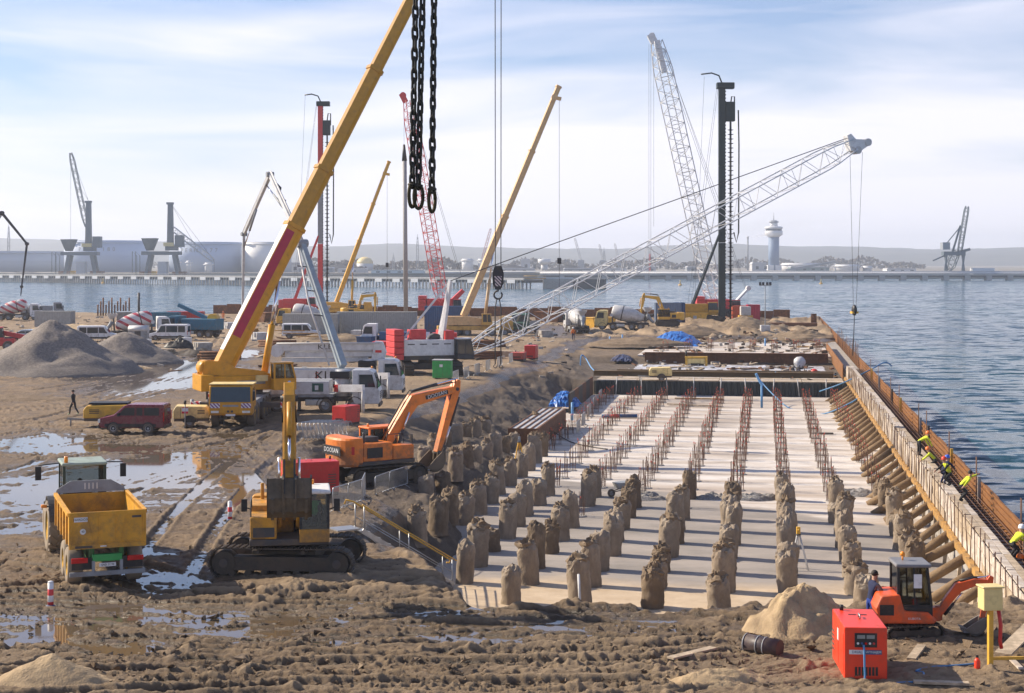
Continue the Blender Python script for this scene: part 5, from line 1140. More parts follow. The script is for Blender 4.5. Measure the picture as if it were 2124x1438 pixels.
# ---------------------------------------------------------------- cars, compressors
c_ = gp(280, 897); van('car', 'dark red high roofed car parked on the mud', c_, 177, MAR, 4.15, 1.82, 1.72, cat='car')
def compressor(label, p, rz, m_, L_=2.6, lid=None, k=1.0):
    t = thing('compressor', label, 'compressor', p, rz, None, k); x = L_/2
    MB().prism([(-x, .55), (x, .55), (x, 1.05), (x-.18, 1.32), (-x+.18, 1.38), (-x, 1.1)], -.75, .75).build('canopy', m_, t, bevel=.07)
    if lid: MB().b2((-x+.3, -.6, 1.38), (x-.3, .6, 1.5)).build('roof_lid', lid, t, bevel=.03)
    MB().b2((-x+.05, -.7, .38), (x-.05, .7, .55)).build('chassis', DGR, t)
    for s_ in (-1, 1):
        wheel(t, (-.1, s_*.78, .32), .32, .2); MB().prism([(-.1+.44*math.cos(a), .34+.44*math.sin(a)) for a in np.linspace(0, math.pi, 10)], s_*.8-.12, s_*.8+.12).build('mudguard', BLK, t)
        v_ = MB()
        for i in range(3): v_.b2((x*.35, s_*.753-.006, .85+i*.1), (x*.75, s_*.753+.006, .9+i*.1))
        v_.build('louvres', BLK, t); MB().b2((-x*.6, s_*.753-.005, .62), (-x*.58, s_*.753+.005, 1.25)).build('door_seam', DGR, t)
    MB().beam((x, 0, .42), (x+1.1, 0, .48), .12, .12).tube((x+.9, 0, 0), (x+.9, 0, .5), .05).build('drawbar', GRY, t)
    MB().b2((-x-.02, -.5, .65), (-x+.01, .5, 1.0)).build('rear_grille', DGR, t); return t
compressor('yellow compressor with black roof lid behind the dark red car', gp(228, 884), 184, YELB, 3.0, BLK, 1.05)
compressor('small yellow towable compressor left of the mobile crane', gp(398, 884), 8, CREAM, 2.3, None, 1.0)
RWP = thing('warning_sign', 'red and white striped marker post in front of the small compressor', 'sign', gp(393, 884)-Vector((0, 1.4, 0)))
MB().tube((0, 0, 0), (0, 0, 1.55), .04).build('post', GRY, RWP); MB().b2((-.2, -.03, .95), (.2, .0, 1.35)).build('board', STRW, RWP); MB().tube((0, 0, 1.55), (0, 0, 1.8), .09).build('lamp', BLK, RWP)
pw_ = gp(153, 861)
person('walker in black clothes with pale boots crossing the mud', pw_, 160, DKCL, DKCL, None, 6, .93, (((.22, .52), (.25, .09)), ((-.05, .5), (-.32, .12))), (((-.12, .1, -.27), (-.22, .14, -.5)), ((.1, .12, -.27), (.25, .12, -.42))), boots=mat('pale_boots', (.4, .5, .3), .7))
# ---------------------------------------------------------------- heaps
GRAV = mat('grey_gravel', (.215, .185, .16), .95, var=.35, scale=5, dirt=.4, dcol=(.13, .118, .11), bmp=1.0, bscale=5)
SAND = mat('yellow_sand', (.46, .34, .20), .95, var=.25, scale=3, dirt=.35, dcol=(.28, .2, .12), bmp=.9, bscale=16)
EART = mat('brown_earth', (.27, .20, .13), .95, var=.3, scale=3, dirt=.4, bmp=.9, bscale=9)
def heap(name, label, c, rx, ry, h, m_, seed=0, rough=.1, pw_=1.0, rz=0, n=56, ridge=0, cat='heap'):
    mb = MB(); k = 40
    for i in range(k+1):
        q = i/k
        for j in range(n):
            a = 2*math.pi*j/n; wob = 1+.16*float(vn(np.array(1.5*math.cos(a)), np.array(1.5*math.sin(a)), seed))
            x, y = q*rx*wob*math.cos(a), q*ry*wob*math.sin(a); xx = max(0, abs(x)-ridge); e = min(1, math.hypot(xx/(rx-ridge+1e-6), y/ry)/wob)
            z = h*(1-(e**2+.0012)**.5*.998)**pw_ if e < 1 else 0
            z += rough*h*float(fbm(np.array(x*3/rx), np.array(y*3/ry), 4, seed+2))*min(1, 4*(1-q)+.12)
            z += rough*.45*h*abs(float(vn(np.array(a*9+seed), np.array(q*1.5), seed+7)))*(q*(1-q)*3)
            mb.v.append((x, y, z-.05-.25*(q > .97)))
    for i in range(k):
        for j in range(n): mb.f.append((i*n+j, (i+1)*n+j, (i+1)*n+(j+1) % n, i*n+(j+1) % n)); mb.s.append(True)
    o = mb.build(name, m_); o.location = c; o.rotation_euler = (0, 0, R(rz)); return tag(o, label, cat)
c = G(112, 786); c.y += 8.3; c.x = (112-CX)/F*c.y; heap('gravel_heap', 'large cone of grey gravel on the left', c, 9.3, 8.6, 5.2, GRAV, 3, .17, 1.1)
c = A(262, 700, 172); c.z = .1; heap('gravel_heap', 'smaller grey gravel heap right of the large cone', c, 6.6, 6.0, 3.8, GRAV, 8, .16, 1.1)
c = G(1652, 1336); c.y += 1.1; c.z = .05; c.x = (1668-CX)/F*c.y; heap('sand_heap', 'steep yellow sand heap in front of the piles by the red generator', c, 1.9, 1.45, 1.52, SAND, 5, .36, 1.1)
c = G(1490, 1425); c.z = .1; heap('sand_heap', 'low lumpy sand mound at the bottom edge left of the red generator', c, 1.6, .95, .42, SAND, 9, .45, .8)
c = G(95, 1436); c.y += .6; c.z = .05; heap('earth_heap', 'earth mound cut by the bottom left corner', c, 1.9, 1.2, .82, SAND, 12, .16, 1.05)
c = G(1440, 697); c.z = .2; heap('earth_heap', 'low brown earth heap in front of the black drilling rig', c, 5.0, 3.0, 1.7, EART, 14, .2)
c = G(1548, 690); c.z = .2; heap('earth_heap', 'larger brown earth heap at the foot of the light mast', c, 6.8, 4, 2.6, EART, 16, .2)
c = G(1330, 712, .2); heap('earth_heap', 'flat brown spoil heap at the back edge of the excavation', c, 7, 3, 1.0, EART, 18, .3)
c = G(1660, 700); heap('earth_heap', 'rough spoil heap near the seaward corner of the quay', c, 5, 4, 1.2, EART, 20, .4)
c = G(55, 832); c.z = .05; heap('earth_heap', 'low earth bank left of the walking person', c, 6, 1.8, .5, EART, 22, .3)
c = G(150, 690); heap('earth_heap', 'sandy spoil bank behind the large gravel cone', c, 9, 6, 1.6, SAND, 24, .3)
c = G(450, 738); c.z = 0; heap('scrap_heap', 'dark heap of scrap and pipes right of the smaller gravel heap', c-Vector((2, 0, 0)), 4.5, 2.5, .9, BLKM, 26, .5)
c = G(690, 712); heap('timber_heap', 'untidy heap of timber and earth behind the pump trucks', c, 9, 5, 1.6, EART, 28, .4)
# ---------------------------------------------------------------- crowd barriers, stairs
def barrier0():
    t = thing('barrier', 'x', 'barrier'); w_, h_ = 2.2, 1.1
    MB().path([(0, 0, .18), (0, 0, h_-.1), (.1, 0, h_), (w_-.1, 0, h_), (w_, 0, h_-.1), (w_, 0, .18), (.0, 0, .18)], .024, 6).build('frame', STL, t)
    b = MB()
    for i in range(1, 17): b.tube((i*w_/17, 0, .18), (i*w_/17, 0, h_), .010, n=4, cap=False)
    stuff(b.build('bars', STL, t))
    for x in (.35, w_-.35): MB().path([(x, -.3, 0), (x, -.05, .16), (x, .05, .16), (x, .3, 0)], .02, 6).build('foot', STL, t)
    return t
BAR0 = barrier0(); bused = [False]
def barrier(p, q, label, group, tilt=0):
    a = math.degrees(math.atan2(q[1]-p[1], q[0]-p[0]))
    if not bused[0]: bused[0] = True; o = BAR0; o.location = p; o.rotation_euler = (0, 0, R(a)); o['label'] = label; o['group'] = group
    else: o = dup(BAR0, p, a, label, group)
    o.scale = ((Vector(q)-Vector(p)).length/2.2 if (Vector(q)-Vector(p)).length < 3.4 else 1,)+(1, 1)
    if tilt: o.rotation_euler = (R(tilt), 0, R(a))
    return o
bp = [(690, 1066), (722, 1056), (751, 1046), (778, 1034), (808, 1022), (845, 1010)]
ordn = ['first', 'second', 'third', 'fourth', 'fifth', 'sixth', 'seventh', 'eighth', 'ninth', 'tenth', 'eleventh', 'twelfth', 'thirteenth', 'fourteenth', 'fifteenth', 'sixteenth', 'seventeenth', 'eighteenth', 'nineteenth', 'twentieth', 'twenty-first', 'twenty-second', 'twenty-third', 'twenty-fourth', 'twenty-fifth', 'twenty-sixth', 'twenty-seventh', 'twenty-eighth', 'twenty-ninth', 'thirtieth', 'thirty-first', 'thirty-second', 'thirty-third', 'thirty-fourth', 'thirty-fifth', 'thirty-sixth', 'thirty-seventh', 'thirty-eighth', 'thirty-ninth', 'fortieth']
for i in range(5): barrier(gp(*bp[i], -.6), gp(*bp[i+1], -.6), f'steel crowd barrier in front of the orange excavator, {ordn[i]} from the left', 'barriers along the terrace edge')
for i in range(11):
    a = gp(624+i*8.5, 915); barrier(a, a+Vector((.9, 2.0, 0)), f'steel crowd barrier stacked behind the yellow excavator arm, {ordn[i]} from the left', 'stack of barriers on the bank', tilt=-14)
for i, x in enumerate((940, 962, 985, 1008, 1032, 1056)):
    a = gp(x, 797-i*8.2); b_ = gp(x+23, 797-(i+1)*8.2); barrier(a, a+(b_-a).normalized()*2.3, f'steel crowd barrier above the bank by the green cabinet, {ordn[i]} from the left', 'barriers on the bank top')
for i, (x, y) in enumerate(((1196, 905), (1207, 888), (1219, 868), (1231, 850), (1243, 835))):
    a = G(x, y, ZS); barrier(a, a+UA*2.3, f'steel crowd barrier along the left side of the slab, {ordn[i]} from the near end', 'barriers on the slab')
def stairs():
    a = G(742, 1098, .2); b_ = G(868, 1216, -2.35); b_ = Vector((a.x+3.55, a.y+2.2, -2.4))
    t = thing('stairs', 'short steel stair with yellow handrail leading down into the excavation', 'stairs', a); v = b_-a; n = 9; side = Vector((v.y, -v.x, 0)).normalized()*.4
    for s_ in (-1, 1): MB().beam(side*s_, v+side*s_, .05, .2).build('stringer', STL, t)
    ang = math.degrees(math.atan2(v.y, v.x))
    for i in range(n): q = v*((i+.5)/n); MB().box(q+Vector((0, 0, .06)), (.26, .78, .04), rz=ang).build('tread', STL, t)
    MB().box(Vector((-.5, -.3, .08)), (1.0, .9, .05), rz=ang).build('landing', STL, t)
    for s_ in (-1, 1):
        for k in (.02, .5, .98): q = v*k+side*s_; MB().tube(q, q+Vector((0, 0, 1.0)), .022).build('baluster', STL, t)
        MB().tube(v*.02+side*s_+Vector((0, 0, .5)), v*.98+side*s_+Vector((0, 0, .5)), .018).build('mid_rail', STL, t)
    q = side*-1; MB().path([q+Vector((-.35, 0, .95)), q+Vector((-.3, 0, 1.12)), q+Vector((0, 0, 1.05)), v+q+Vector((.1, 0, 1.0)), v+q+Vector((.25, .05, .9)), v+q+Vector((.2, .05, .78)), v+q+Vector((.08, .0, .8))], .035, 8).build('yellow_handrail', YELB, t)
    q = side; MB().path([q+Vector((0, 0, 1.02)), v+q+Vector((.1, 0, 1.0))], .025, 8).build('handrail', YELB, t)
stairs()
p = gp(918, 786); t = thing('cabinet', 'bright green electrical cabinet on the bank top', 'cabinet', p, -8)
MB().b2((-.85, -.5, .1), (.85, .5, 1.7)).build('housing', GRN, t, bevel=.03); MB().b2((-.9, -.55, 1.7), (.9, .55, 1.78)).build('roof', WHG, t); MB().b2((-.2, -.51, 1.1), (.1, -.502, 1.35)).build('notice', WHI, t); MB().b2((.1, -.508, .2), (.12, -.5, 1.6)).build('door_seam', DGR, t)
for x in (-.6, .6): MB().b2((x-.06, -.4, -.1), (x+.06, .4, .1)).build('skid', DGR, t)
# ================================================================ the excavation and the quay wall
def ord_(i): return ordn[i]
rq = random.Random(21)
# ---- pile heads
def pile_mesh(seed):
    mb = MB(); n = 22; r_ = random.Random(seed); nz_ = lambda a, q, f, sd: float(fbm(np.array(math.cos(a)*f+seed*3.1), np.array(math.sin(a)*f+q), 4, sd, .6))
    prof = [(0, 1.12), (.03, 1.06), (.07, 1.0)]+[(q, 1.0) for q in np.linspace(.13, .82, 11)]+[(.88, .98), (.93, .93), (.975, .82), (1.0, .6), (1.02, .34), (1.03, .1)]
    for i, (q, rr0) in enumerate(prof):
        for j in range(n):
            a = 2*math.pi*j/n; top = max(0, (q-.7)/.3); f = nz_(a, q*2.2, 1.1, seed); g2 = nz_(a, q*8, 3.2, seed+5)
            r = .43*rr0*(1+.10*f+.13*g2+top*.16*g2); z = q+top*(.13*nz_(a, 0, 1.3*max(.3, rr0), seed+8)+.10*nz_(a, q*3, 4*max(.3, rr0), seed+9))
            mb.v.append((r*math.cos(a), r*math.sin(a), z))
    k = len(prof)-1
    for i in range(k):
        for j in range(n): mb.f.append((i*n+j, i*n+(j+1) % n, (i+1)*n+(j+1) % n, (i+1)*n+j)); mb.s.append(i < 12)
    mb.f.append(tuple(range(k*n, k*n+n))); mb.s.append(False)
    me = mb.mesh('concrete_pile'); me.materials.append(PILE2 if seed % 3 == 1 else PILE); return me
def lump_mesh(seed):
    mb = MB(); n = 14; k = 7
    for i in range(k+1):
        ph = math.pi*(.08+.52*i/k)
        for j in range(n):
            a = 2*math.pi*j/n; f = float(fbm(np.array(math.cos(a)*1.6+seed*3), np.array(math.sin(a)*1.6+i*.5), 4, seed+9))
            r = .37*(1+.8*f)*math.sin(ph); mb.v.append((r*math.cos(a), r*math.sin(a), .28*(1+1.6*f)*math.cos(ph)))
    for i in range(k):
        for j in range(n): mb.f.append((i*n+j, (i+1)*n+j, (i+1)*n+(j+1) % n, i*n+(j+1) % n)); mb.s.append(False)
    mb.f.append(tuple(range(n))); mb.s.append(False)
    me = mb.mesh('earth_cap'); me.materials.append(EART); return me
PM = [pile_mesh(s_) for s_ in range(12)]; LM = [lump_mesh(s_) for s_ in range(6)]
VC = lambda k: .96+2.68*k; UR = lambda n: 93.8+3.6*n
def cname(k): return ordn[2-k]
def pile(k, n, zb=ZS, h=None):
    u, v = UR(n)+rq.uniform(-.15, .15), VC(k)+rq.uniform(-.12, .12); h = h or rq.choice((rq.uniform(.9, 1.4), rq.uniform(1.3, 1.95), rq.uniform(1.4, 1.9)))
    p = put('concrete_pile', rq.choice(PM)); p.location = Q(u, v, zb-.12); p.rotation_euler = (R(rq.uniform(-4, 4)), R(rq.uniform(-4, 4)), rq.uniform(0, 6.3)); s_ = rq.uniform(.88, 1.12); p.scale = (s_, s_, h+.12)
    tag(p, f'rough concrete pile head, {cname(k)} column from the formwork, {ordn[n+10]} row from us', 'pile', 'pile heads in the excavation')
    if rq.random() < .62:
        c = put('earth_cap', rq.choice(LM), p); c.location = (0, 0, .93); c.scale = (1.02, 1.02, 1/(h+.12)); c.rotation_euler = (0, 0, rq.uniform(0, 6))
    return p
def rebar_mesh(seed, caps):
    r_ = random.Random(seed); b = MB(); c = MB()
    for i in range(10):
        a = 2*math.pi*i/10+r_.uniform(-.1, .1); x, y = .36*math.cos(a), .36*math.sin(a); h = r_.uniform(.95, 1.3); dx, dy = r_.uniform(-.05, .05), r_.uniform(-.05, .05)
        b.tube((x, y, -.05), (x+dx, y+dy, h), .017, n=5, cap=False)
        if r_.random() < caps: c.tube((x+dx, y+dy, h-.05), (x+dx, y+dy, h+.06), .028, n=6)
    b.path([(.37*math.cos(q), .37*math.sin(q), .35) for q in np.linspace(0, 6.28, 12)], .012, 4)
    m1 = b.mesh('bars'); m1.materials.append(RBAR)
    m2 = None
    if c.v: m2 = c.mesh('plastic_caps'); m2.materials.append(CAPR)
    st = MB().lathe([(.47, -.05), (.46, .03), (.40, .05)], 14).mesh('pile_stub'); st.materials.append(CONC)
    return m1, m2, st
RBM = [[rebar_mesh(s_*7+j, cp) for j in range(3)] for s_, cp in enumerate((.06, .35, .65))]
def rebar(k, n, u=None, v=None, z=ZS, lab=None, grp='rebar clusters on the slab'):
    ci = 0 if n < 4 else (1 if n < 9 else 2); m1, m2, st = rq.choice(RBM[ci])
    t = thing('rebar_cluster', lab or f'cluster of upright rebar on the slab, {cname(k)} column from the formwork, {ordn[n+10]} row from us', 'rebar', Q(u if u else UR(n)+rq.uniform(-.1, .1), v if v is not None else VC(k)+rq.uniform(-.08, .08), z), rq.uniform(0, 360), grp)
    stuff(put('bars', m1, t))
    if m2: stuff(put('plastic_caps', m2, t))
    put('pile_stub', st, t)
for k in range(-5, 3):
    for n in range(-9, 18):
        if n < 0 and not (k == 2 and n < -7):
            if (k, n) in ((-3, -1), (-2, -2), (-4, -3)) or (n == -1 and k in (1, -1)): rebar(k, n)
            elif (k, n) in ((-5, -9), (0, -9)): continue
            else: pile(k, n)
        elif n >= 0: rebar(k, n)
for n in range(-7, 18):
    if n < 5: pile(-6, n, max(ZS, gz(Q(UR(n), VC(-6)))))
    else: rebar(-6, n)
for n in range(-3, 9): q = gz(Q(UR(n), VC(-7))); pile(-7, n, max(ZS, q), rq.uniform(1.0, 1.6))
for n in range(0, 7): q = gz(Q(UR(n), VC(-8))); pile(-8, n, max(ZS, q), rq.uniform(.8, 1.3))
for i, k in enumerate(range(-5, 3)):
    for j in range(2): rebar(k, 12, 203+j*6.5, VC(k)*1.02, -.42, f'cluster of red capped rebar behind the big brown beam, {cname(k)} from the formwork, {ordn[j]} row', 'rebar clusters on the far slab')
# ---- raking steel piles under the formwork
RKM = mat('muddy_raking_tube', (.165, .095, .04), .8, var=.45, scale=2, dirt=.45, dcol=(.27, .19, .11), bmp=.6)
rk = MB(); rk.tube((-2.3, 0, -1.55), (0, 0, 0), .20, n=14); rkm = rk.mesh('raking_pile'); rkm.materials.append(RKM)
for i in range(39):
    u = 46+i*2.88; o = put('raking_pile', rkm); o.location = Q(u+rq.uniform(-.12, .12), 8.05, -.98); o.rotation_euler = (rq.uniform(0, 6), R(rq.uniform(-3, 3)), -QA+R(rq.uniform(-7, 7))); o.rotation_mode = 'XYZ'; o.rotation_euler.x = 0; o.scale = (rq.uniform(.85, 1.15), rq.uniform(.8, 1.15), rq.uniform(.9, 1.1))
    tag(o, f'slanting rusty steel pile under the formwork, {ordn[i]} from us', 'pile', 'raking piles under the formwork')
# ---- inner timber formwork
def qbox(name, mat_, par, u0, u1, v0, v1, z0, z1, bevel=0):
    o = MB().b2((v0, u0, z0), (v1, u1, z1)).build(name, mat_, par, bevel); return o
def qthing(name, label, cat, group=None):
    t = thing(name, label, cat, (0, 0, 0), -math.degrees(QA), group); return t
core = qthing('quay_beam', 'dark concrete capping beam between the two formwork walls', 'beam')
qbox('core', CONC, core, 36, 300, 8.12, 9.62, -4.2, -.42)
fw = qthing('timber_formwork', 'long pale timber formwork wall along the right side of the excavation', 'formwork')
for i in range(22):
    qbox('edge_beam', WOOD, fw, 38+i*6, 43.96+i*6, 7.78, 8.02, -1.12+rq.uniform(-.02, .02), -.86)
def shared(me_, mat_): me_.materials.append(mat_); return me_
pk = [shared(MB().box((0, 0, 0), (.05, .46, 1.16+d)).mesh('plank'), PLNK if d < .05 else WOODP) for d in (0, .03, .06, -.04)]
for i in range(170):
    u = 80.3+i*.5
    o = put('plank', rq.choice(pk), fw); o.location = (8.0+rq.uniform(-.015, .03), u, -.27+rq.uniform(-.03, .03)); o.rotation_euler = (0, R(rq.uniform(-2, 4)), R(rq.uniform(-1.5, 1.5)))
bd = [shared(MB().box((0, 0, 0), (.05, 2.96, .37)).mesh('board'), m_) for m_ in (PLNK, WOODP, PLNK)]
for i in range(14):
    for j in range(3):
        o = put('board', rq.choice(bd), fw); o.location = (8.0+rq.uniform(-.02, .04), 39.5+i*3+rq.uniform(-.05, .05), -.66+j*.39); o.rotation_euler = (R(rq.uniform(-.6, .6)), R(rq.uniform(-2, 2)), R(rq.uniform(-.5, .5)))
rd_ = shared(MB().tube((0, 0, -.95), (0, 0, .75), .022, n=6).mesh('tie_rod'), RBAR)
for i in range(90):
    o = put('tie_rod', rd_, fw); o.location = (7.93+rq.uniform(-.03, .02), 39+i*1.35, rq.uniform(-.15, .1)); o.rotation_euler = (R(rq.uniform(-3, 3)), R(rq.uniform(-3, 3)), 0)
wk = [shared(MB().box((0, 0, 0), (.27, 2.9, .05)).mesh('walkway_board'), m_) for m_ in (PLNK, WOODP)]
for i in range(42):
    for j in range(2):
        o = put('walkway_board', rq.choice(wk), fw); o.location = (8.2+j*.29, 39.5+i*3+rq.uniform(-.1, .1), .33+rq.uniform(0, .03)); o.rotation_euler = (0, R(rq.uniform(-2, 2)), R(rq.uniform(-1, 1)))
bk_ = MB()
for i in range(60): u = 39+i*2.1; bk_.beam((8.1, u, -.4), (8.1, u, .3), .08, .08); bk_.beam((8.55, u, -.4), (8.55, u, .3), .08, .08)
stuff(bk_.build('walkway_struts', WOODP, fw))
for i in range(24):
    u = 42+i*5; o = MB().beam((7.7, u, -2.5), (7.85, u, -1.1), .14, .14).build('prop', WOODP, fw)
MB().beam((6.4, 49.5, -2.3), (7.8, 50.6, -.2), .1, .2).build('diagonal_prop', WOODP, fw)
rb = MB()
for i in range(330): u = 40+i*.38; rb.tube((8.68, u, -.12+.08*(i % 2)), (9.58, u, -.12+.08*(i % 2)), .02, n=4, cap=False)
for v in (8.75, 9.05, 9.3, 9.5):
    for z in (-.2, .12): rb.tube((v, 40, z), (v, 165, z), .018, n=4, cap=False)
rmt = qthing('rebar_mat', 'long reinforcing mat lying between the formwork walls', 'rebar'); stuff(rb.build('bars', RBAR, rmt))
# ---- outer steel formwork
ofw = qthing('steel_formwork', 'orange rusty steel formwork wall facing the sea', 'formwork')
pn_ = shared(MB().box((0, 0, 0), (.05, 3.96, 1.45)).mesh('panel'), RUSTO)
for i in range(66):
    o = put('panel', pn_, ofw); o.location = (9.74+rq.uniform(-.02, .02), 40+i*4, .06+rq.uniform(-.03, .03)); o.rotation_euler = (0, R(rq.uniform(-1, 1)), 0)
wl = shared(MB().box((0, 0, 0), (.08, 7.9, .07)).mesh('waler'), RUSTO)
for i in range(33):
    for z in (-.30, -.02, .26, .54, .77):
        o = put('waler', wl, ofw); o.location = (9.67, 42+i*8, z)
for i, u in enumerate((62, 75, 86, 98, 103, 118, 126, 140, 150)):
    MB().box((9.58, u, .3), (.14, .16, 1.5)).build('bracket', (DGR, GRY, YELB)[i % 3], ofw)
    for dv in (-.1, .1): MB().tube((9.5, u+.4+dv, 0), (9.5, u+.4+dv, 1.9), .02, n=5).build('starter_bar', RBAR, ofw)
for i in range(26): u = 165+i*2.0+rq.uniform(-.4, .4); MB().tube((9.3, u, 0), (9.3+rq.uniform(-.1, .1), u, rq.uniform(1.4, 2.6)), .03, n=5).build('starter_bar', RBAR, ofw)
for i in range(9): MB().box((7.7, 168+i*5, -.35), (.08, 4.9, 1.5)).build('inner_plate', RUSTO, ofw)
# ---- workers on the formwork
def wpos(x, v=8.5, z=.38):
    d = F*v/math.cos(QA)/(x-1590); u = (d+v*math.sin(QA))/math.cos(QA); return Q(u, v, z)
crouch = (((.30, .42), (.02, .09)), ((.25, .40), (-.10, .09)))
person('worker bending over the formwork in yellow vest and orange hard hat', wpos(1906, 8.1), 10, DKCL, DKCL, HATO, 62, .80, None, (((.12, .05, -.25), (.25, .02, -.48)),)*2, vest=HVY, group='workers on the formwork', sleeves=HVY)
person('worker low in the rebar in yellow jacket, second from the far end', wpos(1942, 8.72, -.1), 160, HVY, DKCL, HATO, 45, .62, crouch, (((.2, .05, -.2), (.4, .0, -.35)),)*2, group='workers on the formwork')
person('worker in dark blue jacket and blue hard hat', wpos(1956, 8.2), 40, NAVY, NAVY, HATB, 35, .60, crouch, (((.2, .05, -.2), (.4, .0, -.3)),)*2, group='workers on the formwork')
person('worker in dark clothes and red hard hat beside the blue helmet', wpos(1970, 8.45), 200, DKCL, DKCL, HATR, 30, .60, crouch, (((.2, .05, -.2), (.4, .0, -.3)),)*2, group='workers on the formwork', vest=HVY)
person('worker in yellow jacket reaching an arm out to the sea side', wpos(1992, 8.35), 5, HVY, DKCL, None, 50, .72, crouch, (((.25, .1, .02), (.5, .1, .1)), ((-.2, .15, -.15), (-.35, .2, -.3))), group='workers on the formwork')
person('crouching worker in yellow jacket and white hard hat at the right edge', wpos(2098, 8.7, .1), 20, HVY, DKCL, HATW, 48, .60, crouch, (((.22, .05, -.2), (.42, .0, -.35)),)*2, group='workers on the formwork')
hh = put('hard_hat', shared(MB().lathe([(.15, -.02), (.135, 0), (.13, .06), (.09, .12), (.02, .14)], 12).mesh('hard_hat'), HATO)); hh.location = wpos(2116, 9.0, .2); tag(hh, 'loose orange helmet lying beside the crouching worker', 'helmet')
# ---- end wall of the slab and the stages behind it
ew = qthing('sheet_pile_wall', 'dark sheet pile wall across the far end of the slab', 'wall')
spm = shared(MB().prism([(0, 0), (.12, 0), (.2, .14), (.42, .14), (.5, 0), (.62, 0), (.62, .03), (.52, .03), (.44, .17), (.18, .17), (.1, .03), (0, .03)], -2.6, -1.12).mesh('sheet_pile'), mat('dark_sheet_pile', (.02, .028, .032), .5, dirt=0))
for i in range(40):
    o = put('sheet_pile', spm, ew); o.matrix_local = TR(-17.2+i*.63, 160.2, 0) @ Matrix(((1, 0, 0, 0), (0, 0, -1, 0), (0, 1, 0, 0), (0, 0, 0, 1)))
for i in range(9): MB().tube((-15+i*2.6, 160.0, -2.5), (-15+i*2.6+rq.uniform(-.2, .2), 159.9, -.7), .05).build('waling_post', WHG, ew)
dk = qthing('timber_deck', 'weathered timber walkway on top of the far sheet pile wall', 'walkway')
for j in range(5):
    for i in range(6): qbox('deck_board', WOODP if (i+j) % 3 else PLNK, dk, 160.3+j*1.05, 161.25+j*1.05, -17+i*4.1, -13+i*4.1+.05, -1.12, -1.04+rq.uniform(0, .03))
def qbeam(name, label, u, v0, v1, z0, z1, mat_, dep=.6, flange=True, cat='beam'):
    t = qthing(name, label, cat)
    qbox('web', mat_, t, u-.05, u+.05, v0, v1, z0, z1)
    if flange: qbox('top_flange', mat_, t, u-dep/2, u+dep/2, v0, v1, z1, z1+.06); qbox('bottom_flange', mat_, t, u-dep/2, u+dep/2, v0, v1, z0-.06, z0)
    for i in range(9): x = v0+(v1-v0)*(i+.5)/9; qbox('stiffener', mat_, t, u-dep*.4, u+dep*.4, x-.03, x+.03, z0, z1)
    return t
qbeam('steel_beam', 'long dirty yellow steel beam lying across the deck', 167, -18, 6.8, -1.05, -.62, mat('dirty_yellow_steel', (.32, .2, .04), .6, dirt=.7))
qbeam('steel_beam', 'long dark yellow steel beam behind the cream compressor', 172, -16, 7, -1.25, -.80, mat('brown_yellow_steel', (.24, .15, .05), .6, dirt=.7))
qbeam('steel_beam', 'big brown steel beam across the quay behind the white sheeting', 192, -14.5, 7.2, -1.3, -.05, RUST, .9)
def sheet(label, u0, u1, v0, v1, z, m_, amp=.25, seed=0, name='sheeting', h=0):
    mb = MB(); a, b = 14, 26
    for i in range(a+1):
        for j in range(b+1):
            u = u0+(u1-u0)*i/a; v = v0+(v1-v0)*j/b; e = max(0, math.sin(math.pi*i/a)*math.sin(math.pi*j/b))
            mb.v.append((v+amp*rq.uniform(-.6, .6), u+amp*rq.uniform(-1, 1), z+amp*abs(float(fbm(np.array(u*.9), np.array(v*.9), 3, seed)))*2*(e**.3)+h*e**.7))
    for i in range(a):
        for j in range(b): mb.f.append((i*(b+1)+j, i*(b+1)+j+1, (i+1)*(b+1)+j+1, (i+1)*(b+1)+j)); mb.s.append(False)
    o = mb.build(name, m_); o.rotation_euler = (0, 0, -QA); s_ = o.modifiers.new('solid', 'SOLIDIFY'); s_.thickness = .02; tag(o, label, 'sheeting')
sheet('crumpled white sheeting in front of the big brown beam', 180, 189, -15, 6.5, -1.3, TARW, .22, 3)
sheet('white sheeting strip near the cream compressor', 168.5, 171, -14.5, -3, -1.25, TARW, .2, 4)
sheet('blue and white sheeting on the right of the far stage', 168.5, 177, -2.5, 6.8, -1.2, mat('blue_white_sheet', (.30, .36, .60), .5, var=.9, scale=1.6, dirt=.3), .3, 5)
sheet('heap covered by a bright blue tarpaulin at the far left of the quay', 214, 224, -15.5, -9.0, -.4, TARB, .3, 6, 'tarpaulin', 1.6)
sheet('blue tarpaulin bundle at the foot of the bank', 140, 144, -19.2, -16.6, -2.0, TARB, .25, 7, 'tarpaulin', 1.0)
sheet('small dark blue tarpaulin on the bank side of the far stage', 190, 195, -18.5, -16, -1.0, mat('navy_tarpaulin', (.03, .06, .16), .5, var=.3), .2, 8, 'tarpaulin', .6)
p = Q(162.8, -9.4, -1.02); compressor('cream towable compressor on the far timber walkway', G(1370, 790, -1.05), 175, CREAM, 2.3)
t = thing('cutter_machine', 'yellow steel frame box standing on the big brown beam', 'machine', G(1444, 759, -1.2), -9)
MB().b2((-1.3, -.4, .9), (1.3, .4, 1.1)).build('top_frame', YELB, t)
for x in (-1.25, 1.05): MB().b2((x, -.4, 0), (x+.25, .4, .9)).build('side_post', YELB, t)
MB().b2((-1.0, -.3, .25), (1.0, .3, .85)).build('motor_box', CREAM, t); MB().b2((-.6, -.42, 0), (.5, -.1, .3)).build('drip_tray', BLK, t); MB().tube((-1.1, 0, 1.1), (-1.2, 0, 1.7), .12).build('exhaust_pipe', BLK, t)
t = thing('drum_mixer', 'concrete drum mixer with pale drum on the far stage', 'mixer', G(1658, 772, -1.2), 20)
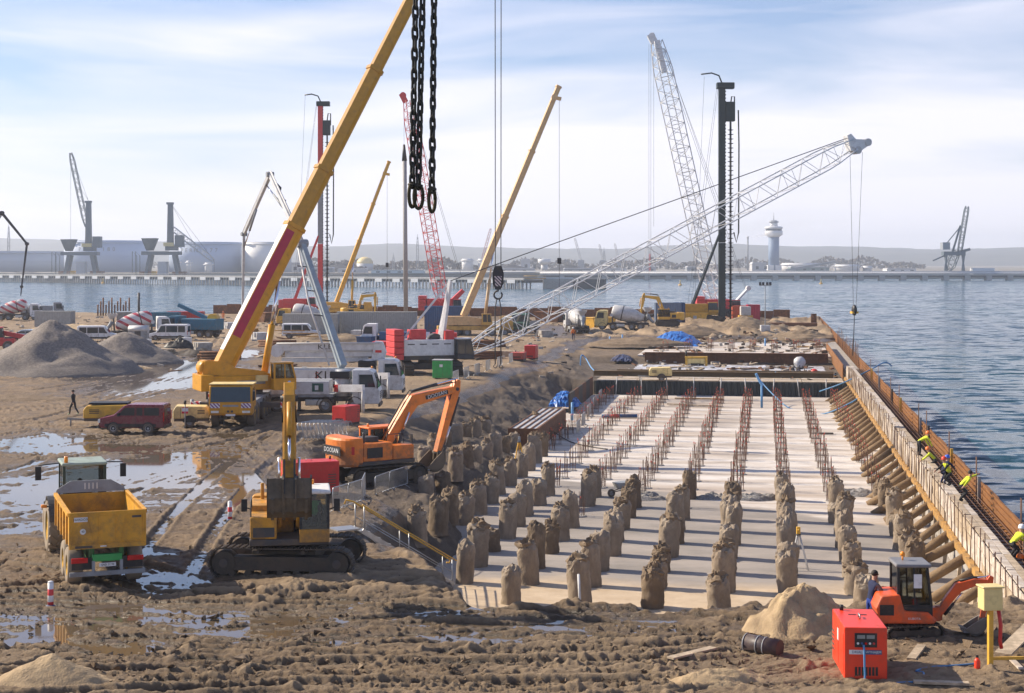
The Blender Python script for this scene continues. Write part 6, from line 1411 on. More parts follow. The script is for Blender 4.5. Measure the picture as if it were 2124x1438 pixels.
MB().lathe([(.3, -.55), (.62, -.25), (.66, .1), (.45, .55)], 16, TR(0, 0, 1.05) @ Matrix.Rotation(R(60), 4, 'Y')).build('drum', WHG, t)
for s_ in (-1, 1): MB().path([(-.6, s_*.5, 0), (-.1, s_*.5, 1.1), (.5, s_*.5, 0)], .05).build('stand', BLK, t); wheel(t, (-.5, s_*.6, .25), .25, .12)
MB().b2((-.3, -.3, .3), (.3, .3, .7)).build('motor_box', BLK, t)
o = MB().ball((0, 0, 0), .42, 14).build('float_ball', RED); o.location = G(1689, 773, -.9); tag(o, 'red round float lying near the drum mixer', 'float')
# blue pipes and hoses
def hose(label, pts, r, m_, name='hose', cat='hose'):
    P = [A(*q) if len(q) == 3 else q for q in pts]; tag(MB().path(smooth_path([Vector(q) for q in P]), r, 7).build(name, m_), label, cat)
hose('blue hose hanging from the seaward wall over the slab', [(1574, 786, 150), (1600, 815, 148), (1640, 848, 145), (1700, 860, 140), (1760, 838, 138), (1800, 812, 138)], .06, HOSE)
hose('grey blue hose looping over the formwork at its far end', [(1700, 812, 152), (1745, 796, 150), (1800, 770, 150), (1835, 752, 152), (1850, 760, 152)], .06, HOSE)
hose('thin blue hose across the blue and white sheeting', [(1608, 772, 168), (1640, 786, 166), (1690, 786, 166), (1738, 776, 168)], .05, HOSE)
hose('pale blue hose bent over at the bank side', [(1204, 782, 182), (1205, 740, 182), (1214, 742, 182), (1226, 762, 180), (1236, 772, 178)], .07, PBLU)
hose('black hose snaking across the slab', [tuple(G(1165, 905, ZS+.05)), tuple(G(1215, 925, ZS+.05)), tuple(G(1400, 929, ZS+.05)), tuple(G(1560, 922, ZS+.05)), tuple(G(1690, 908, ZS+.05)), tuple(G(1745, 904, ZS+.05))], .05, HBLK)
hose('thin black cable across the far slab', [tuple(G(1300, 842, ZS+.05)), tuple(G(1420, 838, ZS+.05)), tuple(G(1520, 846, ZS+.05)), tuple(G(1620, 846, ZS+.05))], .05, HBLK)
hose('grey cable sagging from the bank to the slab', [(1150, 897, 122), (1180, 915, 118), (1215, 925, 115), (1260, 932, 113)], .04, HBLK)
for x, y0, y1, d, lb in ((1265, 698, 748, 215, 'blue standpipe at the bank, left of the pair'), (1291, 694, 722, 225, 'blue standpipe at the bank, right of the pair'), (1580, 800, 858, 146, 'navy blue standpipe standing on the slab'), (1187, 835, 872, 132, 'pale grey standpipe at the left slab edge'), (1587, 702, 724, 214, 'pale blue standpipe near the light mast')):
    tag(MB().tube(A(x, y1, d), A(x, y0, d), .11, n=10).build('standpipe', PBLU if x not in (1580,) else HOSE), lb, 'pipe')
hose('bent blue pipe leaning on the navy standpipe', [(1581, 800, 146), (1574, 788, 146), (1568, 775, 146)], .12, PBLU, 'pipe', 'pipe')
# steel shoring and platform at the bank foot
t = qthing('shoring_plate', 'dark steel shoring plate wall at the left edge of the slab', 'wall')
for i in range(6): qbox('plate', RUST if i % 2 else BLKM, t, 139+i*3.5, 142.4+i*3.5, -17.2-.25*i*.2, -17.05-.25*i*.2, -2.6, -.7)
t = qthing('work_platform', 'rusty steel platform with plank top at the left slab edge', 'platform')
qbox('platform_top', WHG, t, 112, 128, -18.2, -16.2, -1.15, -1.05); qbox('front_plate', RUST, t, 112, 128, -16.2, -16.05, -2.5, -1.0); qbox('end_plate', RUST, t, 111.9, 112, -18.2, -16.05, -2.5, -1.0)
for i in range(4): qbox('rail_beam', RUST, t, 112, 128, -18.1+i*.5, -18.0+i*.5, -1.05, -.98)
o = MB().path([G(1248, 863, ZS+.2), G(1322, 863, ZS+.2)], .16, 10).build('drill_pipe', BLU); tag(o, 'navy and red drill pipe lying on the slab', 'pipe')
MB().path([G(1266, 863, ZS+.2), G(1283, 863, ZS+.2)], .17, 10).build('red_band', RED, o)
for i, (a, b_, lb) in enumerate((((1385, 838), (1478, 842), 'long pale timber plank on the slab near the end wall'), ((1400, 826), (1500, 828), 'brown timber plank close to the end wall'), ((1700, 899), (1728, 899), 'short dark plank near the raking piles'))):
    o = MB().beam(G(*a, ZS+.12), G(*b_, ZS+.12), .35, .1).build('timber_plank', WOODP if i == 0 else (WOOD if i == 1 else BLKM)); tag(o, lb, 'plank')
for x, y, r, lb in ((1345, 1035, .9, 'left of the four'), (1475, 1033, .8, 'second from the left'), (1570, 1035, 1.0, 'third from the left'), (1765, 1026, 1.1, 'nearest to the raking piles')):
    heap('rubble_heap', f'grey broken concrete heap on the slab, {lb}', G(x, y, ZS), r*1.5, r, .35, mat('grey_rubble', (.25, .24, .23), .9, var=.4, scale=8, dirt=.2, bmp=1), x % 17, .9, .8, n=30)
t = thing('wheelbarrow', 'wheelbarrow standing on the slab beside the rubble', 'wheelbarrow', G(1292, 1030, ZS), 200, sc_=1.15)
MB().prism([(-.45, .75), (.45, .7), (.3, .4), (-.3, .4)], -.32, .32).build('tray', GRY, t)
for s_ in (-1, 1): MB().path([(.6, s_*.1, .25), (-.2, s_*.3, .42), (-1.0, s_*.33, .6)], .025).path([(-.35, s_*.3, .42), (-.45, s_*.3, 0)], .022).build('handle', DGR, t)
wheel(t, (.62, 0, .2), .2, .1)
def tripod(label, p, h, m_, head=DGR):
    t = thing('survey_tripod', label, 'tripod', p)
    for i in range(3): a = R(90+120*i); MB().beam((.45*math.cos(a), .45*math.sin(a), 0), (.06*math.cos(a), .06*math.sin(a), h), .05, .07).build('leg', m_, t)
    MB().lathe([(.12, h), (.12, h+.05)], 12).build('head_plate', head, t); MB().b2((-.08, -.08, h+.05), (.08, .08, h+.36)).tube((0, -.16, h+.24), (0, .16, h+.24), .05).build('instrument', YELB if m_ is not YELB else GRY, t, bevel=.02)
tripod('yellow survey tripod at the left edge of the slab', G(1077, 974, ZS+.3), 1.7, YELB); tripod('pale survey tripod with yellow instrument between the piles', G(1656, 1182, ZS), 1.5, WHG)
# ---- right foreground clutter
p = G(2054, 1408); p.z = .1; t = thing('power_box', 'yellow electric box on a tall yellow post at the right edge', 'electric box', p, 8)
MB().b2((-.06, -.06, 0), (.06, .06, 1.75)).build('post', YELB, t); MB().b2((-.26, -.2, 1.7), (.26, .2, 2.28)).b2((-.3, -.24, 2.28), (.3, .24, 2.33)).build('box', CREAM, t, bevel=.03); MB().b2((-.3, -.3, 0), (.3, .3, .03)).build('foot_plate', YELB, t)
MB().beam((.0, 0, .42), (1.4, .1, .38), .06, .08).build('cross_bar', YELB, t)
MB().path([(.2, -.05, 1.7), (.25, -.08, 1.3), (.22, -.1, .9), (.26, -.1, .7)], .05).build('cable_plug', RED, t)
p = G(2027, 1404); p.z = .1; t = thing('fire_extinguisher', 'red fire extinguisher standing by the yellow post', 'extinguisher', p)
MB().lathe([(.075, 0), (.08, .02), (.08, .32), (.03, .40)], 14).build('cylinder', REDG, t); MB().b2((-.03, -.02, .40), (.03, .02, .46)).build('valve', BLK, t)
def dud(name, label, a, b_, w_, h_, m_, cat='plank'): o = MB().beam(a, b_, w_, h_).build(name, m_); return tag(o, label, cat)
G2 = lambda x, y, dz=.05: (lambda q: q+Vector((0, 0, gz(q)+dz+.05)))(G(x, y))
dud('timber_plank', 'pale plank lying between generator and mini excavator', G2(1890, 1388), G2(1912, 1358), .24, .06, WOODP)
dud('timber_plank', 'pale plank cut by the bottom edge right of the generator', G2(1895, 1436), G2(2010, 1440), .22, .06, WOODP)
dud('timber_plank', 'weathered plank leaning below the yellow post', G2(2090, 1380), G2(2118, 1408), .14, .05, PLNK)
dud('steel_channel', 'pale timber trough at the bottom right edge', G2(2080, 1385, .15), G2(2150, 1340, .5), .45, .05, WOODP, 'trough')
dud('timber_plank', 'long plank half buried left of the sand mound', G2(1390, 1385), G2(1480, 1362), .25, .05, WOODP)
a, b_ = G2(1546, 1362, .2), G2(1618, 1374, .16); o = MB().path([a, b_], .24, 14).build('steel_pipe', mat('dark_violet_pipe', (.05, .035, .04), .5, dirt=.3)); tag(o, 'short dark steel pipe lying behind the sand mound', 'pipe')
for k in (.02, .38, .58): q = a.lerp(b_, k); MB().path([q, q+(b_-a).normalized()*.03], .255, 14).build('pipe_flange', GRY, o)
hose('thin pale hoop of wire on the ground', [tuple(G2(1572, 1402)), tuple(G2(1580, 1412)), tuple(G2(1600, 1418))], .02, WHG, 'wire', 'wire')
o = MB().tube(G(1203, 1253, -1.6), G(1200, 1192, -.7), .05, n=8).build('marker_stake', WHG); tag(o, 'thin white marker stake among the front piles', 'stake')
# loose stones and clods along the near ground
st = MB(); r5 = random.Random(3)
for _ in range(2600):
    x, y = r5.uniform(-40, 2100), 1010+430*r5.random()**.55
    if 900 < x < 2124 and y < 1300: continue
    q = G(x, y); s_ = r5.uniform(.03, .10)*(1 if r5.random() < .93 else 2); q.z = gz(q)
    st_v = [(q.x+s_*r5.uniform(-1, 1), q.y+s_*r5.uniform(-1, 1), q.z+s_*r5.uniform(-.5, 1.2)) for _ in range(6)]
    st.add(st_v, [(0, 1, 2), (3, 4, 5), (0, 3, 4), (1, 4, 5), (2, 5, 0), (1, 2, 3)])
stuff(st.build('clods', EART))['label'] = 'loose clods of earth scattered over the mud'
# ================================================================ cranes and rigs
CWH = mat('crane_white_paint', (.66, .67, .68), .45, dirt=.12); CRED = mat('crane_red_paint', (.58, .05, .05), .45, dirt=.1)
def crawler(name, label, p, rz, L_=7, H_=1.2, gauge=4.6, sw=.9, cat='crane'):
    t = thing(name, label, cat, p, rz)
    for s_ in (-1, 1): track(t, s_*gauge/2, L_, H_, sw, False)
    MB().b2((-1.2, -gauge/2+.3, .5), (1.2, gauge/2-.3, 1.1)).tube((0, 0, 1.1), (0, 0, 1.45), 1.2, n=20).build('undercarriage', DGR, t); return t
def white_crawler():
    p = G(893, 778); p.z = .1; t = crawler('crawler_crane', 'white crawler crane with red counterweight and long low lattice boom', p, -82)
    inv = t.matrix_basis.inverted(); tip = A(1768, 300, 172); S = RZ(82+20); W = lambda q: inv @ Vector(q)
    M = t.matrix_basis @ S; foot = M @ Vector((3.3, 0, 1.9)); IS = S
    MB().b2((-4.2, -1.5, 1.45), (3.4, 1.5, 1.85)).build('slew_platform', DGR, t, m=IS)
    h = MB().b2((-3.1, -1.6, 1.85), (1.9, -.6, 3.35)).build('machine_house', CWH, t, bevel=.04, m=IS); MB().b2((-3.1, .6, 1.85), (1.9, 1.6, 3.35)).build('machine_house', CWH, t, bevel=.04, m=IS)
    for i in range(4): MB().b2((-2.95+i*1.2, -1.615, 1.95), (-1.85+i*1.2, -1.6, 3.2)).build('access_door', CWH, h, m=IS); MB().b2((-2.75+i*1.2, -1.62, 2.9), (-2.05+i*1.2, -1.612, 3.0)).build('louvres', DGR, h, m=IS)
    for i in range(5): MB().b2((-4.1, -1.75, 1.5+i*.58), (-3.15, 1.2, 2.04+i*.58)).build('counterweight_slab', CRED, t, bevel=.04, m=IS)
    MB().b2((-2.2, -.55, 3.0), (-.6, .55, 4.3)).build('winch_box', CRED, t, bevel=.05, m=IS); MB().tube((.4, -.55, 3.3), (.4, .55, 3.3), .6, n=16).build('winch', DGR, t, m=IS)
    MB().b2((1.0, -1.5, 3.35), (1.9, 1.5, 4.2)).build('winch_guard', CRED, t, m=IS)
    cabbox(t, 2.0, 3.7, -2.2, -1.1, 1.5, 3.5, DGR, CWH, DGR, .3, GLD, m=IS)
    mt = A(934, 583, foot.y-2)
    for s_ in (-1, 1): MB().beam(IS @ Vector((.8, s_*.6, 1.9)), W(mt+Vector((0, s_*.3, 0))), .36, .36, .3, .3).build('mast', CWH, t)
    MB().beam(IS @ Vector((-2.8, 0, 3.3)), W(mt), .2, .2).build('back_stay', CWH, t)
    lattice(t, W(foot), W(tip), .7, 2.0, 1.2, 34, .075, .034, CWH, .1, .07)
    d, x, y = MB().frame(W(foot), W(tip)); tp = W(tip)
    MB().prism([(-.6, -.6), (.5, -.9), (2.0, -.35), (2.2, .1), (.3, .5), (-.2, 1.2), (-.7, 1.1)], -.45, .45).build('boom_head', CWH, t, m=Matrix.Translation(tp) @ RZ(82+20) @ Matrix.Rotation(R(-12), 4, 'Y'))
    for q in ((1.7, -.1), (.3, -.7)): MB().tube(Vector((q[0], -.55, q[1])), Vector((q[0], .55, q[1])), .42, n=16).build('head_sheave', WHG, t, m=Matrix.Translation(tp) @ RZ(82+20) @ Matrix.Rotation(R(-12), 4, 'Y'))
    for o in (-.25, .25): ropes(t, [(W(mt)+Vector((o, 0, 0)), tp+Vector((o, 0, .9)))], .035, 'pendant')
    hk = A(1772, 634, 172); ropes(t, [(W(A(1763, 312, 172)), W(A(1770, 634, 172))), (W(A(1789, 316, 172)), W(A(1776, 634, 172)))], .022)
    o = MB().ball(W(hk)-Vector((0, 0, .5)), .55, 14, (.9, .5, 1.1)).build('hook_block', BLK, t); MB().box(W(hk)-Vector((0, 0, .75)), (.72, .72, .22)).build('warning_band', YELB, o)
    MB().path([W(hk)-Vector((0, 0, 1.1)), W(hk)-Vector((0, 0, 1.7)), W(A(1771, 690, 172)), W(A(1769, 738, 172))], .05, 6).build('sling', ROPE, t)
white_crawler()
def tele_crane(label, px, py, d, tip, col, lens, w, h, hook, rz=0, body=None, cyl=True, red=None, deckm=None):
    p = A(px, py, d); p.z = .1; t = thing('mobile_crane', label, 'crane', p, rz); W = lambda q: (t.matrix_basis.inverted() @ Vector(q)); body = body or col
    MB().b2((-5.5, -1.3, .9), (5.5, 1.3, 1.5)).build('carrier_deck', deckm or body, t, bevel=.05)
    MB().prism([(3.8, 1.5), (5.5, 1.5), (5.5, 2.2), (5.3, 2.9), (3.8, 2.9)], -1.25, 1.25).build('carrier_cab', body, t, bevel=.08); plate(MB(), [(5.5, -1.1, 2.1), (5.5, 1.1, 2.1), (5.34, 1.05, 2.8), (5.34, -1.05, 2.8)], .02, .004).build('windscreen', GLD, t)
    for x in (4.2, 2.4, -1.2, -3, -4.6):
        for s_ in (-1, 1): wheel(t, (x, s_*1.05, .62), .62, .45, n=16)
    MB().prism([(-3.2, 1.6), (2.2, 1.6), (2.2, 2.3), (-1, 2.9), (-3.2, 2.9)], -1.1, 1.1).build('upper_frame', col, t, bevel=.05)
    MB().b2((-4.2, -1.3, 1.6), (-3.2, 1.3, 2.9)).build('counterweight', col, t, bevel=.05)
    cabbox(t, .9, 2.4, -1.9, -1.05, 1.6, 3.3, body, body, body, .2, GLD, pil=.12)
    f = Vector((-1.6, 0, 2.9)); b1 = W(tip); dd = telescope(t, f, b1, lens, w, h, (col,), .86)
    hyd(t, (1.4, 0, 2.2), f+dd*lens[0]*.72-Vector((0, 0, .4)), .24, col)
    MB().tube(b1+Vector((0, -.4, 0)), b1+Vector((0, .4, 0)), w*.55, n=14).build('head_sheave', col, t); MB().beam(b1-Vector((.2, 0, 0)), b1+Vector((1.0, 0, -.25)), .5, .5).build('boom_head', col, t)
    if hook:
        hx, y0, y1, y2 = hook; ropes(t, [(W(A(hx, y0, tip.y)), W(A(hx, y1, tip.y)))], .03)
        q = W(A(hx, y1, tip.y)); o = MB().b2(q-Vector((.3, .2, .9)), q+Vector((.3, .2, 0))).build('hook_block', BLK, t, bevel=.1); ropes(t, [(q, W(A(hx, y2, tip.y)))], .035, 'sling')
    return t
tele_crane('tan telescopic crane with straight boom raised to the right', 985, 697, 232, A(1150, 202, 236), TAN, (16, 10.5, 10.5), .85, 1.0, (1160, 205, 535, 655), 6, mat('tan_body', (.55, .33, .08), .5, dirt=.3))
tele_crane('small yellow telescopic crane far behind the pump trucks', 715, 660, 315, A(798, 360, 318), YELB, (13, 8, 9), .7, .85, (803, 362, 545, 640), 0, YELB)
def drill_rig(name, label, px, py, d, topy, mm, mid, leg, basem, auger=True, k=1.0, rz=0, lean=0, top2=None, jib=-1):
    p = A(px, py, d); p.z = .1; t = crawler(name, label, p, rz, 6.5, 1.2, 4.2, .9, 'rig'); zt = HC+(H0-topy)/F*d-.1; xm = 3.0
    MB().b2((-4.5, -1.5, 1.45), (2.2, 1.5, 2.0)).build('slew_platform', basem, t); h_ = MB().b2((-4.4, -1.5, 2.0), (.4, 1.5, 3.4)).build('engine_house', basem, t, bevel=.06)
    MB().b2((-5.3, -1.5, 1.6), (-4.42, 1.5, 3.2)).build('counterweight', basem, t, bevel=.06); cabbox(t, .5, 2.2, -1.6, -.4, 1.9, 3.7, BLK, basem, basem, .2, GLD)
    n = 3; hs = (zt-.6)/n
    for i in range(n): MB().b2((xm-.5*k, -.5*k, .6+i*hs), (xm+.5*k, .5*k, .6+(i+1)*hs-.05)).build('mast_section', (mm, mid, top2 or mm)[i], t, bevel=.05)
    rk = MB()
    for i in range(int(zt/.6)): rk.box((xm+.55*k, -.35*k, .8+i*.6), (.12, .12, .3)); 
    stuff(rk.build('rack_teeth', DGR, t))
    MB().b2((xm-.8*k, -.7*k, zt-.05), (xm+1.9*k, .7*k, zt+.9*k)).build('mast_head', RIG, t, bevel=.1)
    MB().path([(xm, 0, zt+.9*k), (xm-.5, 0, zt+2.0*k), (xm-1.8, 0, zt+2.4*k), (xm-3.2*k*(-jib), 0, zt+2.2*k)], .14, 6).build('jib', RIG, t)
    ropes(t, [((xm-3.1, 0, zt+2.1), (-1.8, 0, 3.2)), ((xm-.9, 0, zt), (-3, .5, 3.2)), ((xm-.7, -.4, zt), (-2.5, -.5, 3.2))], .025)
    for s_ in (-1, 1): MB().beam((-2.6, s_*.9, 2.2), (xm-.4, s_*.45, zt*.38), .4, .4, .3, .3).build('back_stay', leg, t)
    if auger:
        ax = xm+1.35*k; za = zt*.86; MB().tube((ax, 0, .3), (ax, 0, za), .16*k, n=8).build('auger_stem', DGR, t)
        fl = MB(); m_ = int((za-.8)/.8)
        for i in range(m_): fl.lathe([(.18*k, 0), (.46*k, .10), (.46*k, .16), (.18*k, .12)], 10, TR(ax, 0, .5+i*.8), cap=False)
        stuff(fl.build('auger_flights', BLK, t))
        MB().b2((xm+.5*k, -.6*k, za), (xm+2.0*k, .6*k, za+3.0*k)).build('rotary_drive', RIG, t, bevel=.1); MB().path([(ax, 0, za+3), (ax+.2, 0, za+4.4), (ax+.7, 0, za+4.4), (ax+.7, 0, za+2)], .12).build('swivel_hose', HBLK, t)
        MB().path([(ax+1.2*k, 0, za+2), (ax+1.3*k, 0, za-4), (ax+1.25*k, 0, za*.45), (ax+.9*k, 0, za*.4), (ax+.5*k, 0, za*.45)], .13, 7).build('concrete_hose', HBLK, t)
    return t
drill_rig('piling_rig', 'tall black auger piling rig with yellow base on the quay end', 1462, 672, 282, 184, RIG, RIG, RIG, mat('rig_yellow_paint', (.50, .27, .02), .5, dirt=.35), k=1.15)
drill_rig('piling_rig', 'red and black auger piling rig beyond the pump trucks', 634, 655, 322, 220, CRED, GRY, CRED, CRED, k=1.0, top2=CRED)
def lat_crane(label, px, py, d, foot, tip, col, w, bays, body, rz=0, pend=None, hookx=None, name='lattice_crane', house=True, asp=1):
    p = A(px, py, d); p.z = .1; t = crawler(name, label, p, rz, 7.5, 1.3, 4.8, 1.0); W = lambda q: t.matrix_basis.inverted() @ Vector(q)
    if house:
        MB().b2((-4.5, -1.6, 1.5), (2.8, 1.6, 2.0)).build('slew_platform', DGR, t); MB().b2((-3.6, -1.6, 2.0), (1.4, 1.6, 3.8)).build('machine_house', body, t, bevel=.06)
        for i in range(4): MB().b2((-5.2, -2.2, 1.6+i*.7), (-3.7, 2.2, 2.25+i*.7)).build('counterweight_slab', body, t, bevel=.04)
        cabbox(t, 1.5, 3.1, -2.0, -.9, 1.7, 3.7, DGR, body, body, .2, GLD)
    lattice(t, W(foot), W(tip), w*.4, w, w*.6, bays, w*.04, w*.021, col, .1, .1); tp = W(tip)
    MB().beam(tp-Vector((.4, 0, .4)), tp+Vector((-1.2, 0, 1.2)), w*.4, w*.5).build('boom_head', col, t); MB().tube(tp+Vector((-.9, -.4, .9)), tp+Vector((-.9, .4, .9)), .6, n=14).build('head_sheave', col, t)
    if pend: ropes(t, [(W(q0), W(q1)) for q0, q1 in pend], .03, 'pendant')
    if hookx: ropes(t, [(W(A(hx, y0, dd)), W(A(hx, y1, dd))) for hx, y0, y1, dd in hookx], .025)
    return t, W
BW = mat('blue_container_paint', (.03, .08, .20), .5, dirt=.3)
t, W = lat_crane('tall white lattice crane behind the black piling rig', 1500, 668, 300, A(1487, 650, 300), A(1362, 85, 296), CWH, 2.7, 46, CRED, 0,
    [(A(1376, 100, 296), A(1500, 440, 299)), (A(1378, 100, 296), A(1548, 598, 302)), (A(1372, 96, 296), A(1545, 598, 302))], [(1350, 90, 560, 296), (1346, 92, 600, 296), (1356, 110, 470, 296)])
for s_ in (-.6, .6): MB().beam(W(A(1508, 645, 300))+Vector((0, s_, 0)), W(A(1552, 598, 302))+Vector((0, s_, 0)), .35, .35).build('gantry_leg', CWH, t)
MB().tube(W(A(1552, 598, 302))-Vector((0, .9, 0)), W(A(1552, 598, 302))+Vector((0, .9, 0)), .45, n=12).build('gantry_head', CWH, t)
MB().beam(W(A(1362, 85, 296)), W(A(1378, 150, 296)), 1.6, 1.0).build('boom_tip_plate', CWH, t)
t, W = lat_crane('red lattice crane behind the tan telescopic crane', 925, 668, 305, A(918, 636, 303), A(846, 208, 300), CRED, 2.1, 44, CRED, 0,
    [(A(850, 215, 300), A(950, 560, 304)), (A(852, 215, 300), A(958, 575, 304))], [(838, 205, 330, 300)])
MB().beam(W(A(930, 630, 304)), W(A(960, 602, 305)), .6, .6).build('gantry_leg', CRED, t); MB().beam(W(A(935, 633, 304))+Vector((0, .9, 0)), W(A(962, 604, 305))+Vector((0, .9, 0)), .4, .4).build('gantry_leg', CRED, t)
o = MB().tube(A(842, 658, 300), A(839, 330, 300), .42, n=14).build('tubular_pile', mat('grey_brown_tube', (.36, .35, .34), .6, dirt=.2)); tag(o, 'long grey tubular pile standing upright beside the red lattice boom', 'pile')
MB().tube(A(839, 334, 300), A(838, 300, 300), .5, .2, n=12).build('lifting_cap', BLK, o)
# chains hanging in front of everything
lk = MB(); n = 12
pts = [(.034*math.cos(a)*1.0, 0, .062*math.sin(a)+(.028 if math.sin(a) > 0 else -.028)) for a in np.linspace(0, 2*math.pi, n+1)[:-1]]
lk = MB(); vs = []; kk = 7
for i, p in enumerate(pts):
    p = Vector(p); nx = Vector(pts[(i+1) % n])-Vector(pts[i-1]); nx.normalize(); x = nx.cross(Vector((0, 1, 0))).normalized(); y = Vector((0, 1, 0))
    for j in range(kk): a = 2*math.pi*j/kk; vs.append(p+(x*math.cos(a)+y*math.sin(a))*.019)
lk.add(vs, [(i*kk+j, ((i+1) % n)*kk+j, ((i+1) % n)*kk+(j+1) % kk, i*kk+(j+1) % kk) for i in range(n) for j in range(kk)], True)
lkm = shared(lk.mesh('chain_link'), CHAIN)
DCH = 21.0; kp = F/DCH
gant = thing('lifting_beam', 'steel lifting beam high above that carries the hanging chains', 'beam', A(884, -60, DCH))
MB().b2((-.7, -.12, 0), (.7, .12, .3)).build('beam', YEL, gant); 
for x in (-.5, .5): MB().tube((x, 0, .3), (0, 0, 1.6), .02).build('sling', ROPE, gant)
MB().tube((0, 0, 1.6), (0, 0, 14), .02).build('rope', ROPE, gant)
for x0, x1, yb, lb, s_ in ((863, 855, 375, 'left heavy chain of the hanging pair, with an open ring at its end', 0), (878, 868, 378, 'right heavy chain of the hanging pair, close beside the left one', 1), (901, 896, 385, 'single heavy chain hanging right of the pair', 0)):
    t = thing('chain', lb, 'chain', A(x1, yb, DCH), 0, 'heavy lifting chains'); o0 = A(x1, yb, DCH); o1 = A(x0, -62, DCH); L_ = (o1-o0).length; n_ = int(L_/.135)
    for i in range(n_+1):
        o = put('chain_link', lkm, t); q = (o1-o0)*(i/n_); o.location = q; o.rotation_euler = (0, 0, R(35+(90 if i % 2 else 0)+s_*18+rq.uniform(-10, 10))); o.scale = (1.0, 1.0, 1.08)
    MB().path([(.062*math.cos(a), 0, -.19+.16*math.sin(a)) for a in np.linspace(0, 6.2832, 20)], .024, 8).build('end_ring', RINGM, t, m=RZ(50 if s_ == 0 else 20)); MB().path([(.045*math.cos(a), .045*math.sin(a), -.05) for a in np.linspace(0, 6.28, 10)], .02, 6).build('shackle', CHAIN, t)
# ================================================================ quay end and background plant
ground_p = lambda x, y: gp(x, y)
DRW = stripes('red_white_drum', (.62, .58, .56), (.45, .04, .06), .95, .62, 62, 'XZ', .45); DRG = mat('pale_grey_drum', (.50, .50, .50), .5, dirt=.3)
MIX = 'mixer trucks'
mixer('mixer_truck', 'mixer truck seen from behind near the orange worker', gp(1196, 690), 100, WHG, DRG, MIX)
mixer('mixer_truck', 'long pale mixer truck side on at the quay end', gp(1290, 684), 172, CREAM, DRG, MIX)
mixer('mixer_truck', 'mixer truck with red striped drum left of the middle, behind the gravel', gp(292, 702), 20, WHI, DRW, MIX)
mixer('mixer_truck', 'mixer truck with red striped drum at the far left edge', gp(38, 664), 8, WHI, DRW, MIX)
mixer('mixer_truck', 'mixer truck with pale drum half hidden behind the grey container', gp(628, 678), 175, YELB, DRG, MIX)
t = truck('lorry', 'dark lorry parked behind the striped mixer at the left edge', gp(88, 660), 15, GRY, ((3.0, 0), (-1.4, 1), (-2.8, 1)), 8); MB().b2((-4, -1.2, 1.1), (1.9, 1.2, 2.4)).build('tipper_body', GRY, t)
t = truck('lorry', 'blue machine lorry right of the striped mixer', gp(405, 700), 160, TEAL, ((3.0, 0), (-1.4, 1), (-2.8, 1)), 8.2); MB().b2((-4, -1.2, 1.1), (1.6, 1.2, 2.7)).build('machine_body', TEAL, t, bevel=.1)
MB().beam((-2, 0, 2.7), (2.6, .2, 4.6), .5, .5).build('loader_arm', TEAL, t); MB().tube((-3, -.6, 2.7), (-3, .6, 2.7), .7, n=14).build('reel', YELB, t)
t = truck('lorry', 'small green flatbed lorry under the white lattice boom', gp(1090, 690), 250, mat('dark_green_lorry', (.05, .13, .10), .5), ((3.0, 0), (-2, 1)), 7); MB().b2((-3.4, -1.15, 1.1), (1.2, 1.15, 1.3)).b2((-3.4, -1.15, 1.3), (1.2, -1.1, 1.8)).b2((-3.4, 1.1, 1.3), (1.2, 1.15, 1.8)).build('flatbed', GRY, t)
t = truck('lorry', 'white lorry with blue striped load near the red counterweight', gp(808, 722), 180, WHI, ((3.0, 0), (-2, 1)), 7); MB().b2((-3.4, -1.15, 1.1), (1.2, 1.15, 2.0)).build('load', BLU, t)
van('van', 'white minibus parked in front of the grey container', gp(625, 702), 0, WHI, 5.2, 2.1, group='white vans')
van('van', 'white van with red mark behind the smaller gravel heap', gp(203, 708), 5, WHI, 5.2, 2.1, group='white vans')
van('van', 'white van facing left beside the blue lorry', gp(352, 706), 178, WHI, 5.3, 2.2, group='white vans')
van('van', 'pale blue pickup at the left edge behind the gravel', gp(60, 708), 170, mat('pale_blue_car', (.35, .42, .5), .4), 4.8, 1.6, group='white vans')
CG = mat('grey_container_paint', (.36, .36, .34), .6, dirt=.2); CGD = mat('dark_grey_container', (.2, .2, .22), .6, dirt=.2)
container('site_container', 'long grey container behind the white minibus', gp(628, 694)+Vector((1, 2, 0)), 0, CG, (8.2, 2.5, 3.0))
container('site_container', 'long grey container left of the white crawler crane', gp(780, 692)+Vector((0, 2, 0)), 2, CG, (12, 2.5, 3.2))
container('site_container', 'grey container with open end behind the gravel cone', gp(114, 678), -4, CG, (6, 2.5, 2.6))
container('site_container', 'dark red container at the back of the yard', gp(385, 676), 0, RED, (6, 2.4, 2.4)); container('site_container', 'blue container beside the dark red one', gp(335, 678), 0, TEAL, (6, 2.4, 2.4))
container('site_container', 'blue container with yellow edges below the red lattice crane', gp(927, 694), 0, BW, (6.5, 2.5, 4.2))
container('site_container', 'grey blue container beside the black piling rig', gp(1385, 672), 0, mat('grey_blue_container', (.13, .18, .27), .6), (4.4, 2.4, 3.6)); container('site_container', 'navy container between the grey blue one and the rig', gp(1410, 671), 0, BW, (1.6, 2.4, 3.6))
container('site_container', 'orange red container right of the piling rig', gp(1532, 664), 0, mat('orange_red_paint', (.55, .10, .04), .6), (2.6, 2.4, 2.6)); container('site_container', 'dark red container at the right of the rig', gp(1562, 664), 0, CRIM, (2.2, 2.4, 2.8))
t = thing('machine_skid', 'white and red pump unit between the two red containers', 'machine', gp(1546, 666), 0); MB().b2((-1.2, -1, 0), (1.2, 1, 1.0)).build('skid', YELB, t); MB().b2((-.9, -.8, 1), (.9, .8, 2.6)).build('engine_box', WHG, t, bevel=.1)
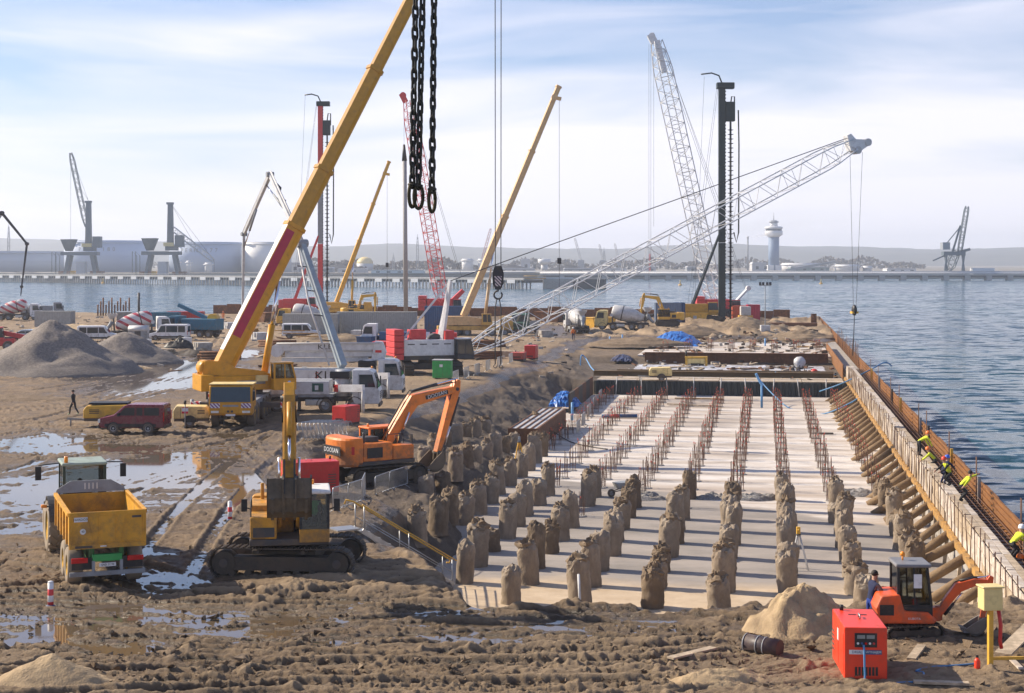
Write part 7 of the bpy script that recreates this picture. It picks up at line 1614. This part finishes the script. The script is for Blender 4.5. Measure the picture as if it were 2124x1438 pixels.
t = thing('silo_tank', 'white tank and red box on the container by the crawler crane', 'tank', gp(868, 722), 0); MB().tube((-1.4, 0, 1.1), (1.4, 0, 1.1), .9, n=16).build('tank', WHI, t); MB().b2((1.7, -.8, .1), (4.8, .8, 1.9)).build('pump_box', RED, t, bevel=.05); MB().b2((-1.4, -.7, 0), (1.4, .7, .4)).build('cradle', DGR, t)
FX = dict(L=3.9, H=.9, gauge=2.2)
excavator('excavator', 'yellow excavator with arm raised beside the grey mixer at the quay end', gp(1383, 676)-Vector((0, 1, 0)), 180, 0, YELB, ((.4, 1.9), (1.6, 4.6), (3.9, 4.9), (4.4, 1.8), 40), FX, False)
excavator('excavator', 'yellow excavator behind the small yellow telescopic crane', gp(738, 664), 10, 0, YELB, ((.4, 1.9), (1.2, 4.4), (3.6, 4.6), (3.6, 1.2), 30), FX, False)
# telehandler at the left edge, materials
t = thing('telehandler', 'red telehandler cut by the left edge with lowered arm', 'telehandler', gp(-8, 728), 10)
MB().b2((-2.6, -1.1, .6), (2.2, 1.1, 1.5)).build('chassis', CRED, t, bevel=.08); cabbox(t, -.6, 1.0, -1.1, 0, 1.2, 2.9, BLK, CRED, CRED, .2, GLD)
MB().beam((-2.4, .5, 2.8), (5.6, .5, 1.1), .45, .55).build('telescopic_arm', CRED, t); MB().beam((-1, .5, 1.5), (2.5, .5, 1.5), .2, .2).build('lift_cylinder', DGR, t)
for x in (-1.7, 1.5):
    for s_ in (-1, 1): wheel(t, (x, s_*1.05, .62), .62, .45)
p0 = gp(-30, 700); t = thing('concrete_pump', 'dark concrete pump boom reaching in over the left edge', 'pump truck', p0, 0); W = lambda q: Vector(q)-p0
J = [A(-40, 690, 240), A(-70, 560, 240), A(4, 442, 240), A(56, 506, 240), A(45, 595, 240), A(43, 614, 240)]
for i in range(5):
    MB().beam(W(J[i]), W(J[i+1]), .5-.08*i, .55-.09*i, .42-.08*i, .45-.09*i).build('boom_section', GRY if i < 2 else DGR, t)
    if i < 4: MB().tube(W(J[i+1])-Vector((0, .3, 0)), W(J[i+1])+Vector((0, .3, 0)), .38-.06*i, n=10).build('boom_joint', DGR, t)
MB().b2((-4, -1.2, .6), (1.2, 1.2, 2.4)).build('truck_body', WHG, t, bevel=.08)
for x in (-3, -1.6, .4): wheel(t, (x, -1.0, .5), .5, .35); wheel(t, (x, 1.0, .5), .5, .35)
for i, (x, y, rz_, lb) in enumerate(((305, 722, 5, 'left of the dark tarpaulin'), (388, 718, -6, 'right of the dark tarpaulin'))):
    t = thing('water_tank', f'white caged plastic tank {lb}', 'tank', gp(x, y), rz_); MB().b2((-.5, -.5, .15), (.5, .5, 1.1)).build('bottle', WHI, t, bevel=.06)
    c_ = MB()
    for q in range(5): c_.path([(-.52, -.52, .3+q*.2), (.52, -.52, .3+q*.2), (.52, .52, .3+q*.2), (-.52, .52, .3+q*.2), (-.52, -.52, .3+q*.2)], .015, 4)
    stuff(c_.build('cage', STL, t)); MB().b2((-.55, -.5, 0), (.55, .5, .13)).build('pallet', WOODP, t)
t = thing('portable_shed', 'small grey site shed in front of the striped mixer', 'shed', gp(288, 712), 4); MB().b2((-1.2, -1, 0), (1.2, 1, 2.0)).build('wall', GRY, t, bevel=.03); MB().lathe([(1.25, -1.25), (1.25, 1.25)], 16, TR(0, 0, 1.85) @ Matrix.Rotation(R(90), 4, 'Y') @ Matrix.Diagonal((.4, .9, 1, 1))).build('roof', WHG, t); MB().b2((-.4, -1.02, .1), (.4, -1.0, 1.8)).build('door', DGR, t)
sheet_p = gp(372, 722); heap('tarpaulin_bundle', 'dark tarpaulin covered stack right of the white tank', sheet_p, 2.0, 1.2, 1.3, HBLK, 31, .3, .6, cat='bundle')
for i in range(7): a = gp(560+i*9, 700+i*2.2); tag(MB().beam(a+Vector((0, 0, 1.0+.12*(i % 3))), a+Vector((3.6, .8*(i % 2), .9+.15*(i % 3))), .18, .12).build('timber_plank', WOOD), f'loose timber plank on the heap behind the pump trucks, {ordn[i]} from the left', 'plank', 'planks on the timber heap')
# sheet pile edge along the land's far side, stub piles, workers, light mast
far = lambda x: Vector((x, 339.4-.29*(x+88.7)-1.2, 0))
t = thing('edge_wall', 'brown sheet pile wall along the far edge of the yard', 'wall', (0, 0, 0))
for i in range(38): a, b_ = far(-62+i*3), far(-59.05+i*3); MB().beam(a+Vector((0, 0, .9+.25*math.sin(i*1.7))), b_+Vector((0, 0, .9+.25*math.sin(i*1.7))), .25, 2.2).build('wall_panel', RUST, t)
for i, x in enumerate((203, 209, 214, 220, 226, 232, 238, 244, 250, 256, 261, 268)): a = gp(x, 655); tag(MB().tube(a, a+Vector((0, 0, 2.2+.7*(i % 3))), .16, n=8).build('stub_pile', RUST), f'dark stub pile standing at the far water edge, {ordn[i]} from the left', 'pile', 'stub piles at the far edge')
a = gp(288, 655); tag(MB().tube(a, a+Vector((0, 0, 4.6)), .25, n=8).build('stub_pile', DGR), 'tall dark stub pile right of the row at the water edge', 'pile')
for i in range(3): a = gp(1685+i*3, 670); tag(MB().tube(a, a+Vector((0, 0, 1.6)), .25, n=8).build('stub_pile', RUST), f'brown stub pile at the seaward tip of the quay, {ordn[i]} from the left', 'pile', 'stub piles at the quay tip')
person('worker in orange jacket and white helmet standing at the bank edge', gp(1189, 706), -90, HVO, NAVY, HATW, 0)
person('worker in an orange jacket near the brown far wall', gp(463, 666), -90, HVO, HVO, HATO, 0)
person('worker in yellow vest standing near the red piling rig', gp(655, 668)+Vector((0, 0, .8)), -90, HVY, DKCL, HATW, 0)
t = thing('light_mast', 'tall thin floodlight mast at the quay end', 'light mast', gp(1587, 690)); zt = HC+(H0-597)/F*gp(1587, 690).y
MB().tube((0, 0, 0), (0, 0, zt), .09, .06, n=8).build('pole', GRY, t); MB().b2((-.9, -.04, zt-.05), (.9, .04, zt+.03)).build('cross_arm', GRY, t)
for x in (-.75, -.3, .3, .75): MB().box((x, -.1, zt+.25), (.34, .25, .4), m=Matrix.Rotation(R(-25), 4, 'X')).build('floodlight', DGR, t)
MB().b2((-.7, -.6, 0), (.7, .6, 1.1)).build('base_trailer', WHG, t, bevel=.05)
t = thing('stacked_beams', 'stack of brown beams on the seaward end of the quay', 'beams', gp(1630, 676), -6)
for i in range(6): MB().b2((-5, -1.5+i*.5, 0), (5, -1.15+i*.5, .5)).build('beam', RUST, t)
for i, (x, y, s_, m_, lb) in enumerate(((1440, 668, 1.4, YELB, 'yellow toolbox below the rig'), (1352, 668, 1.2, DGR, 'dark skip left of the yellow excavator'), (1245, 680, 1.5, YELB, 'yellow skip in front of the long mixer truck'), (930, 742, 1.0, YELB, 'yellow box behind the boom foot'), (770, 722, 1.3, BLU, 'blue crate by the red counterweight'), (790, 728, 1.0, RED, 'red crate by the red counterweight'), (258, 668, 1.6, GRY, 'grey skip beyond the gravel'), (1048, 690, 1.4, GRY, 'grey hopper left of the green lorry'), (545, 668, 1.5, RUST, 'rusty skip by the far wall'), (1140, 668, 1.6, RUST, 'brown skip by the far wall under the boom'))):
    t = thing('skip', lb, 'skip', gp(x, y), i*17); MB().prism([(-1.3*s_, 0), (1.3*s_, 0), (1.6*s_, 1.1*s_), (-1.6*s_, 1.1*s_)], -.8*s_, .8*s_).build('bin', m_, t, bevel=.03); MB().b2((-1.65*s_, -.85*s_, 1.08*s_), (1.65*s_, .85*s_, 1.16*s_)).build('rim', m_, t); MB().b2((-.3, -.82*s_, .3*s_), (.3, -.8*s_, .8*s_)).build('label_plate', WHG, t)

# ---- loose stores about the yard
ry = random.Random(77)
def stack(name, label, p, rz, n, lx, w_, h_, m_, rows, cat, grp, rnd=False):
    t = thing(name, label, cat, p, rz, grp)
    for r_ in range(rows):
        for i in range(n-(r_ if rnd else 0)):
            y = (i-(n-1)/2+(r_*.5 if rnd else 0))*w_*1.08
            (MB().tube((-lx/2+ry.uniform(-.2, .2), y, h_/2+r_*h_*.88), (lx/2+ry.uniform(-.2, .2), y, h_/2+r_*h_*.88), h_/2, n=8) if rnd else MB().box((ry.uniform(-.15, .15), y, h_/2+r_*h_*1.04), (lx, w_, h_))).build('pipe' if rnd else 'plank', m_, t)
SP = [(170,735),(330,735),(420,728),(455,745),(510,690),(540,705),(575,720),(700,735),(745,742),(660,690),(700,690),(745,700),(1010,720),(1040,740),(1130,700),(1000,745),(600,735),(480,682),(120,716),(240,716)]
wh = ['left of the large gravel cone', 'in front of the smaller gravel heap', 'by the scrap heap', 'right of the scrap heap', 'near the brown far wall', 'left of the minibus', 'in front of the minibus', 'behind the folded pump boom', 'beside the folded pump boom', 'right of the grey container', 'between the two grey containers', 'near the blue striped load', 'under the tan crane', 'right of the crawler crane', 'near the green lorry', 'near the boom foot of the crawler crane', 'behind the raised pump boom', 'by the worker in orange', 'near the pale blue pickup', 'behind the small white van']
for i, (x, y) in enumerate(SP):
    k_ = i % 3; p = gp(x, y); rz_ = ry.uniform(-25, 25)
    if k_ == 0: stack('pipe_stack', 'small stack of steel pipes '+wh[i], p, rz_, 5, 4.5, .32, .32, (RUST, GRY, DGR)[i % 3], 3, 'pipes', 'pipe stacks', True)
    elif k_ == 1: stack('timber_stack', 'stack of timber planks '+wh[i], p, rz_, 5, 3.6, .26, .16, (WOOD, WOODP)[i % 2], 4, 'timber', 'timber stacks')
    else: stack('block_stack', 'stack of pale concrete blocks '+wh[i], p, rz_, 4, 1.8, .55, .5, (CONC, WHG)[i % 2], 2, 'blocks', 'block stacks')
for i, (x, y) in enumerate(((1420, 712), (1500, 714), (1620, 712), (1680, 722), (1400, 765), (1540, 768), (1500, 782), (1620, 784), (1310, 775), (1700, 785))):
    zz = gz(G(x, y, -1.2)); p = G(x, y, zz if zz < -.5 else -1.2); stack('timber_stack', f'scattered timber on the far stages of the quay, {ordn[i]} pile', p, ry.uniform(-20, 20), 4, 3.4, .25, .12, (WOOD, WOODP, RUST)[i % 3], 2, 'timber', 'timber on the quay stages')

# ---- uncountable offcuts, lumber ends and rubble strewn over the yard and the quay stages
for nm, lb, mm_, cnt, sd_ in (('wood_offcuts', 'scattered timber offcuts all over the yard', WOODP, 260, 1), ('steel_scraps', 'scattered rusty steel scraps all over the yard', RUST, 220, 2), ('dark_rubbish', 'scattered dark rubbish and hoses all over the yard', BLKM, 260, 3), ('pale_rubble', 'scattered pale rubble all over the yard', CONC, 240, 4)):
    rr_ = random.Random(sd_*31); mb = MB()
    for _ in range(cnt):
        if rr_.random() < .45: q = Q(rr_.uniform(163, 246), rr_.uniform(-15.5, 7.3), 0); z = gz(q)+(.12 if uv(q)[0] < 192 else .2)
        else:
            x, y = rr_.uniform(-40, 1180), 660+110*rr_.random()**1.6; q = G(x, y); z = gz(q)
        a = rr_.uniform(0, 360); l_ = rr_.uniform(.25, 2.0 if sd_ < 3 else .8); mb.box((q.x, q.y, z+.08), (l_, rr_.uniform(.1, .5), rr_.uniform(.08, .4 if sd_ > 2 else .16)), m=(RZ(a) @ Matrix.Rotation(R(rr_.uniform(-14, 14)), 4, 'Y')))
    struct(mb.build(nm, mm_), 'stuff', lb)
# ================================================================ across the water
JC = mat('jetty_concrete', (.42, .41, .39), .9, var=.15, scale=.1, dirt=.2); JD = mat('jetty_dark', (.06, .065, .065), .9, dirt=.2)
HCR = mat('harbour_crane_grey', (.10, .13, .15), .6, dirt=.1); TNK = mat('tank_blue_grey', (.44, .52, .66), .6, var=.05, scale=.02, dirt=.05); TNW = mat('tank_white', (.72, .72, .72), .6, var=.05, scale=.02, dirt=.05)
def jetty(name, label, a, b_, wdt, zt, pitch, board=None):
    a = Vector(a); b_ = Vector(b_); v = b_-a; L_ = v.length; t = thing(name, label, 'jetty', a, math.degrees(math.atan2(v.y, v.x)))
    MB().b2((0, 0, zt-1.0), (L_, wdt, zt)).build('deck', JC, t); MB().b2((0, 1.5, zt-2.4), (L_, wdt, zt-1.0)).build('under_beam', JD, t)
    pl = MB(); n = int(L_/pitch)
    for i in range(n): pl.tube((i*pitch+.5, .8, -5), (i*pitch+.5, .8, zt-1), .4, n=5, cap=False); pl.tube((i*pitch+.5, wdt*.5, -5), (i*pitch+.5, wdt*.5, zt-1), .4, n=5, cap=False)
    stuff(pl.build('support_piles', JC, t))
    if board:
        for i in range(int(L_/board)): MB().b2((i*board+3, -.3, zt-2.6), (i*board+8.5, -.05, zt-.7)).build('fender_board', TNW, t)
    rl = MB(); rl.tube((0, .4, zt+1.1), (L_, .4, zt+1.1), .07, n=4)
    for i in range(int(L_/8)): rl.tube((i*8, .4, zt), (i*8, .4, zt+1.1), .06, n=4, cap=False)
    stuff(rl.build('railing', STL, t)); return t, L_
pa = lambda x, d: Vector(((x-CX)/F*d, d, 0))
jt, jl = jetty('jetty', 'long concrete jetty on dark piles across the water on the left', pa(-260, 1260), pa(1086, 845), 18, 2.4, 2.6, 14)
jt2, jl2 = jetty('jetty', 'long pipeline jetty across the water on the right', pa(1120, 1265), pa(2600, 1265), 9, 1.6, 17)
for i in range(int(jl2/17)): MB().b2((i*17-1.8, .5, -5), (i*17+2.6, 8, .5)).build('pier_block', JC, jt2)
for i, (y, z, m_) in enumerate(((3, 2.4, TNW), (4.6, 2.6, TNW), (6.2, 3.6, WHG))): MB().tube((-80 if i == 2 else 0, y, z), (jl2, y, z), .55, n=8).build('pipeline', m_, jt2)
p = pa(1126, 848); t = thing('caisson', 'pale concrete block standing in the water at the jetty end', 'caisson', p, -6)
MB().b2((0, 0, -5), (16, 16, 2.3)).build('block', CONC, t, bevel=.3); MB().b2((16.05, 1, -5), (33, 16, 2.0)).build('fender_panel', JD, t, bevel=.2); MB().b2((0, 0, 2.3), (16, .4, 2.9)).build('kerb', TNW, t)
t = thing('walkway_bridge', 'yellow railed walkway from the jetty to the concrete block', 'bridge', pa(1086, 846), 0); MB().b2((0, 0, 2.2), (12, 2, 2.6)).build('deck', WOOD, t)
for y in (0, 2): MB().tube((0, y, 3.7), (12, y, 3.7), .12).build('handrail', YELB, t)
# mobile harbour cranes on portals
def harbour(label, x, d, ang, bl, mast_h, grp='harbour cranes on the left jetty'):
    t = thing('harbour_crane', label, 'crane', pa(x, d)+Vector((0, 8, 2.5)), 0, grp)
    for sx in (-9, 9):
        MB().beam((sx*1.2, -4, 0), (sx*.9, -4, 13.5), 2.2, 2.2).build('portal_leg', HCR, t); MB().beam((sx*1.2, 4, 0), (sx*.9, 4, 13.5), 2.2, 2.2).build('portal_leg', HCR, t); MB().b2((sx*1.25-4, -5, 0), (sx*1.25+4, 5, 2.2)).build('bogie', RUST, t)
    MB().b2((-14, -4.5, 13.5), (12, 4.5, 16)).build('portal_beam', HCR, t)
    MB().lathe([(3.0, 16.5), (6.8, 24.5), (7.0, 25)], 4, TR(-9, 0, 0) @ RZ(45)).build('hopper', HCR, t)
    MB().b2((2, -3, 16.5), (10, 3, 20)).build('slew_deck', HCR, t); MB().b2((8.5, -3.5, 19), (14, 3.5, 27)).build('engine_house', HCR, t, bevel=.3); MB().b2((1, -4, 19.5), (8, -3, 22)).build('control_cabin', CREAM, t)
    MB().beam((5, 0, 18), (5, 0, mast_h), 4.2, 4.2, 3.2, 3.2).build('tower', HCR, t); MB().b2((2.6, -2, mast_h), (7, 2, mast_h+1.5)).build('tower_head', HCR, t)
    f = Vector((3.4, 0, 34)); tip = f+Vector((math.cos(R(ang)), 0, math.sin(R(ang))))*bl; lattice(t, f, tip, 1.5, 3.0, 1.4, 16, .3, .13, HCR if ang > 90 else WHG)
    ropes(t, [(Vector((5, 0, mast_h+1)), tip), (Vector((5, 1, mast_h+1)), tip.lerp(f, .4)), (tip, Vector((tip.x, 0, 2)))], .10)
    for sy in (-4.6, 4.6): MB().path([(-17, sy, 0), (-17, sy, 13), (-20, sy, 16), (-20, sy, 0)], .25, 5).build('ladder_frame', HCR, t)
    MB().b2((-3, -3.5, 0), (3, 3.5, 9)).build('dust_house', WHG, t); MB().b2((-7, -4, 0), (-4, 0, 2.5)).build('loader', YELB, t); return t
harbour('grey harbour crane with steep lattice jib pointing up left', 163, 1130, 102, 54, 51); harbour('grey harbour crane with pale jib lowered to the right', 333, 1080, -38, 40, 48)
# oil tanks
def oiltank(label, x0, x1, y0, d, m_, txt=None):
    r = (x1-x0)/2/F*d; h = HC+(H0-y0)/F*d-1.9; c = pa((x0+x1)/2, d); c.z = 1.9; t = thing('oil_tank', label, 'tank', c, 0, 'oil tanks')
    MB().lathe([(r, 0), (r, h)], 64).build('shell', m_, t); MB().lathe([(r+.5, h-2.2), (r+1.4, h-2.0), (r+1.4, h-1.4), (r+.5, h-1.2)], 64, cap=False).build('wind_girder', m_, t); MB().lathe([(r+.1, h), (r-.4, h+.15), (r*.5, h+.2), (.1, h+.25)], 48).build('roof', m_, t)
    MB().lathe([(r+.25, h*.5), (r+.35, h*.5+.4)], 64, cap=False).build('stiffening_ring', m_, t)
    if txt:
        for k, ch in enumerate(txt):
            a = R(-90)+(k-(len(txt)-1)/2)*4.6/r; text(ch, 5.2, (math.cos(a)*(r+.15), math.sin(a)*(r+.15), h*.72), (90, 0, math.degrees(a)+90), GRY, t, depth=.05)
oiltank('broad pale tank at the far left edge', -120, 132, 522, 1560, mat('tank_pale_blue', (.44, .48, .55), .6, var=.05, scale=.02, dirt=.05)); oiltank('broad blue grey tank between the two harbour cranes', 136, 306, 500, 1500, TNK, 'PERN 180')
oiltank('broad blue grey tank right of the second harbour crane', 352, 500, 503, 1480, TNK, 'PERN 177'); oiltank('white tank partly behind the hanging pump boom', 508, 604, 503, 1470, TNW)
for i, (x0, x1, y, d) in enumerate(((958, 982, 537, 1650), (992, 1008, 537, 1650), (1622, 1700, 546, 1750), (1730, 1782, 549, 1600), (1790, 1808, 552, 1600), (366, 374, 540, 1400), (387, 396, 541, 1400), (425, 440, 545, 1400))): oiltank(f'small pale storage tank far across the water, {ordn[i]} in the row', x0, x1, y, d, TNW)
# control tower
p = pa(1605, 1850); p.z = 1.9; t = thing('control_tower', 'tall blue grey port control tower with wide round head', 'tower', p); k = 1850/F; Z = lambda y: HC+(H0-y)*k-1.9
MB().lathe([(6.4, 0), (6.2, Z(492))], 8).build('shaft', mat('tower_blue_grey', (.17, .24, .36), .6, dirt=0, var=.05), t)
MB().lathe([(6.5, Z(492)), (10.2, Z(487)), (10.4, Z(480)), (9.6, Z(479))], 16).build('lower_gallery', TNW, t); MB().lathe([(9.4, Z(479)), (9.6, Z(475))], 16).build('window_band', GLD, t); MB().lathe([(10.3, Z(475)), (10.4, Z(471)), (7.0, Z(470))], 16).build('upper_gallery', TNW, t)
MB().lathe([(4.6, Z(470)), (4.2, Z(462))], 12).build('cupola', TNW, t); MB().lathe([(5.8, Z(462)), (5.8, Z(460)), (2.5, Z(457))], 12).build('cupola_roof', GRY, t); MB().tube((0, 0, Z(457)), (0, 0, Z(441)), .5, .2, n=6).build('antenna', GRY, t); MB().b2((-8, -6, 0), (8, 6, 6)).build('base_building', TNW, t)
t = thing('flare_stack', 'thin vent chimney left of the control tower', 'chimney', pa(1551, 1820)+Vector((0, 0, 1.9))); MB().tube((0, 0, 0), (0, 0, HC+(H0-494)/F*1820), .9, n=8).build('stack', GRY, t); MB().lathe([(1.3, 0), (1.2, 2)], 8, TR(0, 0, HC+(H0-494)/F*1820-2)).build('rim', WHG, t)
m = bpy.data.materials.new('steam'); m.use_nodes = True; tt = m.node_tree; tt.nodes.clear(); o = tt.nodes.new('ShaderNodeOutputMaterial'); pv = tt.nodes.new('ShaderNodeVolumePrincipled'); pv.inputs['Density'].default_value = .09; pv.inputs['Color'].default_value = (.95, .95, .97, 1); tt.links.new(pv.outputs[0], o.inputs['Volume'])
sm_ = MB(); q = A(1552, 492, 1820)
for i in range(9): sm_.ball(q+Vector((1+i*2.9, 0, .4*i+.5*math.sin(i*2))), 1.0+.33*i, 10, (1.5, 1, .8))
struct(sm_.build('steam', m), 'stuff', 'white steam drifting from the vent chimney')
# ship loader
p = pa(1978, 1275); p.z = 1.6; t = thing('ship_loader', 'dark ship loader with raised boom on the right jetty', 'ship loader', p); Z = lambda y: HC+(H0-y)/F*1275-1.6; X = lambda x: (x-1978)/F*1275
for x in (1962, 1998): MB().beam((X(x)-2, -3, 0), (X(x), -3, Z(528)), 1.2, 1.2).build('portal_leg', HCR, t); MB().beam((X(x)+2, 3, 0), (X(x), 3, Z(528)), 1.2, 1.2).build('portal_leg', HCR, t)
MB().b2((X(1955), -4, Z(530)), (X(2000), 4, Z(522))).build('portal_deck', HCR, t); MB().b2((X(1953), -4, Z(518)), (X(1968), 4, Z(503))).build('counterweight', GRY, t)
lattice(t, (X(1990), 0, Z(525)), (X(2006), 0, Z(428)), 2, 3.2, 2, 12, .35, .18, HCR, .1, .1); MB().beam((X(1976), 0, Z(522)), (X(1992), 0, Z(468)), 1.4, 1.4).build('mast', HCR, t); MB().beam((X(1958), 0, Z(512)), (X(1992), 0, Z(470)), .7, .7).build('stay', HCR, t)
MB().beam((X(1985), 0, Z(525)), (X(2012), 0, Z(517)), 2, 2).build('loading_arm', HCR, t); MB().beam((X(1935), 0, Z(541)), (X(1960), 0, Z(530)), 1.0, 1.0).build('conveyor', HCR, t); MB().b2((X(2015), -4, 0), (X(2060), 4, Z(556))).build('shed', TNW, t)
lattice(t, (X(1970), 2, Z(560)), (X(1985), 2, Z(520)), 3, 6, 3, 5, .35, .2, HCR)
# sheds, silos and conveyors on the far shore
def shed(label, x0, x1, y0, y1, d, m_, roof=None, name='storage_shed'):
    p = pa((x0+x1)/2, d); p.z = 1.9; t = thing(name, label, 'shed', p, 0, 'far shore buildings'); w_ = (x1-x0)/F*d; h = (y1-y0)/F*d
    MB().b2((-w_/2, 0, 0), (w_/2, 18, h*.78)).build('wall', m_, t); MB().prism([(-w_/2-.5, h*.78), (w_/2+.5, h*.78), (w_/2-1, h), (-w_/2+1, h)], -.5, 18.5).build('roof', roof or WHG, t)
    for i in range(max(2, int(w_/9))): x = -w_/2+4+i*9; MB().b2((x, -.05, h*.2), (x+3, .02, h*.55)).build('window', GLD, t)
for i, (x0, x1, y0, y1, d, m_) in enumerate(((620, 690, 549, 560, 1420, GRY), (700, 760, 552, 561, 1400, WHG), (770, 880, 553, 560, 1330, TNW), (890, 1000, 552, 559, 1350, TNW), (1010, 1110, 548, 558, 1380, WHG), (1170, 1230, 552, 562, 1400, GRY), (1240, 1300, 552, 560, 1500, TNW), (1320, 1360, 548, 560, 1500, WHG), (1425, 1470, 550, 562, 1500, GRY), (1560, 1590, 542, 560, 1700, WHG), (1640, 1720, 550, 560, 1650, mat('green_shed', (.2, .28, .26), .7)), (1840, 1900, 556, 564, 1500, TNW), (600, 640, 540, 560, 1500, TNW), (1080, 1100, 530, 556, 1650, WHG))):
    shed(f'low industrial building on the far shore, {ordn[i]} of the row', x0, x1, y0, y1, d, m_)
p = pa(1129, 1500); p.z = 1.9; t = thing('pilot_tower', 'short pale tower with flat head on the far shore', 'tower', p); MB().lathe([(3.2, 0), (3.2, 7)], 12).build('shaft', WHG, t); MB().lathe([(3.4, 7), (6, 9), (6, 12), (5, 12.5)], 12).build('head', TNW, t)
for i, (x, y, w_, d) in enumerate(((700, 545, 60, 1550), (1060, 545, 55, 1500), (1165, 549, 45, 1450), (1180, 545, 50, 1550), (50, 556, 35, 1290), (720, 560, 40, 1200))):
    heap('coal_heap', f'dark coal heap on the far shore, {ordn[i]} of six', pa(x, d)+Vector((0, 0, 1.9)), w_/F*d, 12, (562-y)/F*d*.9, mat('coal', (.05, .05, .055), .95, dirt=0, bmp=.5), 40+i, .1, .7, n=30)
dome = thing('dome_shed', 'pale domed store beyond the water left of the red boom', 'dome', pa(757, 1700)+Vector((0, 0, 1.9))); MB().ball((0, 0, 8), 9, 16, (1, 1, .8)).build('dome', CREAM, dome); MB().lathe([(9, 0), (9, 8)], 16).build('drum', WHG, dome)
t = thing('conveyor_bridge', 'long sloping conveyor bridge right of the control tower', 'conveyor', pa(1650, 1600)+Vector((0, 0, 1.9))); MB().beam((-10, 0, 1), (40, 0, 10), 2.5, 2.2).build('gallery', GRY, t)
for x in (0, 15, 30): MB().beam((x, 0, 0), (x, 0, 1+(x+10)*.18), .8, .8).build('trestle', GRY, t)
# far masts and little cranes
for i, (x, y0, d, lb) in enumerate(((866, 492, 1600, 'pale chimney on the far shore beside the red boom'), (18, 470, 1700, 'thin radio mast at the far left'), (816, 530, 1700, 'short mast left of the tubular pile'), (1253, 520, 1500, 'thin dark mast behind the white lattice boom'), (1348, 527, 1450, 'thin red mast under the white lattice boom'))):
    h = HC+(H0-y0)/F*d-1.9; t = thing('mast', lb, 'mast', pa(x, d)+Vector((0, 0, 1.9))); lattice(t, (0, 0, 0), (0, 0, h), 3.0 if i != 4 else 1, 2.0 if i != 4 else 1, .8, 10, .22, .12, (GRY, GRY, GRY, GRY, CRED)[i], .3, .3, name='mast_frame'); MB().tube((0, 0, h), (0, 0, h+3), .2, n=5).build('antenna', GRY, t)
for i, (x, x2, y0, d, c__) in enumerate(((1000, 1018, 478, 1700, 'pale red'), (1205, 1192, 497, 2000, 'grey'), (1250, 1243, 510, 2100, 'slim grey'), (1283, 1275, 508, 2100, 'pale grey'))):
    t = thing('distant_crane', f'{c__} crane jib rising beyond the woodland, {ordn[i]} from the left', 'crane', pa(x, d)+Vector((0, 0, 1.9)), 0, 'distant cranes'); h = HC+(H0-y0)/F*d; lattice(t, (0, 0, 12), ((x2-x)/F*d, 0, h), 1.5, 2.2, 1, 12, .3, .15, WHG if i else mat('pale_red', (.5, .2, .17), .6)); MB().b2((-4, -3, 0), (4, 3, 12)).build('base_house', GRY, t)
for i, (x, y) in enumerate(((214, 588), (1411, 592), (1703, 589))):
    t = thing('buoy', f'small pale navigation buoy floating on the water, {ordn[i]} from the left', 'buoy', G(x, y, ZW), 0, 'buoys'); MB().lathe([(1.2, -.5), (1.4, 0), (1.1, .6)], 12).build('float', YELB, t); MB().lathe([(.6, .6), (.25, 2.6), (.3, 3.2)], 8).build('tower', CREAM, t)
